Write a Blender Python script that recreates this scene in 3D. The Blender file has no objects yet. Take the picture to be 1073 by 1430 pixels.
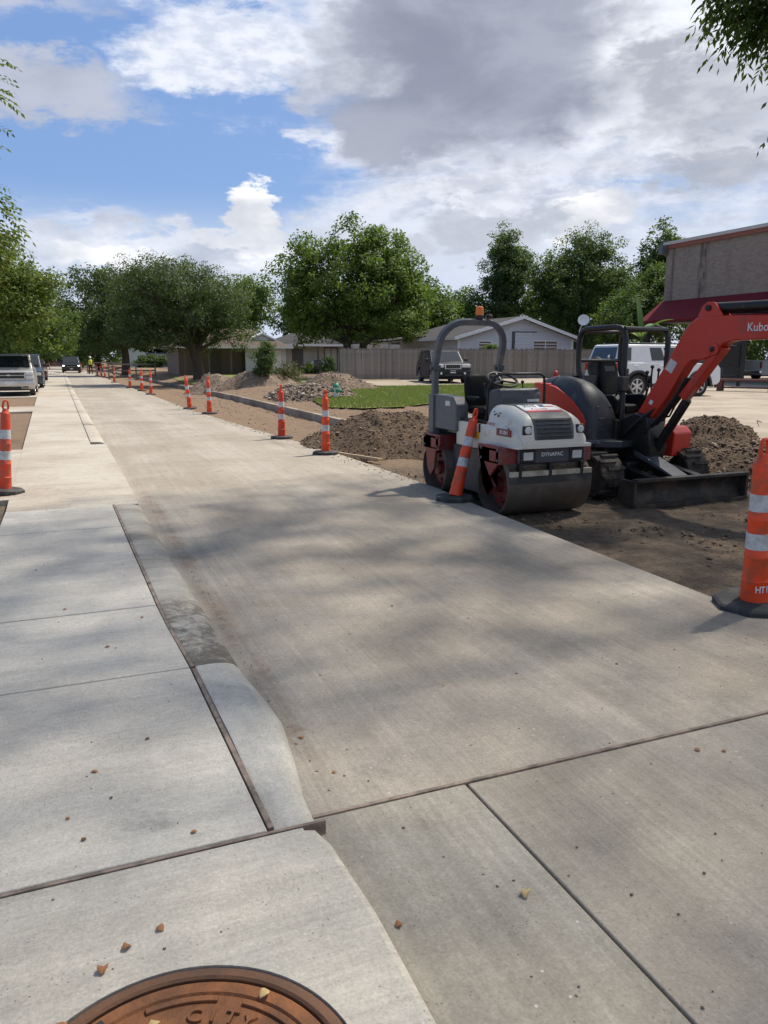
import bpy, bmesh, math, random
import numpy as np
from mathutils import Vector, Matrix, noise as mnoise
R = math.radians
random.seed(7)
rng = np.random.default_rng(11)
sc = bpy.context.scene
col = sc.collection

# ------------------------------------------------------------------ camera
cam = bpy.data.cameras.new('camera')
cam.lens = 36 * 1075 / 1430
cam.sensor_width = 36
cam.clip_start = 0.05
cam.clip_end = 3000
camo = bpy.data.objects.new('camera', cam)
col.objects.link(camo)
camo.location = (0, 0, 1.6)
camo.rotation_euler = (R(90 - 11.3), 0, R(-22.36))
sc.camera = camo
sc.view_settings.view_transform = 'Standard'
sc.view_settings.look = 'None'
sc.view_settings.gamma = 1
sc.view_settings.exposure = 0.72
sc.view_settings.use_curve_mapping = False
SUN_EL, SUN_AZ = 58.0, 72.0            # azimuth from +Y (up the road) towards +X
SKY = 0.1

# ------------------------------------------------------------------ node expression helper
class N:
    def __init__(s, t, sock): s.t, s.k = t, sock
    def _m(s, op, *o, clamp=False):
        n = s.t.nodes.new('ShaderNodeMath'); n.operation = op; n.use_clamp = clamp
        for i, x in enumerate((s,) + o):
            if isinstance(x, N): s.t.links.new(x.k, n.inputs[i])
            else: n.inputs[i].default_value = x
        return N(s.t, n.outputs[0])
    def __add__(s, o): return s._m('ADD', o)
    def __sub__(s, o): return s._m('SUBTRACT', o)
    def __mul__(s, o): return s._m('MULTIPLY', o)
    def __truediv__(s, o): return s._m('DIVIDE', o)
    __radd__ = __add__
    __rmul__ = __mul__
    def rsub(s, a): return (s * -1.0) + a
    def sq(s): return s * s
    def abs(s): return s._m('ABSOLUTE')
    def ramp(s, a, b, lo=0., hi=1., smooth=True):
        n = s.t.nodes.new('ShaderNodeMapRange'); n.interpolation_type = 'SMOOTHSTEP' if smooth else 'LINEAR'
        s.t.links.new(s.k, n.inputs[0])
        for i, x in zip((1, 2, 3, 4), (a, b, lo, hi)): n.inputs[i].default_value = x
        return N(s.t, n.outputs[0])

class T:
    """a node tree with short-hands"""
    def __init__(s, tree): s.t = tree
    def coord(s, kind='Object'):
        n = s.t.nodes.new('ShaderNodeTexCoord'); return N(s.t, n.outputs[kind])
    def xyz(s, v):
        n = s.t.nodes.new('ShaderNodeSeparateXYZ'); s.t.links.new(v.k, n.inputs[0]); return [N(s.t, o) for o in n.outputs]
    def vec(s, x, y, z):
        n = s.t.nodes.new('ShaderNodeCombineXYZ')
        for i, q in enumerate((x, y, z)):
            if isinstance(q, N): s.t.links.new(q.k, n.inputs[i])
            else: n.inputs[i].default_value = q
        return N(s.t, n.outputs[0])
    def scale(s, v, sc3, off=(0, 0, 0)):
        n = s.t.nodes.new('ShaderNodeMapping'); s.t.links.new(v.k, n.inputs[0])
        n.inputs['Scale'].default_value = sc3; n.inputs['Location'].default_value = off; return N(s.t, n.outputs[0])
    def noise(s, v, scale, detail=4, rough=.55, dist=0.):
        n = s.t.nodes.new('ShaderNodeTexNoise'); s.t.links.new(v.k, n.inputs['Vector'])
        n.inputs['Scale'].default_value = scale; n.inputs['Detail'].default_value = detail
        n.inputs['Roughness'].default_value = rough; n.inputs['Distortion'].default_value = dist
        return N(s.t, n.outputs[0])
    def voro(s, v, scale, feat='F1', out='Distance'):
        n = s.t.nodes.new('ShaderNodeTexVoronoi'); s.t.links.new(v.k, n.inputs['Vector']); n.feature = feat
        n.inputs['Scale'].default_value = scale; return N(s.t, n.outputs[out])
    def rgb(s, c):
        n = s.t.nodes.new('ShaderNodeRGB'); n.outputs[0].default_value = (*c, 1); return N(s.t, n.outputs[0])
    def mix(s, a, b, f):
        n = s.t.nodes.new('ShaderNodeMix'); n.data_type = 'RGBA'; n.clamp_result = False
        if isinstance(f, N): s.t.links.new(f.k, n.inputs['Factor'])
        else: n.inputs['Factor'].default_value = f
        for i, x in ((6, a), (7, b)):
            if isinstance(x, N): s.t.links.new(x.k, n.inputs[i])
            else: n.inputs[i].default_value = (*x, 1)
        return N(s.t, n.outputs[2])
    def mul(s, c, f):
        n = s.t.nodes.new('ShaderNodeVectorMath'); n.operation = 'SCALE'; s.t.links.new(c.k, n.inputs[0])
        if isinstance(f, N): s.t.links.new(f.k, n.inputs['Scale'])
        else: n.inputs['Scale'].default_value = f
        return N(s.t, n.outputs[0])
    def attr(s, name):
        n = s.t.nodes.new('ShaderNodeAttribute'); n.attribute_name = name; return N(s.t, n.outputs['Fac'])
    def bump(s, hgt, strength=.3, dist=.01):
        n = s.t.nodes.new('ShaderNodeBump'); n.inputs['Strength'].default_value = strength
        n.inputs['Distance'].default_value = dist; s.t.links.new(hgt.k, n.inputs['Height']); return N(s.t, n.outputs[0])

def new_mat(name):
    m = bpy.data.materials.new(name); m.use_nodes = True
    t = T(m.node_tree); b = m.node_tree.nodes['Principled BSDF']
    return m, t, b
def link(t, n, b, inp): t.t.links.new(n.k, b.inputs[inp])

# ------------------------------------------------------------------ sky
w = bpy.data.worlds.new('World'); sc.world = w; w.use_nodes = True
wt = T(w.node_tree); bg = w.node_tree.nodes['Background']
sky = w.node_tree.nodes.new('ShaderNodeTexSky'); sky.sky_type = 'NISHITA'; sky.sun_disc = False
sky.sun_elevation = R(SUN_EL); sky.sun_rotation = R(SUN_AZ)
sky.air_density = 1.0; sky.dust_density = 0.6; sky.ozone_density = 2.0
d = wt.coord('Generated'); x, y, z = wt.xyz(d)
az = x._m('ARCTAN2', y) * (180 / math.pi)
el = z._m('ARCSINE') * (180 / math.pi)
ds = wt.scale(d, (1, 1, 2.4))
n1 = wt.noise(ds, 5.0, 7, .56, .3)
n2 = wt.noise(ds, 17.0, 6, .6, .2)
n3 = wt.noise(wt.scale(d, (1, 1, 4.5), (3, 1, 2)), 3.2, 8, .58, .4)
n4 = wt.noise(wt.scale(d, (1, 1, 2.2), (7, 2, 5)), 30.0, 6, .62)
n5 = wt.noise(wt.scale(d, (1, 1, 2.0), (1, 5, 3)), 9.0, 7, .5, .15)
azw = az + (n1 - .5) * 22 + (n4 - .5) * 5
elw = el + (n2 - .5) * 8 + (n4 - .5) * 3.5
WHITE, GREY, MID = (.80, .825, .90), (.245, .268, .345), (.53, .56, .635)
K = .71 / SKY
c = N(w.node_tree, sky.outputs[0])
c = wt.mix(c, (1.14, 2.0, 4.1), .70)
# thin high sheet and horizon haze
azf = az.ramp(12, 24)                       # the sheet is unbroken to the right, patchy to the left
gen = (n3 + azf * .24 - azf.rsub(1.0) * .05 + el.ramp(22, 28) * .06).ramp(.50, .70) * .9
clear = (((azw - 5) / 15).sq() + ((elw - 13.0) / 3.4).sq()).ramp(.55, 1.25)
c = wt.mix(c, wt.mul(wt.mix((.50, .535, .62), (.74, .765, .84), n2.ramp(.35, .62)), K), gen * clear)
c = wt.mix(c, wt.mul(wt.rgb((.60, .66, .78)), K), el.ramp(11.5, 5.5) * .85)
def blob(a, e, ra, re, colr, dens, inner=.45, outer=1.25, ragged=1.0):
    global c
    aw = az + (azw - az) * ragged; ew = el + (elw - el) * ragged
    dd = ((aw - a) / ra).sq() + ((ew - e) / re).sq()
    c = wt.mix(c, colr, dd.ramp(outer, inner) * dens)
def tone(lo, hi, nz, k=K): return wt.mul(wt.mix(lo, hi, nz.ramp(.36, .64)), k)
blob(11.5, 19.6, 7.0, 3.3, tone((.60, .65, .76), WHITE, n4), .95, .2, 1.2, .9)
blob(18.2, 18.6, 2.6, 3.6, tone((.40, .43, .51), MID, n2), .85, .3, 1.2, .7)
blob(1.6, 16.3, 7.0, 2.1, tone((.38, .41, .48), (.48, .51, .60), n1), .92, .3, 1.25, .6)
blob(-1, 22.5, 7, 2.4, tone((.42, .45, .55), (.52, .55, .65), n1), .8, .2, 1.3, .7)
blob(41, 18, 8, 5.5, tone((.64, .67, .74), (.84, .86, .92), n2), .95, .3, 1.2)
blob(30, 12.0, 10, 1.5, tone(MID, (.76, .78, .85), n4), .7, .2, 1.3)
blob(29.0, 20.6, 10.8, 7.4, tone(GREY, (.36, .388, .47), n1), .97, .42, 1.22, .72)
blob(23.6, 15.6, 4.4, 3.2, tone((.265, .29, .37), (.35, .378, .46), n1), .9, .4, 1.2, .6)
blob(43.0, 16.2, 6, 3.2, tone((.36, .385, .45), (.50, .52, .59), n2), .85, .2, 1.3)
blob(44.5, 12.0, 5, 1.8, tone((.37, .40, .47), (.45, .47, .54), n2), .9, .3, 1.2, .7)
blob(6, 7.2, 12, 1.9, tone((.42, .46, .55), WHITE, n5), .8, .2, 1.3)
blob(14.0, 9.6, 2.3, 2.1, wt.mul(wt.mix((.60, .62, .68), (.95, .95, .96), n5.ramp(.36, .60)), K), .97, .55, 1.05, .55)
blob(12.2, 8.2, 4.0, 1.3, tone((.62, .65, .72), (.93, .93, .95), n5), .9, .5, 1.1, .5)
blob(3.5, 6.6, 4.0, 1.0, tone((.6, .63, .7), (.92, .92, .94), n5), .85, .4, 1.1, .5)
blob(37.0, 9.6, 3.4, 1.5, tone((.58, .60, .66), (.95, .95, .96), n5), .95, .5, 1.1, .55)
blob(29.5, 8.6, 6, 2.2, tone((.40, .43, .50), (.54, .57, .64), n1), .8, .2, 1.2)
blob(20.5, 8.0, 4, 1.6, tone((.48, .51, .58), (.62, .65, .72), n1), .7, .2, 1.2)
w.node_tree.links.new(c.k, bg.inputs[0])
bg.inputs[1].default_value = SKY

# ------------------------------------------------------------------ sun
sd = Vector((math.sin(R(SUN_AZ)) * math.cos(R(SUN_EL)), math.cos(R(SUN_AZ)) * math.cos(R(SUN_EL)), math.sin(R(SUN_EL))))
sl = bpy.data.lights.new('sun', 'SUN'); sl.energy = 3.35; sl.angle = R(2.0); sl.color = (1.0, .94, .84)
slo = bpy.data.objects.new('sun', sl); col.objects.link(slo)
slo.rotation_euler = sd.to_track_quat('Z', 'Y').to_euler(); slo.location = (20, 10, 40)

# ------------------------------------------------------------------ materials
def basic(name, colr, rough=.6, metal=0., var=.12, vs=4., dirt=None, da=.5, dsc=2.5, bump=0., bs=40., coat=0., spec=.5, rv=.1):
    """a base colour with uneven tone, optional patches of dirt, uneven gloss and fine relief"""
    m, t, b = new_mat(name); co = t.coord()
    n = t.noise(co, vs, 5, .6)
    k = t.mul(t.rgb(colr), n.ramp(.2, .8, 1 - var, 1 + var, False))
    if dirt:
        dn = t.noise(co, dsc, 7, .65, .4)
        k = t.mix(k, dirt, dn.ramp(.62 - da * .35, .72 - da * .2) * min(1, .45 + da * .5))
        k = t.mix(k, dirt, t.noise(co, 24, 7, .8, .2).ramp(.60 - da * .1, .70) * .45)
    link(t, k, b, 'Base Color'); b.inputs['Metallic'].default_value = metal
    link(t, n.ramp(.2, .8, max(.02, rough - rv), min(1, rough + rv), False), b, 'Roughness')
    b.inputs['Coat Weight'].default_value = coat; b.inputs['Specular IOR Level'].default_value = spec
    if bump: link(t, t.bump(t.noise(co, bs, 5, .65), bump, .01), b, 'Normal')
    return m

def concrete(name, base, stain, sa, tine='y', ts=55., rough=.85, kerb_dirt=None, seed=0, tb=.25, tracks=0., mottle=.10, grime=None):
    m, t, b = new_mat(name); co = t.scale(t.coord(), (1, 1, 1), (seed * 3.7, seed * 1.9, 0)); wx, wy, wz = t.xyz(t.coord())
    big = t.noise(co, .55, 5, .62, .5); mid = t.noise(co, 3.2, 6, .65, .3); fine = t.noise(co, 95, 3, .7)
    st = t.noise(t.scale(co, (1, .018, 1) if tine == 'y' else (.03, 1, 1)), ts, 2, .6)
    st2 = t.noise(t.scale(co, (1, .03, 1) if tine == 'y' else (.06, 1, 1)), ts * .22, 3, .6)
    k = t.mix(base, stain, big.ramp(.36, .68) * sa)
    k = t.mix(k, stain, mid.ramp(.52, .78) * sa * .7)
    if tracks:
        tr = ((wx - 1.75) / .34).sq().ramp(1.6, .0) + ((wx - 3.25) / .34).sq().ramp(1.6, .0)
        k = t.mix(k, stain, tr * (st2.ramp(.3, .7, .35, 1.)) * tracks)
    if grime:
        gm = wy.ramp(grime[0], grime[0] + .1) * wy.ramp(grime[1], grime[1] - .5); k = t.mix(k, (.10, .085, .068), gm * (t.noise(co, 9, 8, .75, .5) * .6 + big * .4).ramp(.40, .54) * .85)
    if kerb_dirt:
        kd = ((wx - .84 - (mid - .5) * .12) / .085).sq().ramp(1.2, 0) * wy.ramp(2.6, 3.1) * wy.ramp(13, 7.5)
        k = t.mix(k, kerb_dirt, kd * mid.ramp(.36, .66) * .55)
    s3 = t.noise(co, 1.25, 6, .7, .8); k = t.mul(k, (s3.ramp(.60, .74) * -.30) + 1.0)
    k = t.mul(k, (t.noise(t.scale(co, (1, .10, 1)), 2.2, 5, .7).ramp(.58, .72) * -.16 * (1 if tine == 'y' else .4)) + 1.0)
    
    gr = t.noise(co, 38, 5, .8); k = t.mul(k, gr.ramp(.30, .70, .87, 1.12, False))
    k = t.mul(k, t.noise(co, 11, 6, .78, .3).ramp(.34, .66, .90, 1.08, False))
    k = t.mul(k, st2.ramp(.25, .75, 1 - mottle, 1 + mottle, False))
    k = t.mul(k, st.ramp(.3, .7, 1 - tb * .22, 1 + tb * .18, False))
    k = t.mul(k, fine.ramp(.25, .75, .82, 1.18, False))
    pit = t.voro(co, 42).ramp(.10, .16); pm = t.noise(co, 7, 3).ramp(.44, .60)
    k = t.mul(k, (pit.rsub(1.0) * pm * -.45) + 1.0)
    sp = t.voro(co, 13).ramp(.05, .075).rsub(1.0) * t.noise(co, 1.7, 3).ramp(.48, .56)
    k = t.mix(k, (.62, .60, .55), sp * .6)
    link(t, k, b, 'Base Color'); b.inputs['Roughness'].default_value = rough; b.inputs['Specular IOR Level'].default_value = .35
    link(t, t.bump(st * .8 + fine * .6 + gr * .7 + mid * .35, tb * 1.3, .006), b, 'Normal')
    return m

def leafmat(name, ca, cb, trans=.35, cc=None):
    m, t, b = new_mat(name); a = t.attr('tint')
    k = t.mix(ca, cb, a)
    if cc: k = t.mix(k, cc, a.ramp(.90, .97))
    link(t, k, b, 'Base Color'); b.inputs['Roughness'].default_value = .55; b.inputs['Specular IOR Level'].default_value = .35
    tr = t.t.nodes.new('ShaderNodeBsdfTranslucent'); t.t.links.new(t.mix(k, (.16, .26, .02), .55).k, tr.inputs[0])
    mx = t.t.nodes.new('ShaderNodeMixShader'); mx.inputs[0].default_value = trans
    t.t.links.new(b.outputs[0], mx.inputs[1]); t.t.links.new(tr.outputs[0], mx.inputs[2])
    t.t.links.new(mx.outputs[0], t.t.nodes['Material Output'].inputs[0])
    return m

def dirtmat(name, dark, mid_, tan, tan_bias=0., spatial=False, bstr=.9):
    m, t, b = new_mat(name); co = t.coord(); wx, wy, wz = t.xyz(co)
    a = t.noise(co, .5, 6, .6, .5); f = t.noise(co, 6, 7, .68, .3); g = t.noise(co, 45, 4, .7)
    k = t.mix(dark, mid_, f.ramp(.36, .66))
    tb = a * .7 + f * .3 + tan_bias
    if spatial: tb = tb + (wy.ramp(9, 16) * wx.ramp(11, 8.5)) * .22 + wy.ramp(30, 22).rsub(1.0) * .05  # dry tan up the bed; near soil darker, mostly tree shade in its colour
    k = t.mix(k, tan, tb.ramp(.46, .66))
    v = t.voro(co, 26); k = t.mix(k, (.34, .30, .25), v.ramp(.12, .16).rsub(1.0) * t.noise(co, 5, 2).ramp(.52, .6) * .7)
    k = t.mul(k, g.ramp(.25, .75, .72, 1.28, False))
    link(t, k, b, 'Base Color'); b.inputs['Roughness'].default_value = .95; b.inputs['Specular IOR Level'].default_value = .2
    link(t, t.bump(f * 1.2 + g * .5 + t.noise(co, 16, 5, .7), bstr, .05), b, 'Normal')
    return m

DUST = (.30, .24, .17)
M = dict(
    road=concrete('road_concrete', (.372, .326, .266), (.266, .222, .170), .75, 'y', 60, kerb_dirt=(.23, .145, .09), tracks=.4, tb=.30),
    road_near=concrete('gutter_concrete', (.355, .325, .27), (.255, .225, .172), .6, 'y', 46, seed=2, tb=.35, mottle=.16),
    road_near2=concrete('lane_concrete', (.355, .314, .256), (.252, .215, .164), .75, 'y', 62, seed=3, tb=.32),
    walk=concrete('walk_concrete', (.50, .465, .405), (.405, .37, .315), .7, 'x', 46, seed=1, tb=.22, mottle=.07),
    drive=concrete('drive_concrete', (.45, .405, .335), (.34, .28, .215), .8, 'x', 30, seed=5, tb=.18),
    apron=concrete('apron_concrete', (.50, .465, .40), (.39, .355, .295), .8, 'x', 50, seed=4, tb=.35, mottle=.1),
    kerb_new=concrete('kerb_concrete', (.47, .445, .395), (.36, .34, .30), .5, 'y', 30, seed=6, tb=.12),
    kerb_old=concrete('kerb_dirty_concrete', (.42, .39, .335), (.20, .17, .135), .9, 'x', grime=(3.7, 5.4), ts=20, seed=7, tb=.15, mottle=.18),
    kerb_far=concrete('kerb_soiled_concrete', (.33, .265, .195), (.16, .125, .09), .95, 'y', 14, seed=9, tb=.2, mottle=.2),
    lot=concrete('lot_concrete', (.37, .31, .235), (.25, .20, .145), .9, 'x', 8, seed=8, tb=.12),
    dirt=dirtmat('site_dirt', (.105, .080, .058), (.170, .130, .094), (.235, .162, .105), -.03, True),
    pile_dark=dirtmat('pile_dirt', (.088, .060, .039), (.155, .108, .070), (.225, .16, .105), -.06),
    pile_tan=dirtmat('pile_gravel', (.12, .090, .065), (.21, .155, .112), (.31, .235, .17), .02),
    clod_dark=basic('clod_dark', (.145, .100, .066), .95, var=.5, vs=8),
    clod_tan=basic('clod_tan', (.215, .165, .12), .95, var=.55, vs=9),
    clod_pale=basic('clod_pale', (.34, .29, .23), .95, var=.5, vs=9),
    wood=basic('joint_wood', (.27, .205, .16), .85, var=.3, vs=12, dirt=(.09, .07, .055), da=.5, dsc=9, bump=.4, bs=60),
    lumber=basic('pine_lumber', (.46, .34, .21), .8, var=.2, vs=10, dirt=(.2, .15, .1), da=.4, bump=.3),
    orange=basic('orange_plastic', (.82, .068, .010), .5, var=.12, vs=6, dirt=(.33, .085, .045), da=.5, dsc=7, bump=.06, bs=25),
    orange_fade=basic('faded_orange_plastic', (.78, .10, .03), .6, var=.16, vs=5, dirt=(.42, .13, .075), da=.5, dsc=5, bump=.06, bs=25),
    orange_deep=basic('deep_orange_plastic', (.70, .040, .008), .5, var=.14, vs=7, dirt=(.25, .07, .04), da=.5, dsc=9, bump=.06, bs=25),
    orange_dirty=basic('scuffed_orange_plastic', (.74, .062, .016), .55, var=.18, vs=9, dirt=(.33, .10, .06), da=.6, dsc=9, bump=.08, bs=25),
    band=basic('reflective_band', (.56, .575, .58), .4, var=.12, vs=10, dirt=(.33, .31, .28), da=.45, dsc=10),
    rubber=basic('rubber', (.035, .036, .036), .85, var=.3, vs=12, dirt=(.12, .105, .085), da=.4, dsc=5, bump=.25, bs=50),
    rust=basic('rusty_iron', (.235, .092, .034), .78, metal=.25, var=.35, vs=7, dirt=(.085, .042, .022), da=.55, dsc=4.5, bump=.45, bs=55),
    rust_dark=basic('rusty_iron_dark', (.13, .062, .032), .85, var=.4, vs=9, dirt=(.05, .035, .025), da=.5, bump=.4),
    cream=basic('cream_paint', (.66, .63, .55), .42, var=.06, vs=3, dirt=(.36, .31, .24), da=.16, dsc=4, coat=.15),
    cream_dirty=basic('soiled_cream_paint', (.44, .40, .31), .6, var=.15, vs=8, dirt=(.2, .16, .11), da=.5, dsc=6),
    charcoal=basic('charcoal_paint', (.062, .068, .080), .5, var=.15, vs=4, dirt=(.17, .145, .115), da=.3, dsc=4),
    charcoal_lt=basic('grey_steel_paint', (.105, .113, .128), .55, var=.15, vs=5, dirt=(.2, .17, .13), da=.32, dsc=5),
    darkred=basic('dark_red_paint', (.20, .016, .018), .5, var=.2, vs=6, dirt=(.13, .09, .065), da=.42, dsc=6),
    drum=basic('drum_steel', (.115, .096, .075), .62, metal=.35, var=.3, vs=3, dirt=(.065, .05, .037), da=.55, dsc=3.5, bump=.15, bs=30),
    black=basic('black_paint', (.008, .008, .009), .42, var=.25, vs=5, dirt=(.05, .042, .034), da=.2, dsc=6),
    seat=basic('black_vinyl', (.008, .008, .009), .6, var=.2, bump=.2, bs=60, spec=.2),
    glassd=basic('tinted_glass', (.012, .015, .018), .07, var=.1, spec=.8, rv=.02),
    lens=basic('lamp_lens', (.62, .62, .60), .2, var=.15, vs=20),
    amber=basic('amber_lens', (.82, .19, .012), .28, var=.1),
    ex_red=basic('excavator_red', (.60, .034, .014), .42, var=.1, vs=4, dirt=(.30, .06, .035), da=.30, dsc=4, coat=.1),
    ex_dark=basic('excavator_grey', (.028, .032, .040), .5, var=.18, vs=4, dirt=(.11, .092, .072), da=.28, dsc=4),
    track=basic('muddy_rubber', (.030, .027, .024), .9, var=.4, vs=8, dirt=(.105, .08, .058), da=.6, dsc=6, bump=.4, bs=40),
    blade=basic('worn_steel', (.034, .030, .027), .6, metal=.3, var=.3, vs=5, dirt=(.10, .077, .056), da=.5, dsc=5, bump=.2),
    hose=basic('hydraulic_hose', (.012, .012, .013), .5),
    chrome=basic('chrome', (.62, .63, .64), .18, metal=1., var=.1),
    white=basic('white_print', (.78, .78, .77), .6, var=.05),
    red_print=basic('red_print', (.55, .02, .03), .6, var=.05),
    blue_print=basic('blue_print', (.015, .03, .14), .6, var=.05),
    black_print=basic('black_print', (.02, .02, .02), .6, var=.05),
    yellow_print=basic('yellow_print', (.65, .36, .03), .6, var=.15, vs=20),
    leaf_dry=basic('dry_leaf', (.30, .13, .05), .8, var=.4, vs=30),
    leaf_pale=basic('pale_dry_leaf', (.50, .36, .16), .8, var=.3, vs=30),
    leaf_dark=basic('dark_dry_leaf', (.15, .075, .035), .8, var=.4, vs=30),
    bark=basic('bark', (.075, .060, .046), .95, var=.4, vs=5, bump=.9, bs=14),
    fencewood=basic('weathered_wood', (.21, .192, .172), .9, var=.25, vs=5, dirt=(.11, .098, .088), da=.4, dsc=1.2, bump=.3),
    hydrant_g=basic('green_paint', (.045, .22, .13), .5, var=.15), hydrant_w=basic('white_paint', (.66, .66, .63), .5, var=.1, dirt=(.4, .35, .28), da=.25),
    hydrant_r=basic('red_paint', (.30, .02, .02), .5, var=.15),
    steel=basic('galvanised_rail', (.22, .20, .18), .6, metal=.3, var=.3, vs=6, dirt=(.14, .09, .06), da=.5),
)
# ------------------------------------------------------------------ mesh helpers
def put(o, parent=None, loc=None, rz=None):
    col.objects.link(o)
    if parent is not None: o.parent = parent
    if loc is not None: o.location = loc
    if rz is not None: o.rotation_euler = (0, 0, rz)
    return o
def tag(o, label=None, cat=None, group=None, kind=None):
    for k, v in (('label', label), ('category', cat), ('group', group), ('kind', kind)):
        if v: o[k] = v
    return o
def thing(name, label, cat, loc=(0, 0, 0), rz=0., group=None):
    return tag(put(bpy.data.objects.new(name, None), None, loc, rz), label, cat, group)
def copy_tree(o, parent=None):
    c_ = o.copy(); col.objects.link(c_)
    if parent is not None: c_.parent = parent
    for ch in list(o.children): copy_tree(ch, c_)
    return c_

class MB:
    def __init__(s, X=None): s.v, s.f, s.X = [], [], X
    def add(s, vs, fs):
        b0 = len(s.v)
        s.v += [tuple((s.X @ Vector(p)) if s.X else p) for p in vs]
        s.f += [tuple(b0 + i for i in f) for f in fs]
        return s
    def box(s, c, d, Q=None):
        h = [q / 2 for q in d]
        pts = [Vector((sx * h[0], sy * h[1], sz * h[2])) for sz in (-1, 1) for sy in (-1, 1) for sx in (-1, 1)]
        if Q is not None: pts = [Q @ p for p in pts]
        return s.add([p + Vector(c) for p in pts], [(0, 2, 3, 1), (4, 5, 7, 6), (0, 1, 5, 4), (2, 6, 7, 3), (0, 4, 6, 2), (1, 3, 7, 5)])
    def span(s, a, b): return s.box([(p + q) / 2 for p, q in zip(a, b)], [abs(q - p) for p, q in zip(a, b)])
    def prism(s, poly, ax, a, b):
        def P(p, t): return {'x': (t, p[0], p[1]), 'y': (p[0], t, p[1]), 'z': (p[0], p[1], t)}[ax]
        n = len(poly); vs = [P(p, a) for p in poly] + [P(p, b) for p in poly]
        ar = sum(poly[i][0] * poly[(i + 1) % n][1] - poly[(i + 1) % n][0] * poly[i][1] for i in range(n))
        flip = (ar > 0) != (ax == 'y'); flip = flip if b > a else not flip
        fs = [tuple(range(n - 1, -1, -1)), tuple(range(n, 2 * n))] + [(i, (i + 1) % n, n + (i + 1) % n, n + i) for i in range(n)]
        if not flip: fs = [tuple(reversed(f)) for f in fs]
        return s.add(vs, fs)
    def loft(s, rings, cap=True, closed=True):
        n = len(rings[0]); vs = [p for r_ in rings for p in r_]; fs = []
        for i in range(len(rings) - 1):
            for j in range(n if closed else n - 1):
                k = (j + 1) % n
                fs.append((i * n + j, i * n + k, (i + 1) * n + k, (i + 1) * n + j))
        if cap and closed: fs += [tuple(range(n - 1, -1, -1)), tuple(range(len(vs) - n, len(vs)))]
        return s.add(vs, fs)
    def tube(s, pts, r, n=8, cap=True, sq=False):
        pts = [Vector(p) for p in pts]; m = len(pts); rings = []; up = None
        for i, p in enumerate(pts):
            t = (pts[min(i + 1, m - 1)] - pts[max(i - 1, 0)]).normalized()
            if up is None: up = Vector((0, 0, 1)) if abs(t.z) < .9 else Vector((0, 1, 0))
            a = t.cross(up)
            if a.length < 1e-4: a = t.orthogonal()
            a.normalize(); b_ = a.cross(t).normalized(); up = b_
            rr = r[i] if isinstance(r, (list, tuple)) else r
            off = math.pi / 4 if sq else 0
            rings.append([p + (a * math.cos(off + 2 * math.pi * j / n) + b_ * math.sin(off + 2 * math.pi * j / n)) * rr for j in range(n)])
        return s.loft(rings, cap)
    def lathe(s, prof, n=24, X=None, cap=True):
        rings = [[Vector((r_ * math.cos(2 * math.pi * j / n), r_ * math.sin(2 * math.pi * j / n), z_)) for j in range(n)] for r_, z_ in prof]
        if X is not None: rings = [[X @ p for p in q] for q in rings]
        return s.loft(rings, cap)
    def ball(s, c, r, nu=12, nv=8):
        r = (r, r, r) if not isinstance(r, (tuple, list)) else r
        prof = [[Vector((c[0] + r[0] * math.sin(math.pi * (i + .02) / (nv + .04)) * math.cos(2 * math.pi * j / nu), c[1] + r[1] * math.sin(math.pi * (i + .02) / (nv + .04)) * math.sin(2 * math.pi * j / nu), c[2] - r[2] * math.cos(math.pi * i / nv))) for j in range(nu)] for i in range(nv + 1)]
        return s.loft(prof)
    def build(s, name, mat, parent=None, bevel=0., seg=2, smooth=35, loc=None, kind=None, rz=None):
        me = bpy.data.meshes.new(name); me.from_pydata(s.v, [], s.f)
        bm = bmesh.new(); bm.from_mesh(me)
        bmesh.ops.recalc_face_normals(bm, faces=bm.faces)
        if smooth:
            for f in bm.faces: f.smooth = True
            for e in bm.edges:
                if len(e.link_faces) == 2 and e.calc_face_angle(0) > R(smooth): e.smooth = False
        bm.to_mesh(me); bm.free()
        for mm in (mat if isinstance(mat, (list, tuple)) else [mat]): me.materials.append(mm)
        o = put(bpy.data.objects.new(name, me), parent, loc, rz)
        if bevel:
            b_ = o.modifiers.new('bevel', 'BEVEL'); b_.width = bevel; b_.segments = seg; b_.limit_method = 'ANGLE'; b_.angle_limit = R(30)
            if smooth:
                b_.harden_normals = True
        if kind: o['kind'] = kind
        return o

def rotx(axis_to):  # matrix turning +Z to a given axis
    return {'x': Matrix.Rotation(R(90), 4, 'Y'), 'y': Matrix.Rotation(R(-90), 4, 'X'), 'z': Matrix.Identity(4)}[axis_to]
def TX(loc, axis='z'): return Matrix.Translation(loc) @ rotx(axis)

def np_mesh(name, verts, faces, mat, parent=None, tint=None, smooth=False, kind=None):
    """verts (n,3), faces (m,k) numpy -> object; tint is one value per face"""
    me = bpy.data.meshes.new(name); k = faces.shape[1]
    me.vertices.add(len(verts)); me.vertices.foreach_set('co', verts.astype(np.float32).ravel())
    me.loops.add(faces.size); me.loops.foreach_set('vertex_index', faces.astype(np.int32).ravel())
    me.polygons.add(len(faces)); me.polygons.foreach_set('loop_start', np.arange(0, faces.size, k, dtype=np.int32))
    me.update(calc_edges=True)
    if smooth: me.polygons.foreach_set('use_smooth', np.ones(len(faces), dtype=bool))
    if tint is not None:
        a = me.attributes.new('tint', 'FLOAT', 'FACE'); a.data.foreach_set('value', tint.astype(np.float32))
    me.materials.append(mat); me.validate()
    o = put(bpy.data.objects.new(name, me), parent)
    if kind: o['kind'] = kind
    return o

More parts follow.
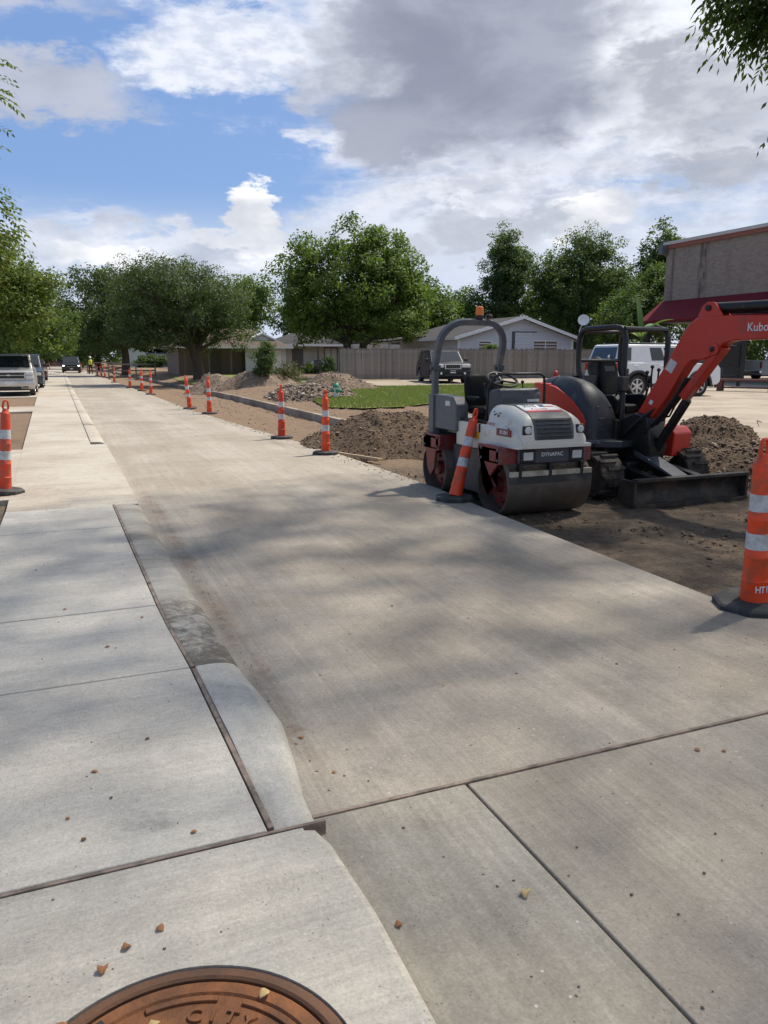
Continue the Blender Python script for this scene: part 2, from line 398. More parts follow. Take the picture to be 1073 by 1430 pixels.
FONT = {}
def text(body, size, mat, parent, X, name='lettering', ext=.002, bold=0., shear=0., sx=1.):
    cu = bpy.data.curves.new(name, 'FONT'); cu.body = body; cu.size = size; cu.extrude = ext; cu.offset = bold * size; cu.shear = shear
    cu.align_x = 'CENTER'; cu.align_y = 'CENTER'; cu.resolution_u = 3
    to = bpy.data.objects.new(name, cu); col.objects.link(to)
    dg = bpy.context.evaluated_depsgraph_get(); me = bpy.data.meshes.new_from_object(to.evaluated_get(dg))
    bpy.data.objects.remove(to); bpy.data.curves.remove(cu)
    me.transform(X @ Matrix.Diagonal((sx, 1, 1, 1))); me.materials.clear(); me.materials.append(mat); me.name = name
    return put(bpy.data.objects.new(name, me), parent)
def frame(o, xa, ya):
    """matrix with origin o, text right along xa and text up along ya"""
    xa = Vector(xa).normalized(); za = xa.cross(Vector(ya)).normalized(); ya = za.cross(xa)
    m_ = Matrix((xa, ya, za)).transposed().to_4x4(); m_.translation = Vector(o); return m_

def ss(a, b, t_): t_ = np.clip((t_ - a) / (b - a), 0, 1); return t_ * t_ * (3 - 2 * t_)
def fbm(x_, y_, s=1., o=4, z_=0.):
    return mnoise.fractal((x_ * s, y_ * s, z_), 1.0, 2.0, o)   # about -1..1

def road_right(Y):   # right-hand edge of the new concrete lane
    return float(np.interp(Y, [0, 4, 7, 9, 13, 18, 26, 60, 95, 170], [4.08, 4.12, 4.24, 4.40, 4.40, 4.12, 3.78, 3.45, 3.2, 2.6]))
def road_left(Y):
    return float(np.interp(Y, [0, 2.34, 2.6, 2.9, 3.2, 3.5, 3.85, 7.5, 13, 50, 170], [.745, .733, .738, .778, .815, .80, .765, .71, .69, .45, 0.2]))
def kerb_x(Y): return float(np.interp(Y, [18, 32, 56, 90, 170], [6.50, 6.62, 6.1, 5.6, 5.0]))

def H(X, Y):
    """height of the natural ground (numpy arrays or floats)"""
    X = np.asarray(X, float); Y = np.asarray(Y, float)
    far = .2 + .0047 * np.clip(Y - 20, 0, 55)
    kx = np.interp(Y, [18, 32, 56, 90, 170], [6.50, 6.62, 6.1, 5.6, 5.0])
    near_edge = 8.1 + 2.3 * ss(0, 1, (X - 8.1) / 2.4) * 0
    a = -.15 + (far + .15) * ss(8.2, 10.4, X)                      # by the machines: rises to the lot
    b_ = np.where(X < kx + .08, -.15, 0.) + np.where(X < kx + .08, 0, .02 + (far - .02) * ss(.0, 2.2, X - kx - .08))
    k = ss(16.5, 18.2, Y)
    right = a * (1 - k) + b_ * k
    left = -.07 + .0 * X
    out = np.where(X < -.6, left, np.where(X < 3.0, -.40, np.where(X < 4.0, -.40 + .25 * ss(3.0, 3.4, X), right)))
    return out

def sheet(name, poly, mat, step, off, kind='structure', parent=None, hf=None, zfix=None, edge=0.):
    """a thin sheet over polygon poly that follows the ground"""
    P_ = [Vector((p[0], p[1], 0)) for p in poly]
    bm = bmesh.new(); vs = [bm.verts.new(p) for p in P_]; bm.faces.new(vs)
    xs = [p.x for p in P_]; ys = [p.y for p in P_]
    for a, nrm in ((0, (1, 0, 0)), (1, (0, 1, 0))):
        lo, hi = (min(xs), max(xs)) if a == 0 else (min(ys), max(ys))
        q = lo + step
        while q < hi - 1e-3:
            bmesh.ops.bisect_plane(bm, geom=bm.verts[:] + bm.edges[:] + bm.faces[:], plane_co=Vector((q, 0, 0)) if a == 0 else Vector((0, q, 0)), plane_no=Vector(nrm))
            q += step
    for v_ in bm.verts:
        v_.co.z = (float(H(v_.co.x, v_.co.y)) if zfix is None else zfix) + off + (hf(v_.co.x, v_.co.y) if hf else 0)
    if edge:
        r_ = bmesh.ops.extrude_face_region(bm, geom=bm.faces[:]); 
        for e_ in r_['geom']:
            if isinstance(e_, bmesh.types.BMVert): e_.co.z -= edge
    bmesh.ops.recalc_face_normals(bm, faces=bm.faces)
    if not edge:
        if sum(f.normal.z for f in bm.faces) < 0: bmesh.ops.reverse_faces(bm, faces=bm.faces)
    me = bpy.data.meshes.new(name); bm.to_mesh(me); bm.free(); me.materials.append(mat)
    o = put(bpy.data.objects.new(name, me), parent)
    if kind: o['kind'] = kind
    return o

# ------------------------------------------------------------------ ground
def lines(parts):
    out = []
    for a, b_, s_ in parts: out += list(np.arange(a, b_, s_))
    return np.array(out + [parts[-1][1]])
gx = lines([(-600, -60, 60), (-60, -8, 4), (-8, -.66, .8), (-.66, 3.0, .6), (3.0, 13, .11), (13, 40, 1.), (40, 80, 5), (80, 700, 62)])
gy = lines([(-200, -20, 30), (-20, 2, 2), (2, 24, .14), (24, 48, .5), (48, 110, 2), (110, 200, 10), (200, 900, 70)])
GX, GY = np.meshgrid(gx, gy)
GZ = H(GX, GY)
for j in range(len(gy)):
    for i in range(len(gx)):
        x_, y_ = gx[i], gy[j]
        if 3.6 < x_ < 14 and 2 < y_ < 48:
            a_ = 1.0 if x_ < 11 else .3
            f_ = fbm(x_, y_, .9, 5) * .035 + fbm(x_, y_, 4.5, 3, 4.) * .016
            if x_ > 7.3 and y_ < 16: f_ += abs(fbm(x_, y_, 2.2, 4, 9.)) * .07
            if y_ > 17 and x_ > 6.6: f_ = fbm(x_, y_, 1.6, 5) * .06 if x_ < 9.5 else 0
            # wheel ruts along the road bed
            f_ += -.018 * math.exp(-((x_ - 5.0 - .15 * math.sin(y_ * .3)) / .18) ** 2) - .018 * math.exp(-((x_ - 6.0 - .15 * math.sin(y_ * .3)) / .18) ** 2) if y_ > 12 else 0
            GZ[j, i] += f_ * a_ - .012
nx_, ny_ = len(gx), len(gy)
idx = np.arange(nx_ * ny_).reshape(ny_, nx_)
gf = np.stack([idx[:-1, :-1], idx[:-1, 1:], idx[1:, 1:], idx[1:, :-1]], -1).reshape(-1, 4)
ground = np_mesh('ground', np.stack([GX, GY, GZ], -1).reshape(-1, 3), gf, M['dirt'], smooth=True, kind='structure')

def grassmat(name, a, b_, c_):
    m, t, b = new_mat(name); co = t.coord()
    f = t.noise(co, 2.2, 6, .65, .4); g = t.noise(co, 30, 4, .7); s_ = t.noise(co, .35, 4)
    k = t.mix(t.mix(a, b_, f.ramp(.35, .66)), c_, s_.ramp(.50, .70) * .7)
    k = t.mul(k, g.ramp(.2, .8, .6, 1.4, False)); link(t, k, b, 'Base Color'); b.inputs['Roughness'].default_value = .9
    b.inputs['Specular IOR Level'].default_value = .2
    link(t, t.bump(g + f, .8, .04), b, 'Normal'); return m
M['grass'] = grassmat('lawn_grass', (.15, .18, .05), (.20, .215, .07), (.26, .235, .10))
M['blade_grass'] = leafmat('grass_blades', (.165, .205, .05), (.27, .285, .095), .35)

lawn = sheet('lawn', [(7.45, 22.9), (8.0, 20.9), (8.9, 20.3), (10.2, 21.3), (12.2, 22.6), (14.2, 22.9), (15.4, 22.9), (18.0, 26.2), (24.3, 33.2), (21.0, 33.8), (14.5, 33.2), (11.6, 32.6), (9.3, 28.3), (7.9, 25.6)], M['grass'], .7, .035)
far_lawn = sheet('far_lawn', [(7.4, 38), (12.0, 38.0), (14.0, 42.3), (14.0, 60), (7.6, 62), (6.9, 50)], M['grass'], 2.0, .03)
far_lawn2 = sheet('distant_lawn', [(6.6, 62), (60, 62), (60, 160), (5.6, 160)], M['grass'], 12., .03)
left_lawn = sheet('left_lawn', [(-14, 32.6), (-3.1, 32.6), (-2.6, 36), (-2.4, 60), (-2.5, 150), (-40, 150), (-40, 32.6)], M['grass'], 6., .02)
left_verge = sheet('left_verge', [(-40, -6), (-2.4, -6), (-2.2, 9.3), (-40, 9.3)], M['grass'], 4., .02)
def blades(name, poly, n, h0, h1, off):
    P_ = np.array(poly); lo, hi = P_.min(0), P_.max(0)
    q = rng.uniform(lo, hi, (n * 3, 2)); ins = np.zeros(len(q), bool); j = len(P_) - 1
    for i in range(len(P_)):
        c_ = ((P_[i, 1] > q[:, 1]) != (P_[j, 1] > q[:, 1])) & (q[:, 0] < (P_[j, 0] - P_[i, 0]) * (q[:, 1] - P_[i, 1]) / (P_[j, 1] - P_[i, 1] + 1e-9) + P_[i, 0])
        ins ^= c_; j = i
    q = q[ins][:n]; n = len(q); z = H(q[:, 0], q[:, 1]) + off
    a = rng.uniform(0, 6.28, n); ww = rng.uniform(.010, .022, n); hh = rng.uniform(h0, h1, n); ln = rng.normal(0, .4, (n, 2)) * hh[:, None]
    dx, dy = np.cos(a) * ww, np.sin(a) * ww
    v = np.stack([np.stack([q[:, 0] - dx, q[:, 1] - dy, z], -1), np.stack([q[:, 0] + dx, q[:, 1] + dy, z], -1), np.stack([q[:, 0] + ln[:, 0], q[:, 1] + ln[:, 1], z + hh], -1)], 1).reshape(-1, 3)
    return np_mesh(name, v, np.arange(3 * n).reshape(-1, 3), M['blade_grass'], tint=rng.random(n), kind='stuff')
gb = blades('grass', [(7.45, 22.9), (8.0, 20.9), (8.9, 20.3), (10.2, 21.3), (12.2, 22.6), (14.2, 22.9), (15.4, 22.9), (18.0, 26.2), (24.3, 33.2), (21.0, 33.8), (14.5, 33.2), (11.6, 32.6), (9.3, 28.3), (7.9, 25.6)], 42000, .05, .13, .03)

# concrete lot and drive to the right, drive strips to the left
lot = sheet('parking_lot', [(10.75, 1.0), (10.7, 9.3), (11.3, 11.4), (11.0, 13.0), (13.2, 19.0), (15.8, 22.5), (18.5, 26.0), (25.0, 33.0), (22.0, 34.6), (14.2, 34.2), (13.0, 36), (14.3, 42.1), (80, 42.1), (80, 1.0)], M['lot'], 3.0, .045, edge=.12)
drv = sheet('driveway', [(-.665, 9.75), (-.69, 15.2), (-9, 15.6), (-9, 9.4)], M['drive'], 3, .062, edge=.1, zfix=-.07)
drv2 = sheet('side_path', [(-.80, 26.2), (-.86, 28.9), (-9, 29.3), (-9, 26.4)], M['drive'], 3, .062, edge=.1, zfix=-.07)
drv3 = sheet('parking_pad', [(-.95, 36.5), (-1.2, 62), (-6, 62), (-6, 36.5)], M['drive'], 6, .03, edge=.05, zfix=-.07)

# ------------------------------------------------------------------ the lane: slabs with joints
def slab(name, poly, mat, z_top, thick, parent, bevel=.008, seg=2):
    return MB().prism(poly, 'z', z_top - thick, z_top).build(name, mat, parent, bevel, seg)
ZR = -.05
road = tag(put(bpy.data.objects.new('road', None)), None, None, None, 'structure')
def edge_pts(fn, y0, y1, n): return [(fn(y0 + (y1 - y0) * i / n), y0 + (y1 - y0) * i / n) for i in range(n + 1)]
ys = [2.459, 12.7, 24.0, 36.0, 48.0, 62.0, 80.0, 110.0, 165.0]
for i in range(len(ys) - 1):
    a, b_ = ys[i] + .006, ys[i + 1] - .006
    poly = [(road_left(a) - .10, a)] + [(x_, y_) for x_, y_ in edge_pts(road_right, a, b_, 8)] + [(x_ - .10, y_) for x_, y_ in reversed(edge_pts(road_left, a, b_, 14))][:-1]
    slab('slab', poly, M['road'], ZR, .2, road)
slab('slab', [(.45, -3), (1.352, -3), (1.352, 2.4455), (.45, 2.4455)], M['road_near'], ZR, .2, road)
slab('slab', [(1.362, -3), (4.08, -3), (4.08, 2.4455), (1.362, 2.4455)], M['road_near2'], ZR - .002, .2, road)
MB().span((.5, 2.446, ZR - .1), (4.1, 2.464, ZR + .004)).build('joint_board', M['wood'], road, .002, 1)
# intersection and road beyond
cross = sheet('cross_street', [(-60, 166), (60, 166), (60, 174), (-60, 174)], M['lot'], 10, .0, zfix=-.02)

walk = tag(put(bpy.data.objects.new('sidewalk', None)), None, None, None, 'structure')
def strip_x(Y): return float(np.interp(Y, [0, 2.36, 3.94, 4.68, 8.92, 16, 50, 170], [.57, .565, .533, .492, .432, .41, .22, -.05]))
def walk_l(Y): return float(np.interp(Y, [-3, 8, 12, 26, 56, 170], [-1.5, -.655, -.72, -.93, -1.35, -2.6]))
wy = [2.362, 3.93, 5.08, 6.40, 7.73, 8.93]
for i in range(len(wy) - 1):
    a, b_ = wy[i] + .005, wy[i + 1] - .005
    xl = (lambda Y: -1.55) if b_ < 7.5 else walk_l
    slab('slab', [(xl(a), a), (strip_x(a) - .026, a), (strip_x(b_) - .026, b_), (xl(b_), b_)], M['walk'], random.uniform(-.002, .002), .11, walk, .007)
wy2 = [8.93, 15.6, 20.5, 26.2, 29.2, 33, 38, 45, 54, 66, 84, 110, 164]
for i in range(len(wy2) - 1):
    a, b_ = wy2[i] + .007, wy2[i + 1] - .007
    s0 = strip_x if i else (lambda Y: strip_x(Y) + .30)
    if i == 0:
        poly = [(walk_l(a), a), (strip_x(a) + .255, a)] + [(road_left(q) - .005, q) for q in (11, 13.5)] + [(road_left(b_) - .005, b_), (walk_l(b_), b_)]
    else:
        poly = [(walk_l(a), a), (strip_x(a) - .012, a), (strip_x(b_) - .012, b_), (walk_l(b_), b_)]
    slab('slab', poly, M['drive'], random.uniform(-.003, .002) - .004, .11, walk, .007)
# near apron with a round hole for the manhole
MC, MR = Vector((.117, 1.437, 0)), .412
hole = [(MC.x + (MR + .006) * math.cos(t_), MC.y + (MR + .006) * math.sin(t_)) for t_ in np.linspace(0, 2 * math.pi, 72, endpoint=False)]
def apron():
    o_l = [(MC.x, -1.0), (MC.x, MC.y - MR - .006)]
    n = 36
    arcL = [(MC.x + (MR + .006) * math.cos(t_), MC.y + (MR + .006) * math.sin(t_)) for t_ in np.linspace(R(-90), R(-270), n)]
    arcR = [(MC.x + (MR + .006) * math.cos(t_), MC.y + (MR + .006) * math.sin(t_)) for t_ in np.linspace(R(90), R(-90), n)]
    edge = [(.745, -1.0), (.745, .6), (.742, 1.43), (.748, 1.86), (.728, 2.22), (.70, 2.325), (.66, 2.334)]
    inner = [(.715, -1.0), (.715, .6), (.712, 1.43), (.716, 1.85), (.698, 2.20), (.675, 2.29), (.655, 2.31)]
    mid = [(.735, -1.0), (.735, .6), (.732, 1.43), (.738, 1.856), (.718, 2.215), (.692, 2.315), (.658, 2.328)]
    m = MB()
    def face(poly, z_=0.): m.add([(*p, z_) for p in poly], [tuple(range(len(poly)))])
    face([(-1.6, 2.335), (-1.6, -1.0), (MC.x, -1.0)] + arcL + [(MC.x, 2.335)])
    face([(MC.x, 2.335)] + arcR + [(MC.x, -1.0)] + inner + [(.655, 2.335)])
    rows = [[(*p, 0.) for p in inner], [(*p, -.007) for p in mid], [(*p, -.03) for p in edge], [(*p, -.12) for p in edge]]
    m.loft([[Vector(p) for p in r_] for r_ in rows], cap=False, closed=False)
    m.add([(-1.6, 2.335, 0), (.655, 2.335, 0), (.655, 2.335, -.12), (-1.6, 2.335, -.12)], [(0, 1, 2, 3)])
    m.loft([[Vector((*p, 0.)) for p in hole], [Vector((*p, -.1)) for p in hole]], cap=False)
    m.build('slab', M['apron'], walk, smooth=60)
apron()
MB().span((-1.6, 2.341, -.1), (.742, 2.356, .003)).build('joint_board', M['wood'], walk, .002, 1)
# wooden strip between walk and kerb
q = MB()
for a, b_ in ((2.375, 3.90), (3.93, 5.6), (5.62, 8.95)):
    ys_ = np.linspace(a, b_, 8)
    for i in range(7):
        a0, a1 = ys_[i], ys_[i + 1]; j0, j1 = (random.uniform(-.002, .002) for _ in 'ab')
        z_ = .003 + random.uniform(-.003, .004) * 0
        q.prism([(strip_x(a0) - .022, a0), (strip_x(a0) - .001, a0), (strip_x(a1) - .001, a1), (strip_x(a1) - .022, a1)], 'z', -.1, z_)
    q.build('joint_board', M['wood'], walk, .0015, 1); q = MB()

kerb = tag(put(bpy.data.objects.new('kerb', None)), None, None, None, 'structure')
def kerb_seg(y0, y1, n, mat, top):
    rings = []
    for i in range(n + 1):
        Y = y0 + (y1 - y0) * i / n; xl, xr, tz = strip_x(Y) + .002, road_left(Y), top(Y)
        w_ = xr - xl
        rings.append([(xl, Y, -.2), (xl, Y, tz - .004), (xl + .012, Y, tz), (xl + w_ * .45, Y, tz), (xl + w_ * .72, Y, tz - .008), (xl + w_ * .88, Y, tz - .022), (xr, Y, min(tz - .045, ZR + .004) if tz > -.03 else ZR + .001), (xr + .004, Y, -.2)])
    return MB().loft(rings).build('kerb_segment', mat, kerb, smooth=50)
kerb_seg(2.368, 3.925, 20, M['kerb_new'], lambda Y: float(np.interp(Y, [2.36, 2.7, 3.1, 3.9], [-.018, -.006, .012, .004])))
kerb_seg(3.935, 8.92, 26, M['kerb_old'], lambda Y: .002 + fbm(Y, 1, 1.2, 2) * .004)
for a, b_ in ((16.0, 20.4), (20.6, 26.0), (26.02, 29.38), (29.4, 33.0), (33.2, 38), (38.2, 45), (45.2, 60), (60.3, 90), (90.4, 160)):
    kerb_seg(a, b_, 8, M['drive'], lambda Y: -.003)
# kerb on the far side of the dug-up lane
q = None
for a, b_ in ((18.4, 23), (23.05, 28), (28.05, 34), (34.05, 42), (42.05, 52), (52.05, 66), (66.1, 90), (90.1, 160)):
    rings = []
    for Y in np.linspace(a, b_, 6):
        kx = kerb_x(Y); rings.append([(kx - .02, Y, -.3), (kx, Y, .02), (kx + .02, Y, .05), (kx + .15, Y, .055), (kx + .17, Y, .03), (kx + .18, Y, -.3)])
    MB().loft(rings).build('kerb_segment', M['kerb_far'], kerb, smooth=40)
# ------------------------------------------------------------------ manhole
mh = thing('manhole_cover', 'rusty round iron manhole cover with raised CITY lettering set in the near concrete slab', 'manhole cover', (MC.x, MC.y, 0))
MB().lathe([(MR, -.09), (MR, -.004), (MR - .006, .0), (MR - .028, .0), (MR - .034, -.006), (MR - .034, -.09)], 72, cap=False).build('frame_ring', M['rust_dark'], mh)
lid = MB().lathe([(.372, -.08), (.372, -.010), (.366, -.005), (.335, -.005), (.330, -.012), (.05, -.012), (.001, -.011)], 72).build('lid', M['rust'], mh)
q = MB()
def arc_rib(r0, r1, a0, a1, z0=-.013, z1=-.0035, n=14):
    t_ = np.linspace(R(a0), R(a1), n)
    q.prism([(r1 * math.cos(a), r1 * math.sin(a)) for a in t_] + [(r0 * math.cos(a), r0 * math.sin(a)) for a in t_[::-1]], 'z', z0, z1)
for k in range(8): arc_rib(.306, .324, k * 45 + 8 + 12, k * 45 + 45 - 4 + 12)
for k in range(6): arc_rib(.205, .216, k * 60 + 5, k * 60 + 55)
arc_rib(.1, .112, 0, 359.9, n=50)
q.build('rib', M['rust'], lid, .002, 1, kind=None)
for i, ch in enumerate('CITY'):
    a = R(60 + (1.5 - i) * 10.0); rr = .262
    X = frame((rr * math.cos(a), rr * math.sin(a), -.0105), (math.sin(a), -math.cos(a), 0), (math.cos(a), math.sin(a), 0))
    text(ch, .056, M['rust'], lid, X, 'letter', .006, .008)
for a in (118, 298):
    MB().box((.345 * math.cos(R(a)), .345 * math.sin(R(a)), -.0035), (.045, .022, .003), Matrix.Rotation(R(a + 90), 3, 'Z')).build('pick_hole', M['black_print'], lid)

# ------------------------------------------------------------------ traffic cones
def make_cone(name, label, dirty=False, print_=False, base_rz=0.):
    t = thing(name, label, 'traffic cone', group='orange channelizer cones along the lane')
    om = M['orange_dirty'] if dirty else M['orange']
    oct_ = [(.232 * math.cos(R(22.5 + 45 * k)), .232 * math.sin(R(22.5 + 45 * k))) for k in range(8)]
    o1 = [(.215 * math.cos(R(22.5 + 45 * k)), .215 * math.sin(R(22.5 + 45 * k))) for k in range(8)]
    MB().loft([[Vector((*p, 0)) for p in oct_], [Vector((*p, .042)) for p in oct_], [Vector((*p, .055)) for p in o1], [Vector((p[0] * .5, p[1] * .5, .058)) for p in o1]]).build('base', M['rubber'], t, .004, 1, smooth=30, rz=base_rz)
    prof = [(0.0813, .055), (0.0797, .075), (0.0759, .18), (0.0784, .186), (0.0784, .196), (0.0735, .202), (0.0693, .345), (0.0718, .350), (0.0718, .360), (0.0676, .366), (0.0627, .585), (0.0652, .590), (0.0652, .602), (0.0614, .610), (0.0564, .80), (0.0552, .955), (0.0523, .965), (0.0408, .975), (0.0380, .985), (0.0351, .99)]
    MB().lathe(prof, 28).build('body', om, t)
    def rad(z_): return float(np.interp(z_, [p[1] for p in prof], [p[0] for p in prof]))
    for z0, z1 in ((.405, .510), (.655, .765)):
        MB().lathe([(rad(z0) - .004, z0 - .001), (rad(z0) + .0018, z0), (rad(z1) + .0018, z1), (rad(z1) - .004, z1 + .001)], 28, cap=False).build('reflective_band', M['band'], t)
    hd = MB().lathe([(.038, .985), (.033, 1.0), (.028, 1.015)], 16)
    pts = [(-.019, 0, 1.005)] + [(-.030 if z_ < 1.07 else -.024, 0, z_) for z_ in (1.025, 1.05, 1.075, 1.095)] + [(-.012, 0, 1.108), (.012, 0, 1.108)] + [(.030 if z_ < 1.07 else .024, 0, z_) for z_ in (1.095, 1.075, 1.05, 1.025)] + [(.019, 0, 1.005)]
    hd.tube(pts, .0125, 8)
    hd.build('handle', om, t)
    return t
cone = make_cone('traffic_cone', 'orange cone by the dark dirt pile with a piece of lumber at its base')
def flex(src, bend):   # a used cone whose post is bent: own meshes
    for ch in src.children:
        if ch.name.startswith('base'): continue
        me = ch.data.copy(); ch.data = me
        for v_ in me.vertices:
            z_ = v_.co.z; v_.co.x += bend[0] * z_ ** 2; v_.co.y += bend[1] * z_ ** 2
GROUP = 'orange channelizer cones along the lane'
def place(src, x_, y_, z_, label, tilt=(0, 0), rz=0., bend=None):
    c_ = copy_tree(src); c_.location = (x_, y_, z_); c_.rotation_euler = (R(tilt[0]), R(tilt[1]), rz); c_['label'] = label
    om_ = M[('orange', 'orange_fade', 'orange_deep')[int(abs(y_) * 7) % 3]]
    for ch in c_.children:
        if ch.name.split('.')[0] in ('body', 'handle'): ch.material_slots[0].link = 'OBJECT'; ch.material_slots[0].material = om_
    if bend: flex(c_, bend)
    return c_
cone.location = (4.17, 12.83, ZR); cone.rotation_euler = (0, R(.5), .3)
near = make_cone('traffic_cone', 'large orange cone with grey bands and HTI lettering at the right edge of the picture', base_rz=.15)
near.location = (4.215, 3.66, ZR); near.rotation_euler = (R(1.0), R(-4.0), 0.1); near.scale = (1.15, 1.15, 1.03)
X = frame((-.093 * math.sin(R(50)) * 0 - .0, 0, 0), (1, 0, 0), (0, 0, 1))
for i, ch in enumerate('HTI'):      # letters follow the round body
    a = R(-133 + i * 19); rr = .0800
    X = frame((rr * math.cos(a), rr * math.sin(a), .145), (-math.sin(a), math.cos(a), 0), (-.03 * math.cos(a), -.03 * math.sin(a), 1))
    text(ch, .062, M['white'], near, X, 'lettering', .0012, .012, 0., .72)
yl = MB().add([(-.10, -.02, .90), (-.055, -.07, .955), (-.035, -.03, 1.03), (-.085, .01, .97)], [(0, 1, 2, 3)])
lf = make_leaf = yl.add([(-.10, -.02, .897), (-.055, -.07, .952), (-.035, -.03, 1.027), (-.085, .01, .967)], [(0, 3, 2, 1)]).build('fallen_leaf', M['leaf_pale'])
lf.location = near.location; tag(lf, 'pale green leaf caught on the handle of the big right cone', 'leaf')

leftc = make_cone('traffic_cone', 'scuffed orange cone at the left picture edge, standing beside the walk and the brown dirt', True)
leftc.location = (-.755, 10.25, .0); leftc.rotation_euler = (R(0), R(5.6), .2)
tilted = make_cone('traffic_cone', 'orange cone leaning back against the side of the white roller')
tilted.location = (4.19, 7.99, ZR); tilted.rotation_euler = (0, 0, .35)
for ch in tilted.children:
    if not ch.name.startswith('base'): ch.rotation_euler = (R(1), R(16.5), 0); 
flex(tilted, (.02, .0))
place(cone, 4.15, 15.72, ZR, 'orange cone next beyond the one by the dirt pile, left of the lumber', (0, .6), .8)
place(cone, 4.02, 23.6, ZR, 'orange cone in the middle distance, right one of the pair before the sand heaps', (0, -.5), .2)
place(cone, 3.83, 26.2, ZR, 'orange cone leaning left, left one of the pair before the sand heaps', (0, -7), .5)
far_txt = ['orange cone, nearest of the group of four beside the metal barricade', 'orange cone, second of the group of four beside the metal barricade', 'orange cone, third of the group of four beside the metal barricade', 'orange cone, farthest of the group of four beside the metal barricade']
for (x_, y_, tl), tx in zip(((3.72, 37.4, 2), (3.70, 41.6, -2), (3.46, 45.9, -3), (3.30, 57.2, 2)), far_txt): place(cone, x_, y_, ZR, tx, (0, tl), y_)
for (x_, y_, tl), tx in zip(((3.36, 71, 2), (3.26, 75, -3), (3.1, 80, 1), (2.75, 92, 0), (2.2, 104, 0), (-1.6, 120, 0), (1.6, 128, 0)),
    ['small distant orange cone just behind the first barricade', 'distant orange cone nearest to the worker', 'distant orange cone right behind the worker', 'distant orange cone left of the worker', 'far orange cone right of the oncoming dark car', 'far orange cone left of the oncoming dark car', 'farthest orange cone hidden behind the oncoming car']):
    if y_ < 125: place(cone, x_, y_, ZR, tx, (0, tl), y_)

# ------------------------------------------------------------------ roller
ro = thing('road_roller', 'white and grey road roller with two steel drums parked beside the concrete lane', 'road roller', (4.96, 8.25, -.155))
def drum(yc, label=None):
    d_ = MB().lathe([(.17, -.36), (.30, -.36), (.325, -.55), (.342, -.55), (.35, -.54), (.35, .54), (.342, .55), (.325, .55), (.30, .36), (.17, .36)], 56, TX((0, yc, .35), 'x')).build('drum', M['drum'], ro, smooth=40)
    for sx in (-1, 1):
        hb = MB().lathe([(.30, 0), (.30, .02), (.22, .03), (.20, .08), (.09, .09), (.09, .14), (.05, .145)], 28, Matrix.Translation((sx * .365, yc, .35)) @ Matrix.Rotation(R(90 * sx), 4, 'Y')).build('drum_hub', M['darkred'], d_)
        for k in range(6):
            a = R(60 * k + 20); MB().lathe([(.02, 0), (.02, .018), (.012, .02)], 6, Matrix.Translation((sx * .45, yc + .15 * math.cos(a), .35 + .15 * math.sin(a))) @ Matrix.Rotation(R(90 * sx), 4, 'Y')).build('bolt', M['drum'], d_)
    return d_
drum(-.75); drum(.75)
for yc, sg in ((-.75, -1), (.75, 1)):
    for sx in (-1, 1):
        f_ = MB()
        f_.prism([(yc + .26 * -sg, .80), (yc + .22 * sg, .80), (yc + .22 * sg, .62), (yc + .15 * sg, .56), (yc + .10, .35) if sg < 0 else (yc + .10, .35), (yc, .25), (yc - .10, .35), (yc - .16 * sg, .58), (yc - .26 * sg, .66)] if sg < 0 else
                 [(yc - .26, .80), (yc + .22, .80), (yc + .22, .62), (yc + .14, .56), (yc + .10, .35), (yc, .25), (yc - .10, .35), (yc - .15, .58), (yc - .26, .66)], 'x', sx * .565, sx * .605)
        f_.span((sx * .605, yc - .235, .60), (sx * .33, yc + .23, .785))
        fk = f_.build('fork', M['darkred'], ro, .012, 2)
        MB().span((sx * .602, yc - .16, .63), (sx * .61, yc - .02, .75)).build('cover_plate', M['darkred'], fk, .003, 1)
        for (py, pz) in ((-.20, .76), (.16, .76), (.16, .65), (-.2, .65)):
            MB().lathe([(.018, 0), (.018, .014), (.01, .016)], 6, Matrix.Translation((sx * .604, yc + py, pz)) @ Matrix.Rotation(R(90 * sx), 4, 'Y')).build('bolt', M['charcoal'], fk)
# front frame beam with lamps
MB().span((-.39, -1.02, .605), (.50, -.99, .775)).span((-.335, -1.0, .605), (.335, -.45, .775)).span((-.33, -.44, .60), (.33, .30, .7)).build('front_beam', M['charcoal'], ro, .012)
for sx in (-1, 1):
    lh = MB().span((.055 + sx * .225, -1.035, .615), (.055 + sx * .42, -1.012, .765)).build('lamp_housing', M['black'], ro, .01)
    MB().span((.055 + sx * .26, -1.041, .645), (.055 + sx * .385, -1.03, .735)).build('lens', M['lens'], lh, .006)
text('DYNAPAC', .062, M['white'], ro, frame((.055, -1.0225, .70), (1, 0, 0), (0, 0, 1)), 'lettering', .0015, .012)
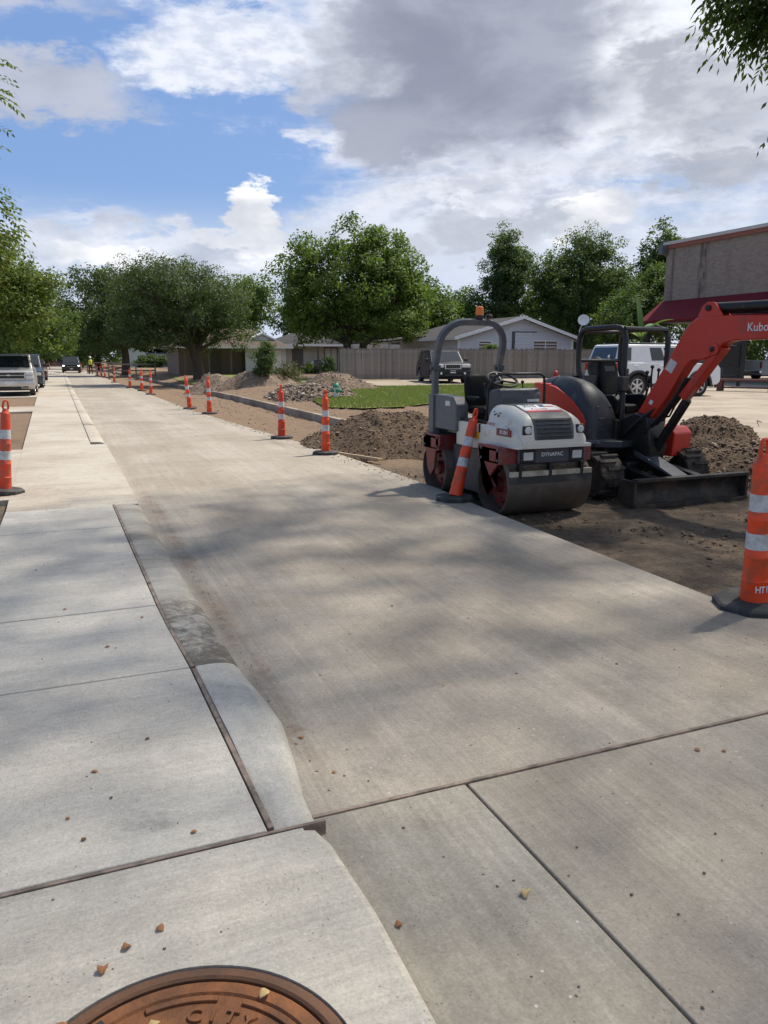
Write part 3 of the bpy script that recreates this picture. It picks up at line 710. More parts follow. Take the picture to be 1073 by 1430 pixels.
# scraper, its rubber blade and spray bar over the front drum; the same at the rear
for yc, sg in ((-.75, -1), (.75, 1)):
    y0 = yc + sg * .335
    sb = MB().span((-.53, y0 - .02, .475), (.545, y0 + .02, .535)).build('scraper_bar', M['cream_dirty'], ro, .006)
    MB().span((-.53, y0 - .012 + sg * .012, .40), (.545, y0 + .003 + sg * .012, .474)).build('rubber_blade', M['rubber'], sb)
    for x_ in (-.41, -.02, .40):
        MB().span((x_ - .018, y0 - .03, .47), (x_ + .018, y0 + .03, .62)).build('clamp', M['black'], sb, .004)
    MB().tube([(-.5, y0 - sg * .16, .60), (.5, y0 - sg * .16, .60)], .022, 8).build('spray_bar', M['black'], ro)
    q = MB()
    for k in range(90):
        x_ = random.uniform(-.5, .52); s_ = random.uniform(.008, .026); q.ball((x_, y0 - sg * random.uniform(.03, .2), .558 + random.uniform(-.01, .02)), (s_, s_ * .8, s_ * .6), 5, 3)
    q.span((-.5, min(y0 - sg * .03, y0 - sg * .26), .53), (.5, max(y0 - sg * .03, y0 - sg * .26), .56)).build('mud_crust', M['pile_dark'], ro, kind='stuff')
# hood
HP = [(-.40, 1.225), (-.68, 1.225), (-.98, 1.15), (-1.06, 1.10), (-1.105, 1.025), (-1.125, .90), (-1.13, .815)]   # ridge line of the hood, (y, z)
def hood_ring(y_, z_, wb, wt, zb):
    """one cross-section from lower left, over the top, to lower right"""
    pts = []
    zz = max(z_, zb + .02); r_ = min(.17, (zz - zb) * .9)
    pts += [(-wb, y_, zb), (-wb, y_, zb + (zz - zb) * .35), (-(wb * .7 + wt * .3), y_, zz - r_)]
    for a in np.linspace(15, 90, 5): pts.append((-(wt - .0) - (wb * .7 + wt * .3 - wt) * math.cos(R(a)), y_, zz - r_ + r_ * math.sin(R(a))))
    return [Vector(p) for p in pts] + [Vector((-p[0], p[1], p[2])) for p in reversed(pts)]
def hood_at(y_, z_): return (.475 if y_ > -1.0 else .475 - .05 * ((-1.0 - y_) / .13)), (.265 if y_ > -1 else .265 + .09 * ((-1. - y_) / .13))
rings = [hood_ring(y_, z_, hood_at(y_, z_)[0], hood_at(y_, z_)[1], .80) for y_, z_ in HP]
hood = MB().loft(rings).span((-.487, -1.14, .785), (.487, -.40, .822)).build('hood', M['cream'], ro, .014, 3, smooth=50)
# dark centre panel over the top and down the front, louvres on its face
def strip(prof, w_fn, off):
    rg = []
    for i, (y_, z_) in enumerate(prof):
        a = Vector(prof[max(i - 1, 0)]); b_ = Vector(prof[min(i + 1, len(prof) - 1)]); t_ = (b_ - a).normalized(); nn = Vector((t_.y, -t_.x))
        if nn.dot(Vector((-.5, 1))) < 0: nn = -nn
        p1 = Vector((y_, z_)) + nn * off; p0 = Vector((y_, z_)) - nn * .03; w_ = w_fn(i)
        rg.append([Vector((-w_, p0.x, p0.y)), Vector((-w_, p1.x, p1.y)), Vector((w_, p1.x, p1.y)), Vector((w_, p0.x, p0.y))])
    return MB().loft(rg)
WP = [.25, .25, .255, .26, .26, .255, .25]
hp = strip(HP[:-1] + [(-1.127, .875)], lambda i: WP[i], .007).build('hood_panel', M['charcoal'], ro, .006, 2, smooth=25)
for k in range(5):
    z_ = .90 + k * .043; y_ = float(np.interp(z_, [.815, .90, 1.025, 1.10, 1.15], [-1.13, -1.125, -1.105, -1.06, -.98]))
    MB().box((0, y_ - .006, z_ + .012), (.45, .030, .009), Matrix.Rotation(R(-28), 3, 'X')).build('louvre', M['charcoal'], hp, .002, 1)
    MB().box((0, y_ - .0075, z_ - .005), (.44, .004, .024), Matrix.Rotation(R(-8), 3, 'X')).build('louvre_slot', M['black'], hp)
for sx in (-1, 1):
    lh = MB().box((sx * .345, -1.108, .985), (.115, .03, .105)).build('headlight', M['black'], ro, .018, 2)
    MB().lathe([(.040, 0), (.040, .012), (.032, .02), (.005, .022)], 20, Matrix.Translation((sx * .342, -1.122, .985)) @ Matrix.Rotation(R(90), 4, 'X')).build('lens', M['lens'], lh)
# rental plate on the sloping hood panel
pa, pb = Vector((0, -.68, 1.225)), Vector((0, -.98, 1.15)); sl_ = (pa - pb).normalized(); nn = Vector((0, -sl_.z, sl_.y)); 
if nn.z < 0: nn = -nn
pc = (pa + pb) / 2 + nn * .0075 + sl_ * .02
def on_plate(x_, v_, up=.0): return pc + Vector((x_, 0, 0)) + sl_ * v_ + nn * up
def plate(x0, x1, v0, v1, up, th, mat, name, par):
    X = frame(on_plate((x0 + x1) / 2, (v0 + v1) / 2, up + th / 2), (1, 0, 0), sl_)
    return MB(X).box((0, 0, 0), (x1 - x0, v1 - v0, th)).build(name, mat, par)
st = plate(-.235, .235, -.075, .125, 0, .003, M['white'], 'rental_sticker', ro)
plate(-.235, .235, -.128, -.076, 0, .0028, M['red_print'], 'red_strip', st)
plate(.03, .105, .035, .115, .0031, .001, M['blue_print'], 'flag_blue', st)
plate(.105, .215, .035, .072, .0031, .001, M['red_print'], 'flag_red', st)
for bd, v_ in (('TEXAS', .100), ('STATE', .052)):
    text(bd, .052, M['black_print'], st, frame(on_plate(-.10, v_, .0033), (1, 0, 0), sl_), 'lettering', .0006, .02, .15, 1.15)
text('Rentals', .060, M['red_print'], st, frame(on_plate(-.03, -.03, .0033), (1, 0, 0), sl_), 'lettering', .0006, .02, .2, 1.2)
text('••• ••• ••••', .030, M['white'], st, frame(on_plate(.0, -.102, .0033), (1, 0, 0), sl_), 'lettering', .0006)
# model badge on the left flank of the hood, scrape marks, small latch
bp_ = MB().span((-.486, -1.0, .905), (-.470, -.70, .985)).build('badge_plate', M['darkred'], ro, .003, 1)
text('RUSH', .062, M['white'], bp_, frame((-.4875, -.855, .945), (0, -1, 0), (0, 0, 1)), 'lettering', .0008, .01, .2, 1.1)
text('DYNAPAC', .045, M['darkred'], ro, frame((-.4785, -.55, 1.02), (0, -1, 0), (0, 0, 1)), 'lettering', .0008, .015, .2)
for y_, z_, s_ in ((-.62, 1.13, .02), (-.655, 1.14, .014), (-.70, 1.12, .024), (-.60, 1.16, .012), (-.73, 1.15, .016), (-.93, .99, .02)):
    MB().box((-.455 + (z_ - 1.0) * .19 * 0 - .012 + max(0, z_ - 1.08) * .12, y_, z_), (.02, s_, s_ * .7), Matrix.Rotation(random.random() * 3, 3, 'X')).build('paint_chip', M['charcoal'], hood)
# body behind the hood
body = MB().prism([(-.42, .70), (-.42, 1.0), (.24, 1.0), (.30, .94), (.30, .70)], 'x', -.47, .47).build('body', M['cream'], ro, .02, 3)
MB().span((-.477, -.29, .82), (-.469, -.17, .90)).build('warning_sticker', M['yellow_print'], body)
MB().span((-.482, -.31, .90), (-.468, -.28, 1.0)).build('latch', M['black'], body, .004, 1)
MB().prism([(-.42, .16), (-.42, .70), (.40, .70), (.40, .30), (.25, .16)], 'x', -.455, .455).build('centre_frame', M['ex_dark'], ro, .02, 2)
MB().lathe([(.09, .10), (.09, .7)], 16, Matrix.Translation((0, 0, 0))).build('steering_joint', M['black'], ro)
for sx in (-1, 1):   # side boxes by the rear drum
    bx = MB().prism([(.24, .86), (.24, 1.19), (.34, 1.285), (.86, 1.30), (.86, .86)], 'x', sx * .51, sx * .33).build('side_box', M['charcoal_lt'], ro, .022, 3)
    MB().span((sx * .515, .40, 1.17), (sx * .508, .52, 1.23)).build('label_plate', M['lens'], bx)
MB().span((-.33, .30, .84), (.33, .88, .93)).span((-.45, .86, .56), (.45, .93, .92)).build('rear_deck', M['charcoal_lt'], ro, .012)
MB().span((-.33, .28, .80), (.33, .84, 1.02)).build('rear_tank', M['cream'], ro, .03, 3)
MB().span((-.44, -.38, 1.002), (.44, .24, 1.03)).build('floor_plate', M['black'], ro, .006)
# seat
se = MB().box((-.06, .16, 1.12), (.46, .42, .10)).build('seat', M['seat'], ro, .04, 3)
MB().box((-.06, .15, 1.05), (.34, .36, .09)).build('seat_base', M['black'], se, .01)
rg = []
for z_, w_, dpt in ((1.12, .44, .10), (1.25, .47, .12), (1.42, .47, .12), (1.52, .43, .10), (1.565, .34, .06)):
    yb = .37 + (z_ - 1.1) * .18
    rg.append([Vector((-.06 + w_ / 2 * math.copysign(abs(math.cos(a)) ** .5, math.cos(a)), yb + dpt / 2 * math.copysign(abs(math.sin(a)) ** .6, math.sin(a)), z_)) for a in np.linspace(0, 2 * math.pi, 20, endpoint=False)])
MB().loft(rg).build('backrest', M['seat'], ro, smooth=60)
for sx in (-1, 1):
    MB().box((-.06 + sx * .25, .20, 1.27), (.055, .30, .05)).build('armrest', M['seat'], ro, .018, 2)
# console, wheel, handrail, levers
cs = MB().prism([(-.40, 1.02), (-.40, 1.33), (-.34, 1.41), (-.12, 1.38), (-.06, 1.25), (-.06, 1.02)], 'x', -.26, .30).build('console', M['charcoal'], ro, .03, 3)
MB().span((.10, -.408, 1.25), (.26, -.398, 1.28)).build('label_plate', M['lens'], cs)
sw = MB(Matrix.Translation((-.05, -.07, 1.50)) @ Matrix.Rotation(R(25), 4, 'X'))
sw.tube([(.185 * math.cos(a), .185 * math.sin(a), 0) for a in np.linspace(0, 2 * math.pi, 28)], .016, 8)
for k in range(3): sw.tube([(0, 0, -.02), (.18 * math.cos(R(120 * k + 90)), .18 * math.sin(R(120 * k + 90)), 0)], .012, 6)
sw.tube([(0, 0, 0), (0, 0, -.2)], .025, 8); sw.build('steering_wheel', M['black'], ro)
MB().tube([(-.34, -.22, 1.03), (-.34, -.24, 1.42), (-.28, -.30, 1.545), (-.2, -.34, 1.575), (.30, -.34, 1.575), (.37, -.33, 1.54), (.43, -.26, 1.40), (.43, -.26, 1.02)], .016, 8).build('handrail', M['black'], ro)
for x_, l_ in ((.24, .16), (-.29, .13)):
    lv = MB().tube([(x_, -.10, 1.30), (x_ + .01, -.05, 1.30 + l_)], .009, 6).ball((x_ + .01, -.05, 1.31 + l_), .022, 8, 6).build('lever', M['black'], ro)
# roll bar (square tube, hinged half-way, leaning forward above the hinge)
rb = [(-.475, .90, .60), (-.475, .90, 1.20), (-.475, .89, 1.62)]
def arc(cx_, cz_, r_, a0, a1, n):
    return [(cx_ + r_ * math.cos(R(a)), None, cz_ + r_ * math.sin(R(a))) for a in np.linspace(a0, a1, n)]
top = arc(-.165, 1.90, .31, 180, 90, 7) + arc(.165, 1.90, .31, 90, 0, 7)
rbp = [(-.475, .90, .58), (-.475, .90, 1.66)] + [(p[0], .90 - (p[2] - 1.66) * .32, p[2]) for p in top] + [(.475, .90, 1.66), (.475, .90, .58)]
MB().tube(rbp, .054, 4, sq=True).build('roll_bar', M['charcoal_lt'], ro, .008, 2, smooth=30)
for sx in (-1, 1):
    MB().span((sx * .52, .83, 1.60), (sx * .43, .97, 1.67)).lathe([(.022, -.07), (.022, .07)], 10, TX((sx * .475, .9, 1.62), 'x')).build('hinge', M['charcoal'], ro, .006)
    MB().span((sx * .535, .83, .56), (sx * .42, .97, 1.30)).build('roll_bar_post', M['charcoal_lt'], ro, .008)
bc = MB().lathe([(.06, 0), (.06, .03), (.05, .035)], 18, Matrix.Translation((.06, .72, 2.262))).build('beacon_base', M['black'], ro)
MB().lathe([(.052, 0), (.052, .06), (.046, .10), (.03, .112), (.001, .115)], 20, Matrix.Translation((.06, .72, 2.296))).build('beacon', M['amber'], ro)
MB().lathe([(.04, 0), (.045, .03), (.03, .05), (.002, .055)], 12, Matrix.Translation((.20, .72, 2.262))).build('work_lamp', M['black'], ro)
# ------------------------------------------------------------------ mini excavator
ex = thing('mini_excavator', 'red and black mini excavator with open roll frame and dozer blade on the dirt', 'excavator', (7.0, 8.9, -.155))
# tracks
def track_side(sx):
    xc = sx * .69; w_ = .17; L_, r_ = .88, .265
    def loop(r2, n=16):
        pts = [(-L_ + r2 * math.cos(a), .275 + r2 * math.sin(a)) for a in np.linspace(R(90), R(270), n)]
        pts += [(L_ + r2 * math.cos(a), .275 + r2 * math.sin(a)) for a in np.linspace(R(-90), R(90), n)]
        return pts
    o_, i_ = loop(r_), loop(r_ - .045); n = len(o_)
    m = MB()
    rings = [[Vector((xc - w_, *o_[k])), Vector((xc + w_, *o_[k])), Vector((xc + w_, *i_[k])), Vector((xc - w_, *i_[k]))] for k in range(n)]
    rings.append(rings[0]); m.loft(rings, cap=False)
    # lugs
    per = []; P_ = o_ + [o_[0]]
    for k in range(n):
        a, b_ = Vector(P_[k]), Vector(P_[k + 1]); ln = (b_ - a).length; per.append(ln)
    tot = sum(per); nl = 52
    for q_ in range(nl):
        dist = tot * q_ / nl; k = 0
        while dist > per[k]: dist -= per[k]; k += 1
        a, b_ = Vector(P_[k]), Vector(P_[k + 1]); t_ = (b_ - a).normalized(); p = a + t_ * dist; nn = Vector((t_.y, -t_.x))
        if nn.dot(p - Vector((max(-L_, min(L_, p.x)), .275))) < 0: nn = -nn
        Q = Matrix(((1, 0, 0), (0, t_.x, nn.x), (0, t_.y, nn.y)))
        off = (.045 if q_ % 2 else -.045)
        m.box((xc + off, p.x + nn.x * .014, p.y + nn.y * .014), (w_ * 1.45, .045, .036), Q)
    tr = m.build('track', M['track'], ex, smooth=25)
    MB().span((xc - .10, -.62, .20), (xc + .10, .62, .36)).build('track_frame', M['black'], tr, .02)
    for y_, rr in ((-L_, .20), (L_, .215)):
        MB().lathe([(.06, -.11), (rr, -.10), (rr, -.04), (rr * .7, -.03), (rr * .7, .03), (rr, .04), (rr, .10), (.06, .11)], 20, TX((xc, y_, .275), 'x')).build('idler' if y_ < 0 else 'sprocket', M['blade'], tr)
    for k in range(4):
        MB().lathe([(.03, -.12), (.085, -.11), (.085, .11), (.03, .12)], 14, TX((xc, -.48 + k * .32, .14), 'x')).build('roller', M['blade'], tr)
track_side(-1); track_side(1)
MB().span((-.56, -.42, .26), (.56, .42, .48)).span((-.32, -.95, .30), (.32, -.3, .44)).build('undercarriage', M['black'], ex, .03)
# dozer blade: curved plate, end plates, lift arms and ram
bprof = []
for a in np.linspace(-52, 50, 9): bprof.append((-1.62 - .30 * (1 - math.cos(R(a))) * .9 - .03, .175 + .205 * math.sin(R(a))))
bl = MB()
outer = bprof; inner = [(p[0] + .035, p[1]) for p in bprof]
bl.prism(outer + inner[::-1], 'x', -.885, .885)
for sx in (-1, 1):
    bl.prism([(-1.78, .02), (-1.78, .335), (-1.56, .335), (-1.50, .30), (-1.50, .08), (-1.58, .02)], 'x', sx * .86, sx * .895)
bl.span((-.87, -1.80, .315), (.87, -1.70, .355)).span((-.88, -1.80, -.0), (.88, -1.765, .055))
blade = bl.build('dozer_blade', M['blade'], ex, .006, 2)
for sx in (-1, 1):
    MB().prism([(-1.62, .16), (-1.62, .30), (-.85, .40), (-.85, .26)], 'x', sx * .28, sx * .40).build('blade_arm', M['black'], ex, .01)
MB().prism([(-1.60, .30), (-1.58, .335), (-.86, .575), (-.80, .52)], 'x', -.15, .09).build('ram_cover', M['charcoal'], ex, .008)
MB().prism([(-1.60, .20), (-1.60, .30), (-.84, .52), (-.80, .42)], 'x', -.10, .06).build('blade_ram', M['black'], ex, .01)
MB().lathe([(.42, .47), (.42, .56), (.40, .60), (.36, .62)], 32).build('swing_ring', M['black'], ex)

TU = Matrix.Rotation(R(11.5), 4, 'Z')
def U(): return MB(TU)
# deck
deck = [(-.78, -.55), (-.55, -.78), (.60, -.78), (.76, -.55), (.78, .25)] + [(.80 * math.cos(a), .25 + .72 * math.sin(a)) for a in np.linspace(R(12), R(168), 14)] + [(-.78, .25)]
U().prism(deck, 'z', .61, .70).build('deck', M['ex_dark'], ex, .015)
U().span((-.66, -.62, .53), (.66, .5, .612)).build('deck_frame', M['black'], ex, .01)
# hood: right-hand cover running forward and the engine bonnet around the back
def rect_ring(y_, x0, x1, z0, z1, r_, n=5):
    r_ = min(r_, (x1 - x0) * .48, (z1 - z0) * .9)
    pts = [Vector((x0, y_, z0))]
    for a in np.linspace(180, 90, n): pts.append(Vector((x0 + r_ + r_ * math.cos(R(a)), y_, z1 - r_ + r_ * math.sin(R(a)))))
    for a in np.linspace(90, 0, n): pts.append(Vector((x1 - r_ + r_ * math.cos(R(a)), y_, z1 - r_ + r_ * math.sin(R(a)))))
    pts.append(Vector((x1, y_, z0))); return pts
rings = []
for y_, z1, x0 in ((-.50, .78, -.72), (-.495, .92, -.755), (-.465, 1.08, -.775), (-.40, 1.22, -.785), (-.29, 1.34, -.79), (-.14, 1.435, -.79), (.04, 1.49, -.79), (.2, 1.515, -.79), (.34, 1.515, -.785)):
    rings.append(rect_ring(y_, x0, -.26, .695, z1, .26))
hd = U().loft(rings).build('side_cover', M['ex_dark'], ex, smooth=55)
rings = []
for k, y_ in enumerate(np.linspace(.30, .835, 12)):
    f_ = (y_ - .30) / .54; w_ = .79 * (1 - f_ ** 2.8) ** (1 / 2.8); z1 = 1.515 - .16 * f_ ** 2 - .25 * max(0, f_ - .8)
    rings.append(rect_ring(y_, -max(w_, .1), max(w_, .1), .66 + .06 * f_, z1, .24))
bonnet = U().loft(rings).build('engine_bonnet', M['ex_dark'], ex, smooth=55)
# red panels
U().prism([(.36, 1.41), (.18, 1.375), (.02, 1.30), (-.15, 1.20), (-.34, 1.02), (-.385, .93), (-.34, .76), (.1, .74), (.36, .74)], 'x', -.803, -.72).build('side_panel', M['ex_red'], ex, .012, 3)
def plan(off):
    out = []
    for a in np.linspace(0, 1, 22):
        th = math.pi * (1 - a); cx_, sx_ = math.cos(th), math.sin(th)
        out.append(((.79 + off) * math.copysign(abs(cx_) ** (2 / 2.8), cx_), .30 + (.54 + off) * abs(sx_) ** (2 / 2.8)))
    return out
po, pi_ = plan(.014), plan(-.05)
m = U(); rg = []
for k in range(22):
    f_ = abs(k - 3) / 18; zt = 1.42 - .06 * f_
    rg.append([Vector((*po[k], .74)), Vector((*po[k], zt)), Vector((*pi_[k], zt + .01)), Vector((*pi_[k], .74))])
m.loft(rg).build('counterweight', M['ex_red'], ex, .01, 2, smooth=50)
U().span((-.80, -.60, .655), (-.40, .3, .705)).build('step', M['charcoal_lt'], ex, .012)
for k in range(5):
    z_ = .82 + k * .075; y_ = float(np.interp(z_ + .04, [.80, .88, 1.02, 1.17, 1.32], [-.50, -.495, -.48, -.43, -.31]))
    U().box((-.50, y_ + .006, z_), (.30, .03, .02), Matrix.Rotation(R(-35), 3, 'X')).build('vent_louvre', M['ex_dark'], hd, .006, 2)
# left-hand red tool box
U().prism([(-1.0, .47), (-1.02, .78), (-.93, .86), (-.45, .86), (-.45, .47)], 'x', .22, .60).build('tool_box', M['ex_red'], ex, .02, 3)
U().span((.30, .1, .70), (.76, .34, 1.05)).build('seat_tank', M['ex_dark'], ex, .03)
# floor, seat, consoles, levers
U().span((-.22, -.74, .70), (.74, .1, .735)).build('floor_mat', M['rubber'], ex, .005)
se = U().box((.40, -.02, 1.06), (.46, .44, .12)).build('seat', M['seat'], ex, .04, 3)
U().span((.20, -.16, .735), (.60, .22, 1.0)).build('seat_box', M['black'], se, .02)
rg = []
for z_, w_, dp in ((1.05, .42, .09), (1.2, .48, .12), (1.42, .48, .12), (1.60, .46, .11), (1.70, .40, .10), (1.74, .30, .06)):
    yb = .20 + (z_ - 1.05) * .22
    rg.append([Vector((.40 + w_ / 2 * .86 * math.copysign(abs(math.cos(a)) ** .5, math.cos(a)), yb + dp / 2 * math.copysign(abs(math.sin(a)) ** .6, math.sin(a)), z_)) for a in np.linspace(0, 2 * math.pi, 20, endpoint=False)])
U().loft(rg).build('backrest', M['seat'], ex, smooth=60)
U().box((.40, .285, 1.60), (.24, .04, .10), Matrix.Rotation(R(-12), 3, 'X')).build('head_pad', M['ex_dark'], ex, .02, 2)
for x_ in (-.08, .56):
    cs = U().prism([(-.32, 1.0), (-.36, 1.20), (-.26, 1.27), (.16, 1.24), (.16, .95)], 'x', x_ - .075, x_ + .075).build('control_console', M['black'], ex, .025, 2)
    U().tube([(x_, -.27, 1.25), (x_ + .01, -.30, 1.40)], .012, 8).ball((x_ + .01, -.31, 1.46), (.028, .032, .06), 10, 8).build('joystick', M['black'], cs)
U().span((.02, -.70, .735), (.46, -.60, 1.14)).build('front_console', M['black'], ex, .03)
for x_, h_ in ((.10, 1.55), (.20, 1.62), (.34, 1.58)):
    U().tube([(x_, -.64, 1.1), (x_ + .01, -.60, h_ - .12), (x_ - .02, -.63, h_)], .012, 8).ball((x_ - .02, -.63, h_ + .02), .026, 8, 6).build('travel_lever', M['black'], ex)
# roll frame: two side hoops joined across the front and the back
rf = U()
for x_ in (-.22, .665):
    rf.tube([(x_, -.02, 1.16), (x_, .06, 1.24), (x_, .22, 1.42), (x_, .295, 1.58), (x_, .31, 1.75), (x_, .31, 1.98), (x_, .295, 2.06), (x_, .255, 2.12), (x_, .18, 2.15), (x_, -.32, 2.16), (x_, -.41, 2.14), (x_, -.465, 2.09), (x_, -.49, 2.0), (x_, -.49, .72)], .040, 10)
rf.tube([(-.22, -.46, 2.135), (.665, -.46, 2.135)], .034, 10).tube([(-.22, .28, 2.12), (.665, .28, 2.12)], .030, 10).tube([(-.22, .31, 1.72), (.665, .31, 1.72)], .026, 8)
rf.tube([(-.22, -.02, 1.16), (-.22, -.05, .9)], .04, 8).tube([(.665, -.02, 1.16), (.665, -.05, .9)], .04, 8)
rf.build('roll_frame', M['black'], ex, smooth=60)
U().span((-.255, -.545, 1.42), (-.185, -.535, 1.62)).build('mirror', M['black'], ex, .01)
U().box((-.26, -.52, 1.42), (.14, .10, .2)).build('work_light', M['black'], ex, .02, 2)
# swing bracket and boom (boom plane: x = -.147)
BX, BY = -.147, -.725
def B(t_, z_, lat=0.): return (BX + lat, BY - t_, z_)
sb = U()
sb.prism([(BY + .28, .50), (BY + .28, .92), (BY - .05, 1.06), (BY - .26, 1.02), (BY - .34, .60), (BY - .28, .42), (BY, .40)], 'x', BX - .17, BX + .17)
sb.lathe([(.13, .38), (.13, .95)], 20, Matrix.Translation((BX, BY + .16, 0)))
sb.build('swing_bracket', M['black'], ex, .03, 3)
outline = [(.02, 1.00), (.055, 1.09), (.38, 1.615), (.655, 2.09), (.70, 2.15), (.79, 2.22), (.93, 2.25), (1.70, 2.225), (2.42, 2.02), (2.62, 1.94), (2.66, 1.86), (2.58, 1.80), (2.40, 1.815), (1.72, 1.965), (1.30, 1.955), (1.18, 1.92), (1.10, 1.84), (1.0, 1.76), (.90, 1.73), (.78, 1.73), (.70, 1.655), (.47, 1.27), (.24, .96), (.14, .90), (.05, .92)]
for (t_, z_) in ((.10, 1.0), (1.06, 1.86), (2.55, 1.88)): pass
bm_ = U().prism([(BY - p[0], p[1]) for p in outline], 'x', BX - .095, BX + .095)
boom = bm_.build('boom', M['ex_red'], ex, .014, 3, smooth=30)
def lug(t_, z_, r_, w_, par, name='pin', mat='black'):
    return U().lathe([(r_ * .6, -w_ - .012), (r_, -w_ - .006), (r_, w_ + .006), (r_ * .6, w_ + .012)], 16, TX(B(t_, z_), 'x')).build(name, M[mat], par)
lug(.10, 1.0, .06, .14, boom); lug(1.06, 1.86, .075, .105, boom, 'boss', 'ex_red'); lug(1.06, 1.86, .03, .122, boom); lug(2.55, 1.88, .055, .11, boom)
# arm-ram bracket on top of the boom, arm ram
for s_ in (-1, 1):
    U().prism([(BY - .80, 2.20), (BY - .86, 2.36), (BY - .92, 2.405), (BY - 1.02, 2.40), (BY - 1.08, 2.33), (BY - 1.16, 2.22)], 'x', BX + s_ * .085, BX + s_ * .055).build('ram_bracket', M['ex_red'], boom, .006)
lug(.95, 2.335, .035, .10, boom)
U().tube([B(.95, 2.335), B(1.02, 2.338)], .045, 12).tube([B(1.02, 2.338), B(2.12, 2.33)], .060, 16).tube([B(2.10, 2.33), B(2.15, 2.33)], .066, 16).build('arm_ram', M['black'], ex)
U().tube([B(2.1, 2.33), B(2.62, 2.29)], .028, 12).build('ram_rod', M['chrome'], ex)
# boom ram with its red guard
U().tube([B(.30, .60), B(.70, 1.25)], .058, 14).build('boom_ram', M['black'], ex)
U().tube([B(.66, 1.19), B(1.06, 1.86)], .030, 12).build('ram_rod', M['chrome'], ex)
g0, g1 = Vector(B(.62, 1.30)), Vector(B(1.10, 1.92)); dv = (g1 - g0).normalized(); up_ = Vector((1, 0, 0)).cross(dv)
Q = Matrix((Vector((1, 0, 0)), dv, up_)).transposed()
gm = U()
gm.box((g0 + g1) / 2 - up_ * .085 * (1 if up_.y < 0 else -1) * -1, (.15, (g1 - g0).length, .022), Q)
for s_ in (-1, 1): gm.box((g0 + g1) / 2 + Vector((s_ * .069, 0, 0)) + up_ * .045 * (1 if up_.y < 0 else -1), (.012, (g1 - g0).length, .10), Q)
gm.build('ram_guard', M['ex_red'], ex, .006)
# hoses along the base and the boom
for k in range(5):
    dx = -.12 + .055 * k
    U().tube([(BX + dx, BY + .05, .80 + .03 * k), (BX + dx * 1.4, BY - .24 - .03 * k, .82 + .05 * k), (BX + dx * 1.3, BY - .44, 1.05 + .03 * k), (BX + dx, BY - .60 - .01 * k, 1.28 + .03 * k), (BX + dx * .8, BY - .72, 1.52)], .014, 6).build('hose', M['hose'], ex)
for k in range(6):
    a = k * .9; U().tube([(BX - .20 + .02 * k, BY + .22, .62 + .05 * k), (BX - .26 + .03 * k, BY + .02, .78 + .08 * math.sin(a)), (BX - .19 + .02 * k, BY - .18, .95 + .06 * math.cos(a)), (BX - .10 + .03 * k, BY - .30, 1.12 + .02 * k)], .013, 6).build('hose', M['hose'], ex)
    U().lathe([(.019, -.02), (.022, 0), (.019, .02)], 6, Matrix.Translation((BX - .20 + .02 * k, BY + .20, .63 + .05 * k)) @ Matrix.Rotation(R(90), 4, 'X')).build('fitting', M['chrome'], ex)
U().span((BX - .25, BY + .16, .56), (BX + .05, BY + .34, .95)).build('valve_block', M['blade'], ex, .01)
for k in range(2):
    U().tube([B(.3, 1.55, .06 - .05 * k), B(.62, 2.12, .06 - .05 * k), B(.85, 2.29, .06 - .05 * k), B(1.7, 2.255, .05 - .05 * k), B(2.3, 2.10, .05 - .05 * k)], .013, 6).build('hose', M['hose'], ex)
# lettering and sticker on the near flank of the boom
X = TU @ frame(B(1.635, 2.095, -.0965), (0, -1, 0), (0, 0, 1))
text('Kubota', .135, M['white'], boom, X, 'lettering', .001, .004, .0, .86)
X = TU @ frame(B(.50, 1.66, -.096), Vector((0, -.50, .86)), Vector((0, .86, .50)))
MB(X).box((0, 0, 0), (.15, .11, .002)).build('sticker', M['lens'], boom)
X = TU @ frame(B(.24, 1.20, -.096), Vector((0, -.50, .86)), Vector((0, .86, .50)))
MB(X).box((0, 0, 0), (.055, .05, .002)).build('sticker', M['white'], boom)
# arm and bucket, reaching down outside the picture
U().prism([(BY - 2.46, 1.92), (BY - 2.62, 2.02), (BY - 2.70, 2.30), (BY - 2.60, 2.36), (BY - 2.48, 2.2), (BY - 2.60, 1.2), (BY - 2.60, .62), (BY - 2.70, .58), (BY - 2.76, .66), (BY - 2.80, 1.7)], 'x', BX - .075, BX + .075).build('arm', M['ex_red'], ex, .012)
bk = [(BY - 2.70, .62), (BY - 2.82, .50), (BY - 2.86, .25), (BY - 2.74, .05), (BY - 2.50, .0), (BY - 2.30, .10), (BY - 2.32, .14), (BY - 2.52, .04), (BY - 2.72, .1), (BY - 2.81, .27), (BY - 2.78, .47), (BY - 2.66, .56)]
mb = U().prism(bk, 'x', BX - .22, BX + .22)
for s_ in (-1, 1): mb.prism([(BY - 2.68, .60), (BY - 2.83, .48), (BY - 2.86, .25), (BY - 2.74, .05), (BY - 2.50, .0), (BY - 2.30, .10)], 'x', BX + s_ * .22, BX + s_ * .205)
bucket = mb.build('bucket', M['blade'], ex, .004)
for k in range(4): U().box((BX - .18 + .12 * k, BY - 2.28, .125), (.05, .10, .025), Matrix.Rotation(R(18), 3, 'X')).build('tooth', M['blade'], bucket)
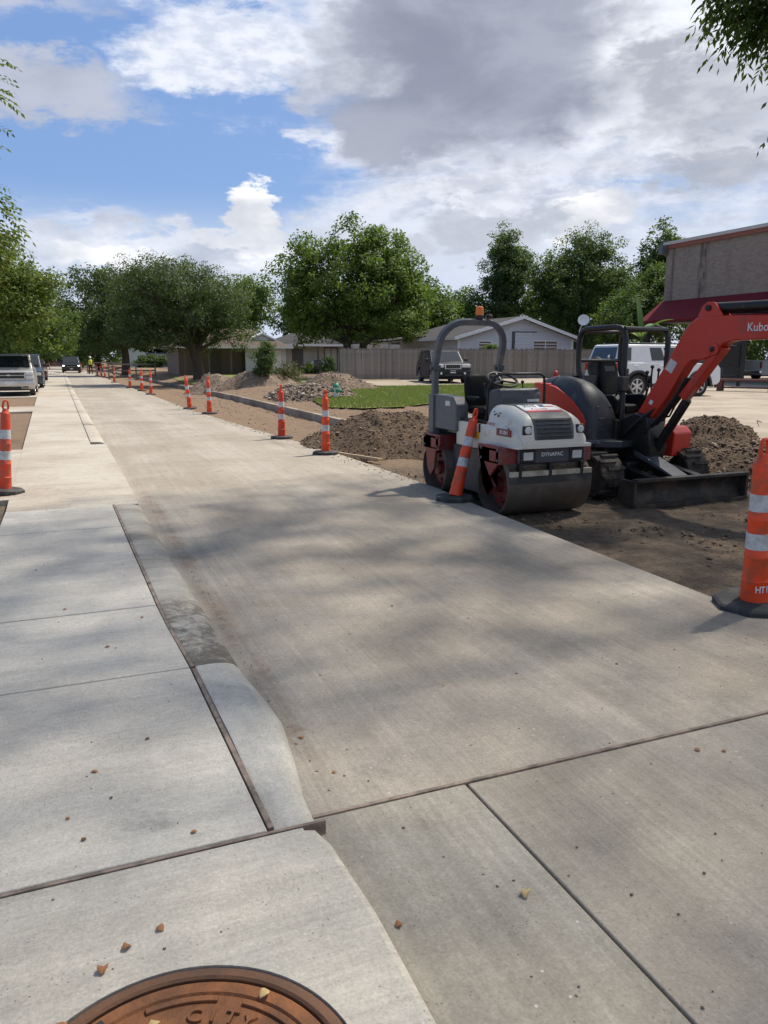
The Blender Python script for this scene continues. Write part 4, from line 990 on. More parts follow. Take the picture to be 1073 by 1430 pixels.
# ------------------------------------------------------------------ vehicles
def paint(name, c_, rough=.3, metal=.0, coat=.35): return basic(name, c_, rough, metal, var=.05, vs=2, coat=coat, spec=.35, dirt=tuple(q * .6 + .02 for q in c_), da=.08, dsc=3)
P = dict(silver=paint('silver_car_paint', (.46, .45, .43), .35, .35), white=paint('white_car_paint', (.66, .67, .68)), navy=paint('navy_car_paint', (.006, .009, .018)), dark=paint('dark_car_paint', (.016, .017, .021)),
         slate=paint('slate_car_paint', (.05, .065, .09)), maroon=paint('maroon_car_paint', (.10, .02, .022)), trim=basic('car_trim', (.02, .02, .021), .6), tyre=basic('tyre_rubber', (.018, .018, .018), .85, dirt=(.07, .06, .05), da=.3),
         rim=basic('alloy_rim', (.48, .48, .49), .3, metal=.8), lamp=basic('headlamp_glass', (.62, .63, .63), .12), tail=basic('tail_lamp', (.42, .02, .02), .25), plate=basic('licence_plate', (.62, .63, .62), .5))
ml, tl_, bl_ = new_mat('lit_headlamp'); bl_.inputs['Emission Color'].default_value = (1, .93, .8, 1); bl_.inputs['Emission Strength'].default_value = 2.5; P['lit'] = ml

def wheel(par, x_, y_, r_, w_, n=5, z_=None):
    z_ = r_ if z_ is None else z_; sx = 1 if x_ > 0 else -1
    X = Matrix.Translation((x_, y_, z_)) @ Matrix.Rotation(R(90 * sx), 4, 'Y')
    wh = MB().lathe([(r_ * .62, -w_), (r_ * .93, -w_), (r_, -w_ * .8), (r_, -w_ * .1), (r_ * .94, 0), (r_ * .66, .0), (r_ * .62, -.015)], 26, X).build('wheel', P['tyre'], par, smooth=50)
    m = MB(X)
    m.lathe([(r_ * .63, -.05), (r_ * .65, -.005), (r_ * .60, -.003), (r_ * .56, -.035)], 26, cap=False).lathe([(r_ * .16, -.05), (r_ * .16, -.008), (r_ * .1, -.004), (.001, -.004)], 12)
    for k in range(n):
        a = 2 * math.pi * k / n; Q = Matrix.Rotation(a, 3, 'Z'); m.box(Q @ Vector((r_ * .36, 0, -.022)), (r_ * .46, r_ * .17, .02), Q)
    m.build('rim', P['rim'], wh, smooth=40)
    MB(X).lathe([(r_ * .6, -.09), (.001, -.09)], 20, cap=False).build('brake_disc', P['trim'], wh)
    return wh

def car(name, label, cat, loc, rz, pnt, L, W, Hh, r_, axf, axr, low, cab, belt, bed=False, front=None, sill=.30, wheels5=5, tint=True, group=None, roof_mat=None, arch=.10, inset=.17, cuts=None):
    """low: side outline of the lower body front->rear as (y, z), y from -L/2; cab: (y0, y1, y2, y3) foot of screen, head of screen, rear head, rear foot"""
    t = thing(name, label, cat, loc, rz, group)
    def arc_pts(yc):
        ra = r_ + arch; return [(yc + ra * math.cos(R(a)), max(sill, r_ + ra * math.sin(R(a)))) for a in np.linspace(-12, 192, 11)]
    poly = list(low) + [(L / 2 - .02, sill + .1), (L / 2 - .12, sill)]
    poly += [p for p in arc_pts(axr)] + [p for p in arc_pts(axf)] + [(-L / 2 + .14, sill), (-L / 2 + .02, sill + .1)]
    hw = W / 2
    m = MB(); n = len(poly)
    def yz(p, s_): return Vector((s_, p[0], p[1]))
    def wid(z_): return hw - max(0, z_ - belt * .78) * .22 - max(0, .55 - z_) * .08
    vs = [yz(p, -wid(p[1])) for p in poly] + [yz(p, wid(p[1])) for p in poly]
    m.add(vs, [tuple(range(n)), tuple(range(2 * n - 1, n - 1, -1))] + [(i, n + i, n + (i + 1) % n, (i + 1) % n) for i in range(n)])
    body = m.build('body', pnt, t, .035, 2, smooth=40)
    MB().span((-hw + .16, -L / 2 + .25, sill - .06), (hw - .16, L / 2 - .25, belt - .25)).build('underbody', P['trim'], t)
    y0, y1, y2, y3 = cab; wb, wt = hw - .075, hw - inset; zb, zt = belt - .04, Hh
    q4 = lambda y_, z_, w_: [Vector((-w_, y_, z_)), Vector((w_, y_, z_))]
    b4 = [Vector((-wb, y0, zb)), Vector((wb, y0, zb)), Vector((wb, y3, zb)), Vector((-wb, y3, zb))]
    t4 = [Vector((-wt, y1, zt - .05)), Vector((wt, y1, zt - .05)), Vector((wt, y2, zt - .05)), Vector((-wt, y2, zt - .05))]
    MB().loft([b4, t4]).build('cabin', pnt, t, .04, 2)
    rt_ = [Vector((v.x * 1.0, v.y, zt - .045)) for v in t4]; rt2 = [Vector((v.x * .93, v.y + (.08 if i < 2 else -.08), zt)) for i, v in enumerate(t4)]
    MB().loft([rt_, rt2]).build('roof', roof_mat or pnt, t, .02, 2)
    def pane(name_, a, b_, c_, d_, u0, u1, v0, v1, th=.012):
        P_ = lambda u, v: a.lerp(b_, u).lerp(d_.lerp(c_, u), v)
        nn = (b_ - a).cross(d_ - a).normalized()
        ctr = (a + b_ + c_ + d_) / 4
        if nn.dot(ctr - Vector((0, (y0 + y3) / 2, (zb + zt) / 2))) < 0: nn = -nn
        ps = [P_(u0, v0), P_(u1, v0), P_(u1, v1), P_(u0, v1)]
        return MB().loft([[p - nn * .02 for p in ps], [p + nn * th for p in ps]]).build(name_, M['glassd'], t, .004, 1)
    pane('windscreen', b4[0], b4[1], t4[1], t4[0], .05, .95, .10, .93)
    pane('rear_window', b4[2], b4[3], t4[3], t4[2], .08, .92, .25, .92)
    nw = 2 if bed == 'short' else 3 if not bed else 2
    for sx in (-1, 1):
        fa, fb, fc, fd = (b4[0], b4[3], t4[3], t4[0]) if sx < 0 else (b4[1], b4[2], t4[2], t4[1])
        cuts_ = cuts or ([(.10, .36), (.40, .66), (.70, .93)] if nw == 3 else [(.12, .52), (.57, .92)])
        for k, (u0, u1) in enumerate(cuts_): pane('side_window', fa, fb, fc, fd, u0 + (.03 if k == 0 else 0), u1, .16, .90)
        mi = MB().box((sx * (hw + .09), y0 + .25, belt + .10), (.20, .10, .15)).build('wing_mirror', P['trim'], t, .03, 2)
        for yy in (axf, axr): wheel(t, sx * (hw - .01), yy, r_, .22, wheels5)
        MB().span((sx * hw * .985, axf + r_ + .12, sill - .02), (sx * (hw + .02), axr - r_ - .12, sill + .07)).build('sill', P['trim'], t, .01)
        for k in range(2): MB().box((sx * (wid(belt - .12) + .012), y0 + (y3 - y0) * (.42 + .34 * k), belt - .13), (.03, .17, .03)).build('door_handle', P['trim'] if pnt is P['dark'] else pnt, t, .006)
    if front: front(t, -L / 2, hw)
    return t
def slot(t, name, x0, x1, y_, z0, z1, mat, th=.03, bevel=.008, par=None):
    return MB().span((x0, y_ - th, z0), (x1, y_ + .05, z1)).build(name, mat, par or t, bevel, 1)

# silver pickup: double grille with a cross bar, chrome bumper and plate
def front_pickup(t, yf, hw):
    g_ = slot(t, 'grille', -.62, .62, yf, .76, 1.04, P['trim'], .02)
    slot(t, 'grille_bar', -.66, .66, yf, .885, .925, P['silver'], .04, .008, g_)
    for z_ in (.755, 1.035): slot(t, 'grille_frame', -.66, .66, yf, z_ - .02, z_ + .02, M['chrome'], .035, .006, g_)
    for sx in (-1, 1): MB().span((sx * .62, yf - .035, .74), (sx * .66, yf + .03, 1.05)).build('grille_frame', M['chrome'], g_)
    MB().prism([(-.12, .895), (-.045, .895), (-.04, .875), (.04, .875), (.045, .895), (.12, .895), (.115, .925), (.05, .925), (.045, .945), (-.045, .945), (-.05, .925), (-.115, .925)], 'y', yf - .055, yf - .03).build('emblem', M['chrome'], g_)
    for sx in (-1, 1):
        MB().span((sx * .68, yf - .02, .93), (sx * (hw - .03), yf + .2, 1.05)).build('headlight', P['lamp'], t, .02)
        MB().span((sx * .68, yf - .015, .76), (sx * (hw - .03), yf + .15, .88)).build('headlight', P['lamp'], t, .02)
        MB().span((sx * .55, yf - .09, .38), (sx * .75, yf - .075, .47)).build('fog_lamp', P['trim'], t)
    bp = MB().span((-hw + .01, yf - .10, .42), (hw - .01, yf + .1, .66)).build('front_bumper', M['chrome'], t, .04, 2)
    slot(t, 'licence_plate', -.15, .15, yf - .10, .50, .65, P['plate'], .012, .003, bp)
    MB().span((-.45, yf - .06, .30), (.45, yf + .2, .42)).build('air_dam', P['trim'], t)
car('pickup_truck', 'silver pickup truck facing the camera at the left edge of the picture', 'pickup truck', (-2.17, 40.4, -.04), 0, P['silver'], 5.6, 2.0, 1.83, .38, -1.85, 1.6,
    [(-2.8, .62), (-2.77, 1.02), (-2.70, 1.10), (-1.30, 1.19), (-1.25, 1.20), (2.78, 1.22), (2.8, .6)], (-1.32, -.62, 1.1, 1.25), 1.20, True, front_pickup, group='vehicles parked left of the lane')
def front_plain(t, yf, hw, lit=False):
    g_ = slot(t, 'grille', -.5, .5, yf, .58, .82, P['trim'], .02)
    slot(t, 'grille_bar', -.5, .5, yf, .69, .72, M['chrome'], .03, .005, g_)
    for sx in (-1, 1): MB().span((sx * (.68 if lit else .56), yf - .01, .76 if lit else .72), (sx * (hw - .08), yf + .25, .87)).build('headlight', P['lit'] if lit else P['lamp'], t, .03)
    slot(t, 'licence_plate', -.15, .15, yf, .42, .54, P['plate'], .03, .003)
    slot(t, 'lower_intake', -.6, .6, yf, .33, .42, P['trim'], .02)
SUVLOW = lambda L, hz=1.0, bz=1.08: [(-L / 2, .6), (-L / 2 + .03, hz - .12), (-L / 2 + .16, hz - .03), (-L / 2 + 1.15, bz), (L / 2 - .05, bz), (L / 2, .6)]
car('parked_car', 'slate blue sport utility car parked directly behind the silver pickup', 'car', (-1.95, 48.6, -.04), 0, P['slate'], 4.9, 1.95, 1.85, .37, -1.45, 1.45, SUVLOW(4.9, 1.05, 1.15), (-1.35, -.65, 2.1, 2.35), 1.15, False, front_plain, group='vehicles parked left of the lane')
car('parked_car', 'dark maroon car farthest in the row parked left of the walk', 'car', (-1.95, 64, -.04), 0, P['maroon'], 4.6, 1.85, 1.55, .34, -1.4, 1.35, SUVLOW(4.6, .88, .98), (-1.1, -.3, 1.2, 1.9), .98, False, front_plain, group='vehicles parked left of the lane')
car('oncoming_car', 'dark sport utility car with bright headlights driving towards the camera far down the lane', 'car', (.98, 97, ZR), 0, P['dark'], 4.9, 1.98, 1.85, .38, -1.45, 1.45, SUVLOW(4.9, 1.05, 1.13), (-1.35, -.7, 2.1, 2.35), 1.13, False, lambda t, y_, w_: front_plain(t, y_, w_, True))
# dark SUV by the fence: slotted grille, pale paint standing in for chrome reflection
def front_suv(t, yf, hw):
    gr = slot(t, 'grille', -.43, .43, yf, .76, 1.01, P['plate'], .03, .008)
    for k in range(7): slot(t, 'grille_slot', -.375 + k * .108, -.315 + k * .108 + .042, yf, .79, .985, P['trim'], .036, .004, gr)
    for sx in (-1, 1):
        MB().span((sx * .48, yf - .03, .84), (sx * (hw - .04), yf + .22, 1.0)).build('headlight', P['lamp'], t, .03)
        MB().lathe([(.06, 0), (.06, .03), (.01, .035)], 12, Matrix.Translation((sx * .62, yf - .02, .55)) @ Matrix.Rotation(R(90), 4, 'X')).build('fog_lamp', P['lamp'], t)
    slot(t, 'licence_plate', -.15, .15, yf, .56, .70, P['plate'], .04, .003)
    slot(t, 'lower_intake', -.45, .45, yf, .40, .52, P['trim'], .02)
    MB().span((-hw + .02, yf - .04, .60), (hw - .02, yf + .1, .70)).build('bumper_strip', P['trim'], t, .02)
car('parked_car', 'dark navy sport utility car with chrome slotted grille parked in front of the wooden fence', 'car', (19.05, 38.05, .29), R(-13), P['navy'], 4.8, 1.93, 1.74, .38, -1.45, 1.45, [(-2.4, .6), (-2.38, .98), (-2.28, 1.05), (-1.2, 1.10), (2.3, 1.12), (2.4, .6)], (-1.2, -.4, 2.0, 2.3), 1.12, False, front_suv)
# white FJ-like off-roader, seen from its rear right quarter
def fj_extra(t, yf, hw):
    front_plain(t, yf, hw)
    MB().lathe([(.12, -.11), (.36, -.10), (.395, -.06), (.395, .06), (.36, .10), (.20, .11), (.18, .07), (.001, .07)], 26, Matrix.Translation((.12, 2.36, 1.02)) @ Matrix.Rotation(R(-90), 4, 'X')).build('spare_wheel', P['tyre'], t, smooth=50)
    rk = MB()
    for sx in (-1, 1): rk.tube([(sx * .62, -.5, 1.86), (sx * .62, 1.75, 1.87)], .022, 8)
    for yy in (-.4, .1, .6, 1.1, 1.65): rk.tube([(-.64, yy, 1.875), (.64, yy, 1.875)], .018, 6)
    rk.build('roof_rack', P['trim'], t)
    MB().span((-hw + .03, 2.16, .48), (hw - .03, 2.36, .70)).build('rear_bumper', P['trim'], t, .03)
    for sx in (-1, 1): MB().span((sx * (hw - .03), 2.2, .95), (sx * (hw - .16), 2.27, 1.2)).build('tail_lamp', P['tail'], t, .015)
    for sx in (-1, 1):
        for yy in (-1.32, 1.37):
            MB().prism([(yy + .56 * math.cos(R(a)), .40 + .56 * math.sin(R(a))) for a in np.linspace(-5, 185, 14)] + [(yy + .47 * math.cos(R(a)), .40 + .47 * math.sin(R(a))) for a in np.linspace(185, -5, 14)], 'x', sx * (hw - .1), sx * (hw + .04)).build('wheel_arch', P['trim'], t, .01)
    MB().lathe([(.055, 0), (.055, .01)], 14, Matrix.Translation((-.42, 2.235, 1.42)) @ Matrix.Rotation(R(-90), 4, 'X')).build('round_sticker', M['white'], t)
    MB().box((.98, .35, 1.26), (.015, 2.0, .16)).build('pillar_panel', P['white'], t) if False else None
car('parked_car', 'white boxy off-road car with black spare wheel and roof rack behind the excavator', 'car', (19.85, 22.6, .24), R(88), P['white'], 4.55, 1.90, 1.83, .40, -1.32, 1.37,
    [(-2.27, .65), (-2.25, 1.0), (-2.15, 1.12), (-1.05, 1.20), (2.2, 1.22), (2.27, .65)], (-1.0, -.62, 2.05, 2.22), 1.22, False, fj_extra, sill=.42, wheels5=6, inset=.20, cuts=[(.08, .32), (.36, .54), (.82, .955)])
# pickup under the building canopy
def front_wp(t, yf, hw):
    front_plain(t, yf, hw)
    for sx in (-1, 1): MB().span((sx * (hw - .02), 2.62, .72), (sx * (hw - .14), 2.70, 1.10)).build('tail_lamp', P['tail'], t, .01)
    MB().span((-hw, 2.64, .42), (hw, 2.80, .58)).build('rear_bumper', M['chrome'], t, .02)
car('pickup_truck', 'white pickup truck with red tail lamp parked beyond the bench at the right edge', 'pickup truck', (41.7, 35.5, .29), R(82), P['white'], 5.4, 1.95, 1.80, .38, -1.75, 1.5,
    [(-2.7, .62), (-2.67, 1.0), (-2.6, 1.08), (-1.3, 1.16), (2.68, 1.2), (2.7, .6)], (-1.25, -.6, .75, .95), 1.18, True, front_wp)

# ------------------------------------------------------------------ wooden fence
fe = thing('wooden_fence', 'tall weathered grey board fence behind the dark car and in front of the white house', 'fence', (14.75, 42.5, .31))
boards = []
for k in range(5):
    h_ = 1.86 + random.uniform(-.02, .02); w_ = .138
    me_o = MB().prism([(-w_ / 2, 0), (-w_ / 2, h_ - .02), (-w_ / 2 + .02, h_), (w_ / 2 - .02, h_), (w_ / 2, h_ - .02), (w_ / 2, 0)], 'y', -.009, .009).build('board', M['fencewood'], fe); boards.append(me_o)
n = 0
x_ = .07
fmats = [M['fencewood']] + [basic('weathered_wood', c_, .9, var=.3, vs=5, dirt=(.085, .076, .07), da=.4, dsc=1.2, bump=.3) for c_ in ((.25, .225, .2), (.17, .154, .14), (.225, .195, .165))]
while x_ < 22.6:
    src = boards[n % 5]
    o = src if n < 5 else src.copy()
    if n >= 5: col.objects.link(o)
    o.location = (x_, random.uniform(-.006, .006), random.uniform(-.03, .03)); o.rotation_euler = (0, R(random.uniform(-.5, .5)), 0)
    if n >= 5:
        o.material_slots[0].link = 'OBJECT'; o.material_slots[0].material = random.choice(fmats)
    x_ += .1455; n += 1
for z_ in (.3, 1.0, 1.6): MB().span((0, .012, z_), (22.6, .05, z_ + .09)).build('rail', M['fencewood'], fe)
for k in range(10): MB().span((k * 2.45, .05, -.2), (k * 2.45 + .09, .14, 1.8)).build('post', M['fencewood'], fe)
ret = MB()
cs_ = tag(MB().span((15.3, 41.9, .2), (18.2, 42.15, .40)).build('timber_sill', M['lumber'], None, .01), 'low pale timber edging lying at the foot of the board fence', 'timber')

# ------------------------------------------------------------------ houses
siding = basic('pale_siding_paint', (.56, .58, .61), .7, var=.06, vs=1.5, dirt=(.40, .41, .43), da=.2, dsc=1.5)
beige = basic('beige_siding_paint', (.50, .45, .37), .75, var=.06, vs=1.5, dirt=(.3, .27, .22), da=.25, dsc=1.5)
trimw = basic('white_trim_paint', (.74, .74, .73), .6, var=.05)
shingle_m, t_, b_ = new_mat('roof_shingles'); co = t_.coord(); n_ = t_.noise(co, 1.2, 6, .7); n2_ = t_.voro(co, 6)
link(t_, t_.mul(t_.mix((.024, .021, .020), (.042, .037, .034), n_.ramp(.35, .65)), n2_.ramp(0, .6, .8, 1.15)), b_, 'Base Color'); b_.inputs['Roughness'].default_value = .95
brown_sh = basic('brown_shingles', (.105, .068, .05), .95, var=.25, vs=3, dirt=(.09, .07, .055), da=.4, dsc=1)
curtain = basic('window_dark', (.045, .045, .05), .15, var=.3, spec=.8); brownwin = basic('brown_window_board', (.16, .095, .055), .6, var=.3, vs=3)
doorm = basic('grey_door', (.10, .085, .075), .6)
def window(par, x0, x1, z0, z1, y_, glass=None, frame_m=None, mull=1):
    f_ = MB()
    for a, b2 in (((x0 - .06, z0 - .06), (x1 + .06, z0)), ((x0 - .06, z1), (x1 + .06, z1 + .06)), ((x0 - .06, z0), (x0, z1)), ((x1, z0), (x1 + .06, z1))):
        f_.span((a[0], y_ - .05, a[1]), (b2[0], y_ + .02, b2[1]))
    for k in range(mull):
        xm = x0 + (x1 - x0) * (k + 1) / (mull + 1); f_.span((xm - .03, y_ - .045, z0), (xm + .03, y_ + .02, z1))
    w_ = f_.build('window', frame_m or trimw, par); MB().span((x0, y_ - .015, z0), (x1, y_ + .015, z1)).build('pane', glass or curtain, w_)
    return w_
def door(par, x0, x1, z0, z1, y_, mat):
    d_ = MB().span((x0, y_ - .03, z0), (x1, y_ + .02, z1)).build('door', mat, par)
    MB().ball((x1 - .1, y_ - .06, z0 + .95), .035, 8, 6).build('handle', M['chrome'], d_)
    for zz in (z0 + .25, z0 + 1.15): MB().span((x0 + .15, y_ - .042, zz), (x1 - .15, y_ - .028, zz + .7)).build('door_panel', mat, d_, .01)
def lap_wall(par, x0, x1, z0, z1, y_, mat, gable=None, step=.2, skip=()):
    """horizontal lapped boards, each a part; gable = (ridge x, ridge z) clips the boards above z1"""
    MB().span((x0 + .01, y_ + .02, z0), (x1 - .01, y_ + .15, z1)).build('wall', mat, par)
    if gable: MB().prism([(x0 + .01, z1), (x1 - .01, z1), gable], 'y', y_ + .03, y_ + .15).build('wall', mat, par)
    z_ = z0; top = gable[1] if gable else z1
    while z_ < top - .05:
        za, zb = z_, min(z_ + step - .008, top - .01); xa0, xa1, xb0, xb1 = x0, x1, x0, x1
        if gable:
            def lim(zz): 
                f_ = max(0, (zz - z1) / (gable[1] - z1)); return x0 + (gable[0] - x0) * f_, x1 + (gable[0] - x1) * f_
            xa0, xa1 = lim(za); xb0, xb1 = lim(zb)
        MB().add([(xa0, y_ - .022, za), (xa1, y_ - .022, za), (xb1, y_ - .004, zb), (xb0, y_ - .004, zb), (xa0, y_ + .025, za), (xa1, y_ + .025, za), (xb1, y_ + .025, zb), (xb0, y_ + .025, zb)],
                 [(0, 1, 2, 3), (7, 6, 5, 4), (0, 4, 5, 1), (3, 2, 6, 7), (0, 3, 7, 4), (1, 5, 6, 2)]).build('siding_board', mat, par)
        z_ += step
def gable_roof(par, x0, x1, y0, y1, ze, xr, zr, over, mat, fascia=trimw, th=.10):
    sl0 = (zr - ze) / (xr - x0); sl1 = (zr - ze) / (x1 - xr); a0, a1 = x0 - over, x1 + over
    za, zb = ze - over * sl0, ze - over * sl1
    r_ = MB()
    for xa, zz in ((a0, za), (a1, zb)):
        r_.add([(xa, y0, zz), (xr, y0, zr), (xr, y1, zr), (xa, y1, zz), (xa, y0, zz + th), (xr, y0, zr + th), (xr, y1, zr + th), (xa, y1, zz + th)],
               [(0, 1, 2, 3), (4, 5, 6, 7), (0, 1, 5, 4), (2, 3, 7, 6), (0, 3, 7, 4), (1, 2, 6, 5)])
    roof = r_.build('roof', mat, par)
    for xa, zz in ((a0, za), (a1, zb)):
        MB().add([(xa, y0 - .03, zz - .09), (xr, y0 - .03, zr - .09), (xr, y0 - .03, zr + th + .02), (xa, y0 - .03, zz + th + .02), (xa, y0 - .003, zz - .09), (xr, y0 - .003, zr - .09), (xr, y0 - .003, zr + th + .02), (xa, y0 - .003, zz + th + .02)],
                 [(0, 1, 2, 3), (7, 6, 5, 4), (0, 4, 5, 1), (2, 6, 7, 3), (1, 5, 6, 2), (0, 3, 7, 4)]).build('fascia', fascia, roof)
        MB().span((xa - .03, y0, zz - .07), (xa - .002, y1, zz + th)).build('fascia', fascia, roof)
    return roof
h1 = thing('white_house', 'pale grey lap-sided house with dark gable roof showing above the board fence', 'house', (23.9, 45.5, .3))
lap_wall(h1, 0, 8.95, 0, 2.62, 0, siding, (4.7, 3.92))
MB().span((.0, .15, 0), (.15, 9.4, 2.6)).span((8.8, .15, 0), (8.95, 9.4, 2.6)).span((.15, 9.2, 0), (8.8, 9.35, 2.6)).build('wall', siding, h1)
gable_roof(h1, 0, 8.95, -.45, 9.8, 2.66, 4.7, 3.95, .45, shingle_m)
window(h1, 1.55, 2.45, 1.35, 2.37, 0, brownwin, trimw, 0); window(h1, 5.75, 7.65, 1.35, 2.42, 0, brownwin, trimw, 1)
MB().span((4.05, -.05, 1.1), (4.27, .01, 3.05)).span((3.25, -.04, 1.4), (3.33, .01, 2.9)).build('pipe', M['charcoal'], h1); MB().span((4.2, -.04, 3.0), (6.0, .005, 3.06)).build('pipe', M['charcoal'], h1)
MB().span((8.8, -.04, 0), (8.98, -.0255, 2.6)).span((-.03, -.04, 0), (.12, -.0255, 2.6)).build('corner_board', trimw, h1)
# low open porch on its left flank
pr_ = MB()
for yy in (6.2, 9.2): pr_.span((-2.3, yy, 0), (-2.14, yy + .16, 2.25))
pr_.build('porch_post', trimw, h1); MB().span((-2.36, 6.1, 2.25), (-2.1, 9.5, 2.5)).build('porch_beam', trimw, h1)
MB().add([(-2.6, 5.2, 2.42), (0.2, 5.2, 2.78), (.2, 9.8, 2.78), (-2.6, 9.8, 2.42), (-2.6, 5.2, 2.52), (.2, 5.2, 2.88), (.2, 9.8, 2.88), (-2.6, 9.8, 2.52)], [(3, 2, 1, 0), (4, 5, 6, 7), (0, 1, 5, 4), (2, 3, 7, 6), (0, 4, 7, 3), (1, 2, 6, 5)]).build('porch_roof', shingle_m, h1)
# satellite dish on a pole at the right corner of the house
ds_ = thing('satellite_dish', 'off-white satellite dish on a thin bent arm at the right eave of the white house', 'satellite dish', (32.9, 44.9, 3.0))
MB().tube([(0, 0, -.15), (.02, 0, .45), (.22, -.05, .95)], .03, 8).build('arm', trimw, ds_)
MB().lathe([(.001, .02), (.24, .05), (.38, .12), (.385, .135), (.24, .07), (.001, .04)], 24, Matrix.Translation((.28, -.05, 1.12)) @ Vector((-.55, -.80, .28)).to_track_quat('Z', 'Y').to_matrix().to_4x4()).build('dish', trimw, ds_)
MB().tube([(.28, -.05, .9), (.75, -.2, 1.2)], .014, 6).box((.78, -.2, 1.24), (.1, .08, .12)).build('receiver', trimw, ds_)

h2 = thing('beige_house', 'low beige house with grey hip roof and patio seating left of the board fence', 'house', (16.2, 60.0, .38))
lap_wall(h2, 0, 5.2, 0, 2.25, 0, beige, step=.25)
MB().span((5.2, -1.6, 0), (12.0, .15, 2.25)).span((0, .15, 0), (12, 8, 2.2)).build('wall', beige, h2)
MB().add([(-.6, -.7, 2.22), (13, -.7, 2.22), (13, 8.6, 2.22), (-.6, 8.6, 2.22), (3.2, 3.9, 3.75), (10, 3.9, 3.75)], [(0, 1, 5, 4), (2, 3, 4, 5), (0, 4, 3), (1, 2, 5), (3, 2, 1, 0)]).build('roof', shingle_m, h2)
MB().span((-.64, -.73, 2.14), (13.0, -.68, 2.30)).build('fascia', trimw, h2)
door(h2, .65, 1.55, .02, 1.95, -.03, doorm); window(h2, 3.35, 4.35, .35, 2.0, -.03, basic('drawn_blind', (.5, .48, .42), .7), doorm, 1)
for x_ in (2.55, 4.75): MB().span((x_, -.66, 0), (x_ + .12, -.54, 2.15)).build('porch_post', doorm, h2)
MB().span((-.2, -1.6, -.05), (5.2, -.02, .03)).build('patio_slab', M['drive'], h2)
bn = thing('patio_bench', 'pale bench on the patio of the beige house', 'bench', (18.9, 59.1, .42))
MB().span((-.75, -.2, .4), (.75, .2, .46)).build('seat', trimw, bn); MB().span((-.75, .18, .5), (.75, .23, .95)).build('backrest', trimw, bn)
for x_ in (-.65, .65): MB().span((x_ - .04, -.18, 0), (x_ + .04, .2, .4)).build('leg', trimw, bn)
ch = thing('patio_chair', 'dark slatted armchair in front of the pale patio bench', 'chair', (18.6, 58.55, .36))
MB().span((-.32, -.3, .36), (.32, .3, .42)).build('seat', M['black'], ch)
for k in range(5): MB().box((-.26 + k * .13, .30, .72), (.11, .03, .75), Matrix.Rotation(R(-14), 3, 'X')).build('slat', M['black'], ch)
for sx in (-1, 1):
    MB().span((sx * .40, -.35, .56), (sx * .30, .3, .60)).build('armrest', M['black'], ch)
    for yy in (-.3, .25): MB().span((sx * .38, yy, 0), (sx * .32, yy + .06, .57)).build('leg', M['black'], ch)

h3 = thing('brown_roof_house', 'house with brown shingle roof and white garage door behind the tan sand heaps', 'house', (8.6, 58.0, .36))
lap_wall(h3, 4.1, 7.2, 0, 2.05, 0, trimw if False else siding, step=.25)
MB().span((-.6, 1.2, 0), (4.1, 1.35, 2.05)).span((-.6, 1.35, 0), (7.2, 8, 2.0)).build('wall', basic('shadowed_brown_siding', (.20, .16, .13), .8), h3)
gd = MB().span((4.75, -.05, .02), (6.8, -.01, 1.85)).build('garage_door', trimw, h3)
for k in range(4): MB().span((4.78, -.075, .06 + k * .45), (6.77, -.048, .46 + k * .45)).build('door_panel', trimw, gd, .012)
MB().add([(-1.2, -.5, 2.05), (7.6, -.5, 2.05), (7.6, 8.5, 2.05), (-1.2, 8.5, 2.05), (1.5, 4, 3.5), (5.6, 4, 3.5)], [(0, 1, 5, 4), (2, 3, 4, 5), (0, 4, 3), (1, 2, 5), (3, 2, 1, 0)]).build('roof', brown_sh, h3)
MB().span((-1.2, -.56, 1.95), (7.64, -.505, 2.12)).build('fascia', trimw, h3)
MB().add([(4.4, 1.2, 2.36), (5.7, 1.2, 2.95), (7.0, 1.2, 2.36), (4.4, 1.1, 2.36), (5.7, 1.1, 2.95), (7.0, 1.1, 2.36)], [(3, 4, 5), (0, 2, 1), (0, 1, 4, 3), (1, 2, 5, 4), (0, 3, 5, 2)]).build('gable', siding, h3)
for a, b2 in (((4.2, 2.30), (5.7, 3.0)), ((5.7, 3.0), (7.2, 2.30))):
    MB().add([(a[0], 1.0, a[1]), (b2[0], 1.0, b2[1]), (b2[0], 1.0, b2[1] + .14), (a[0], 1.0, a[1] + .14), (a[0], 4., a[1]), (b2[0], 4., b2[1]), (b2[0], 4., b2[1] + .14), (a[0], 4., a[1] + .14)], [(0, 1, 2, 3), (7, 6, 5, 4), (3, 2, 6, 7), (0, 4, 5, 1)]).build('gable_roof', brown_sh if False else trimw, h3)
for x_ in (-.4, 1.3, 2.9): MB().span((x_, -.3, 0), (x_ + .14, -.16, 2.0)).build('porch_post', doorm, h3)
door(h3, 1.6, 2.5, 0, 1.95, 1.17, doorm)

h4 = thing('pale_green_house', 'small pale green house end wall seen far off under the oak', 'house', (7.4, 105, .3))
lap_wall(h4, 0, 2.7, 0, 2.0, 0, basic('pale_green_siding', (.42, .50, .46), .75), (.9, 2.7), step=.4)
MB().span((2.7, .4, 0), (7.6, 6, 2.0)).build('wall', basic('blue_grey_siding', (.13, .17, .23), .8), h4); window(h4, 4.2, 5.2, .8, 1.7, .37); MB().span((5.9, .30, .0), (6.1, .39, 1.9)).build('corner_board', trimw, h4)
MB().add([(-.4, -.3, 1.85), (.9, -.3, 2.85), (8.2, -.3, 2.0), (8.2, 7, 2.0), (-.4, 7, 1.85), (.9, 7, 2.85), (4, 3, 3.0)], [(0, 1, 6), (1, 2, 6), (2, 3, 6), (3, 5, 6), (5, 4, 6), (4, 0, 6)]).build('roof', shingle_m, h4)
h5 = thing('brick_house', 'red-brown brick house with white windows closing the far end of the lane', 'house', (-9.5, 176, -.1))
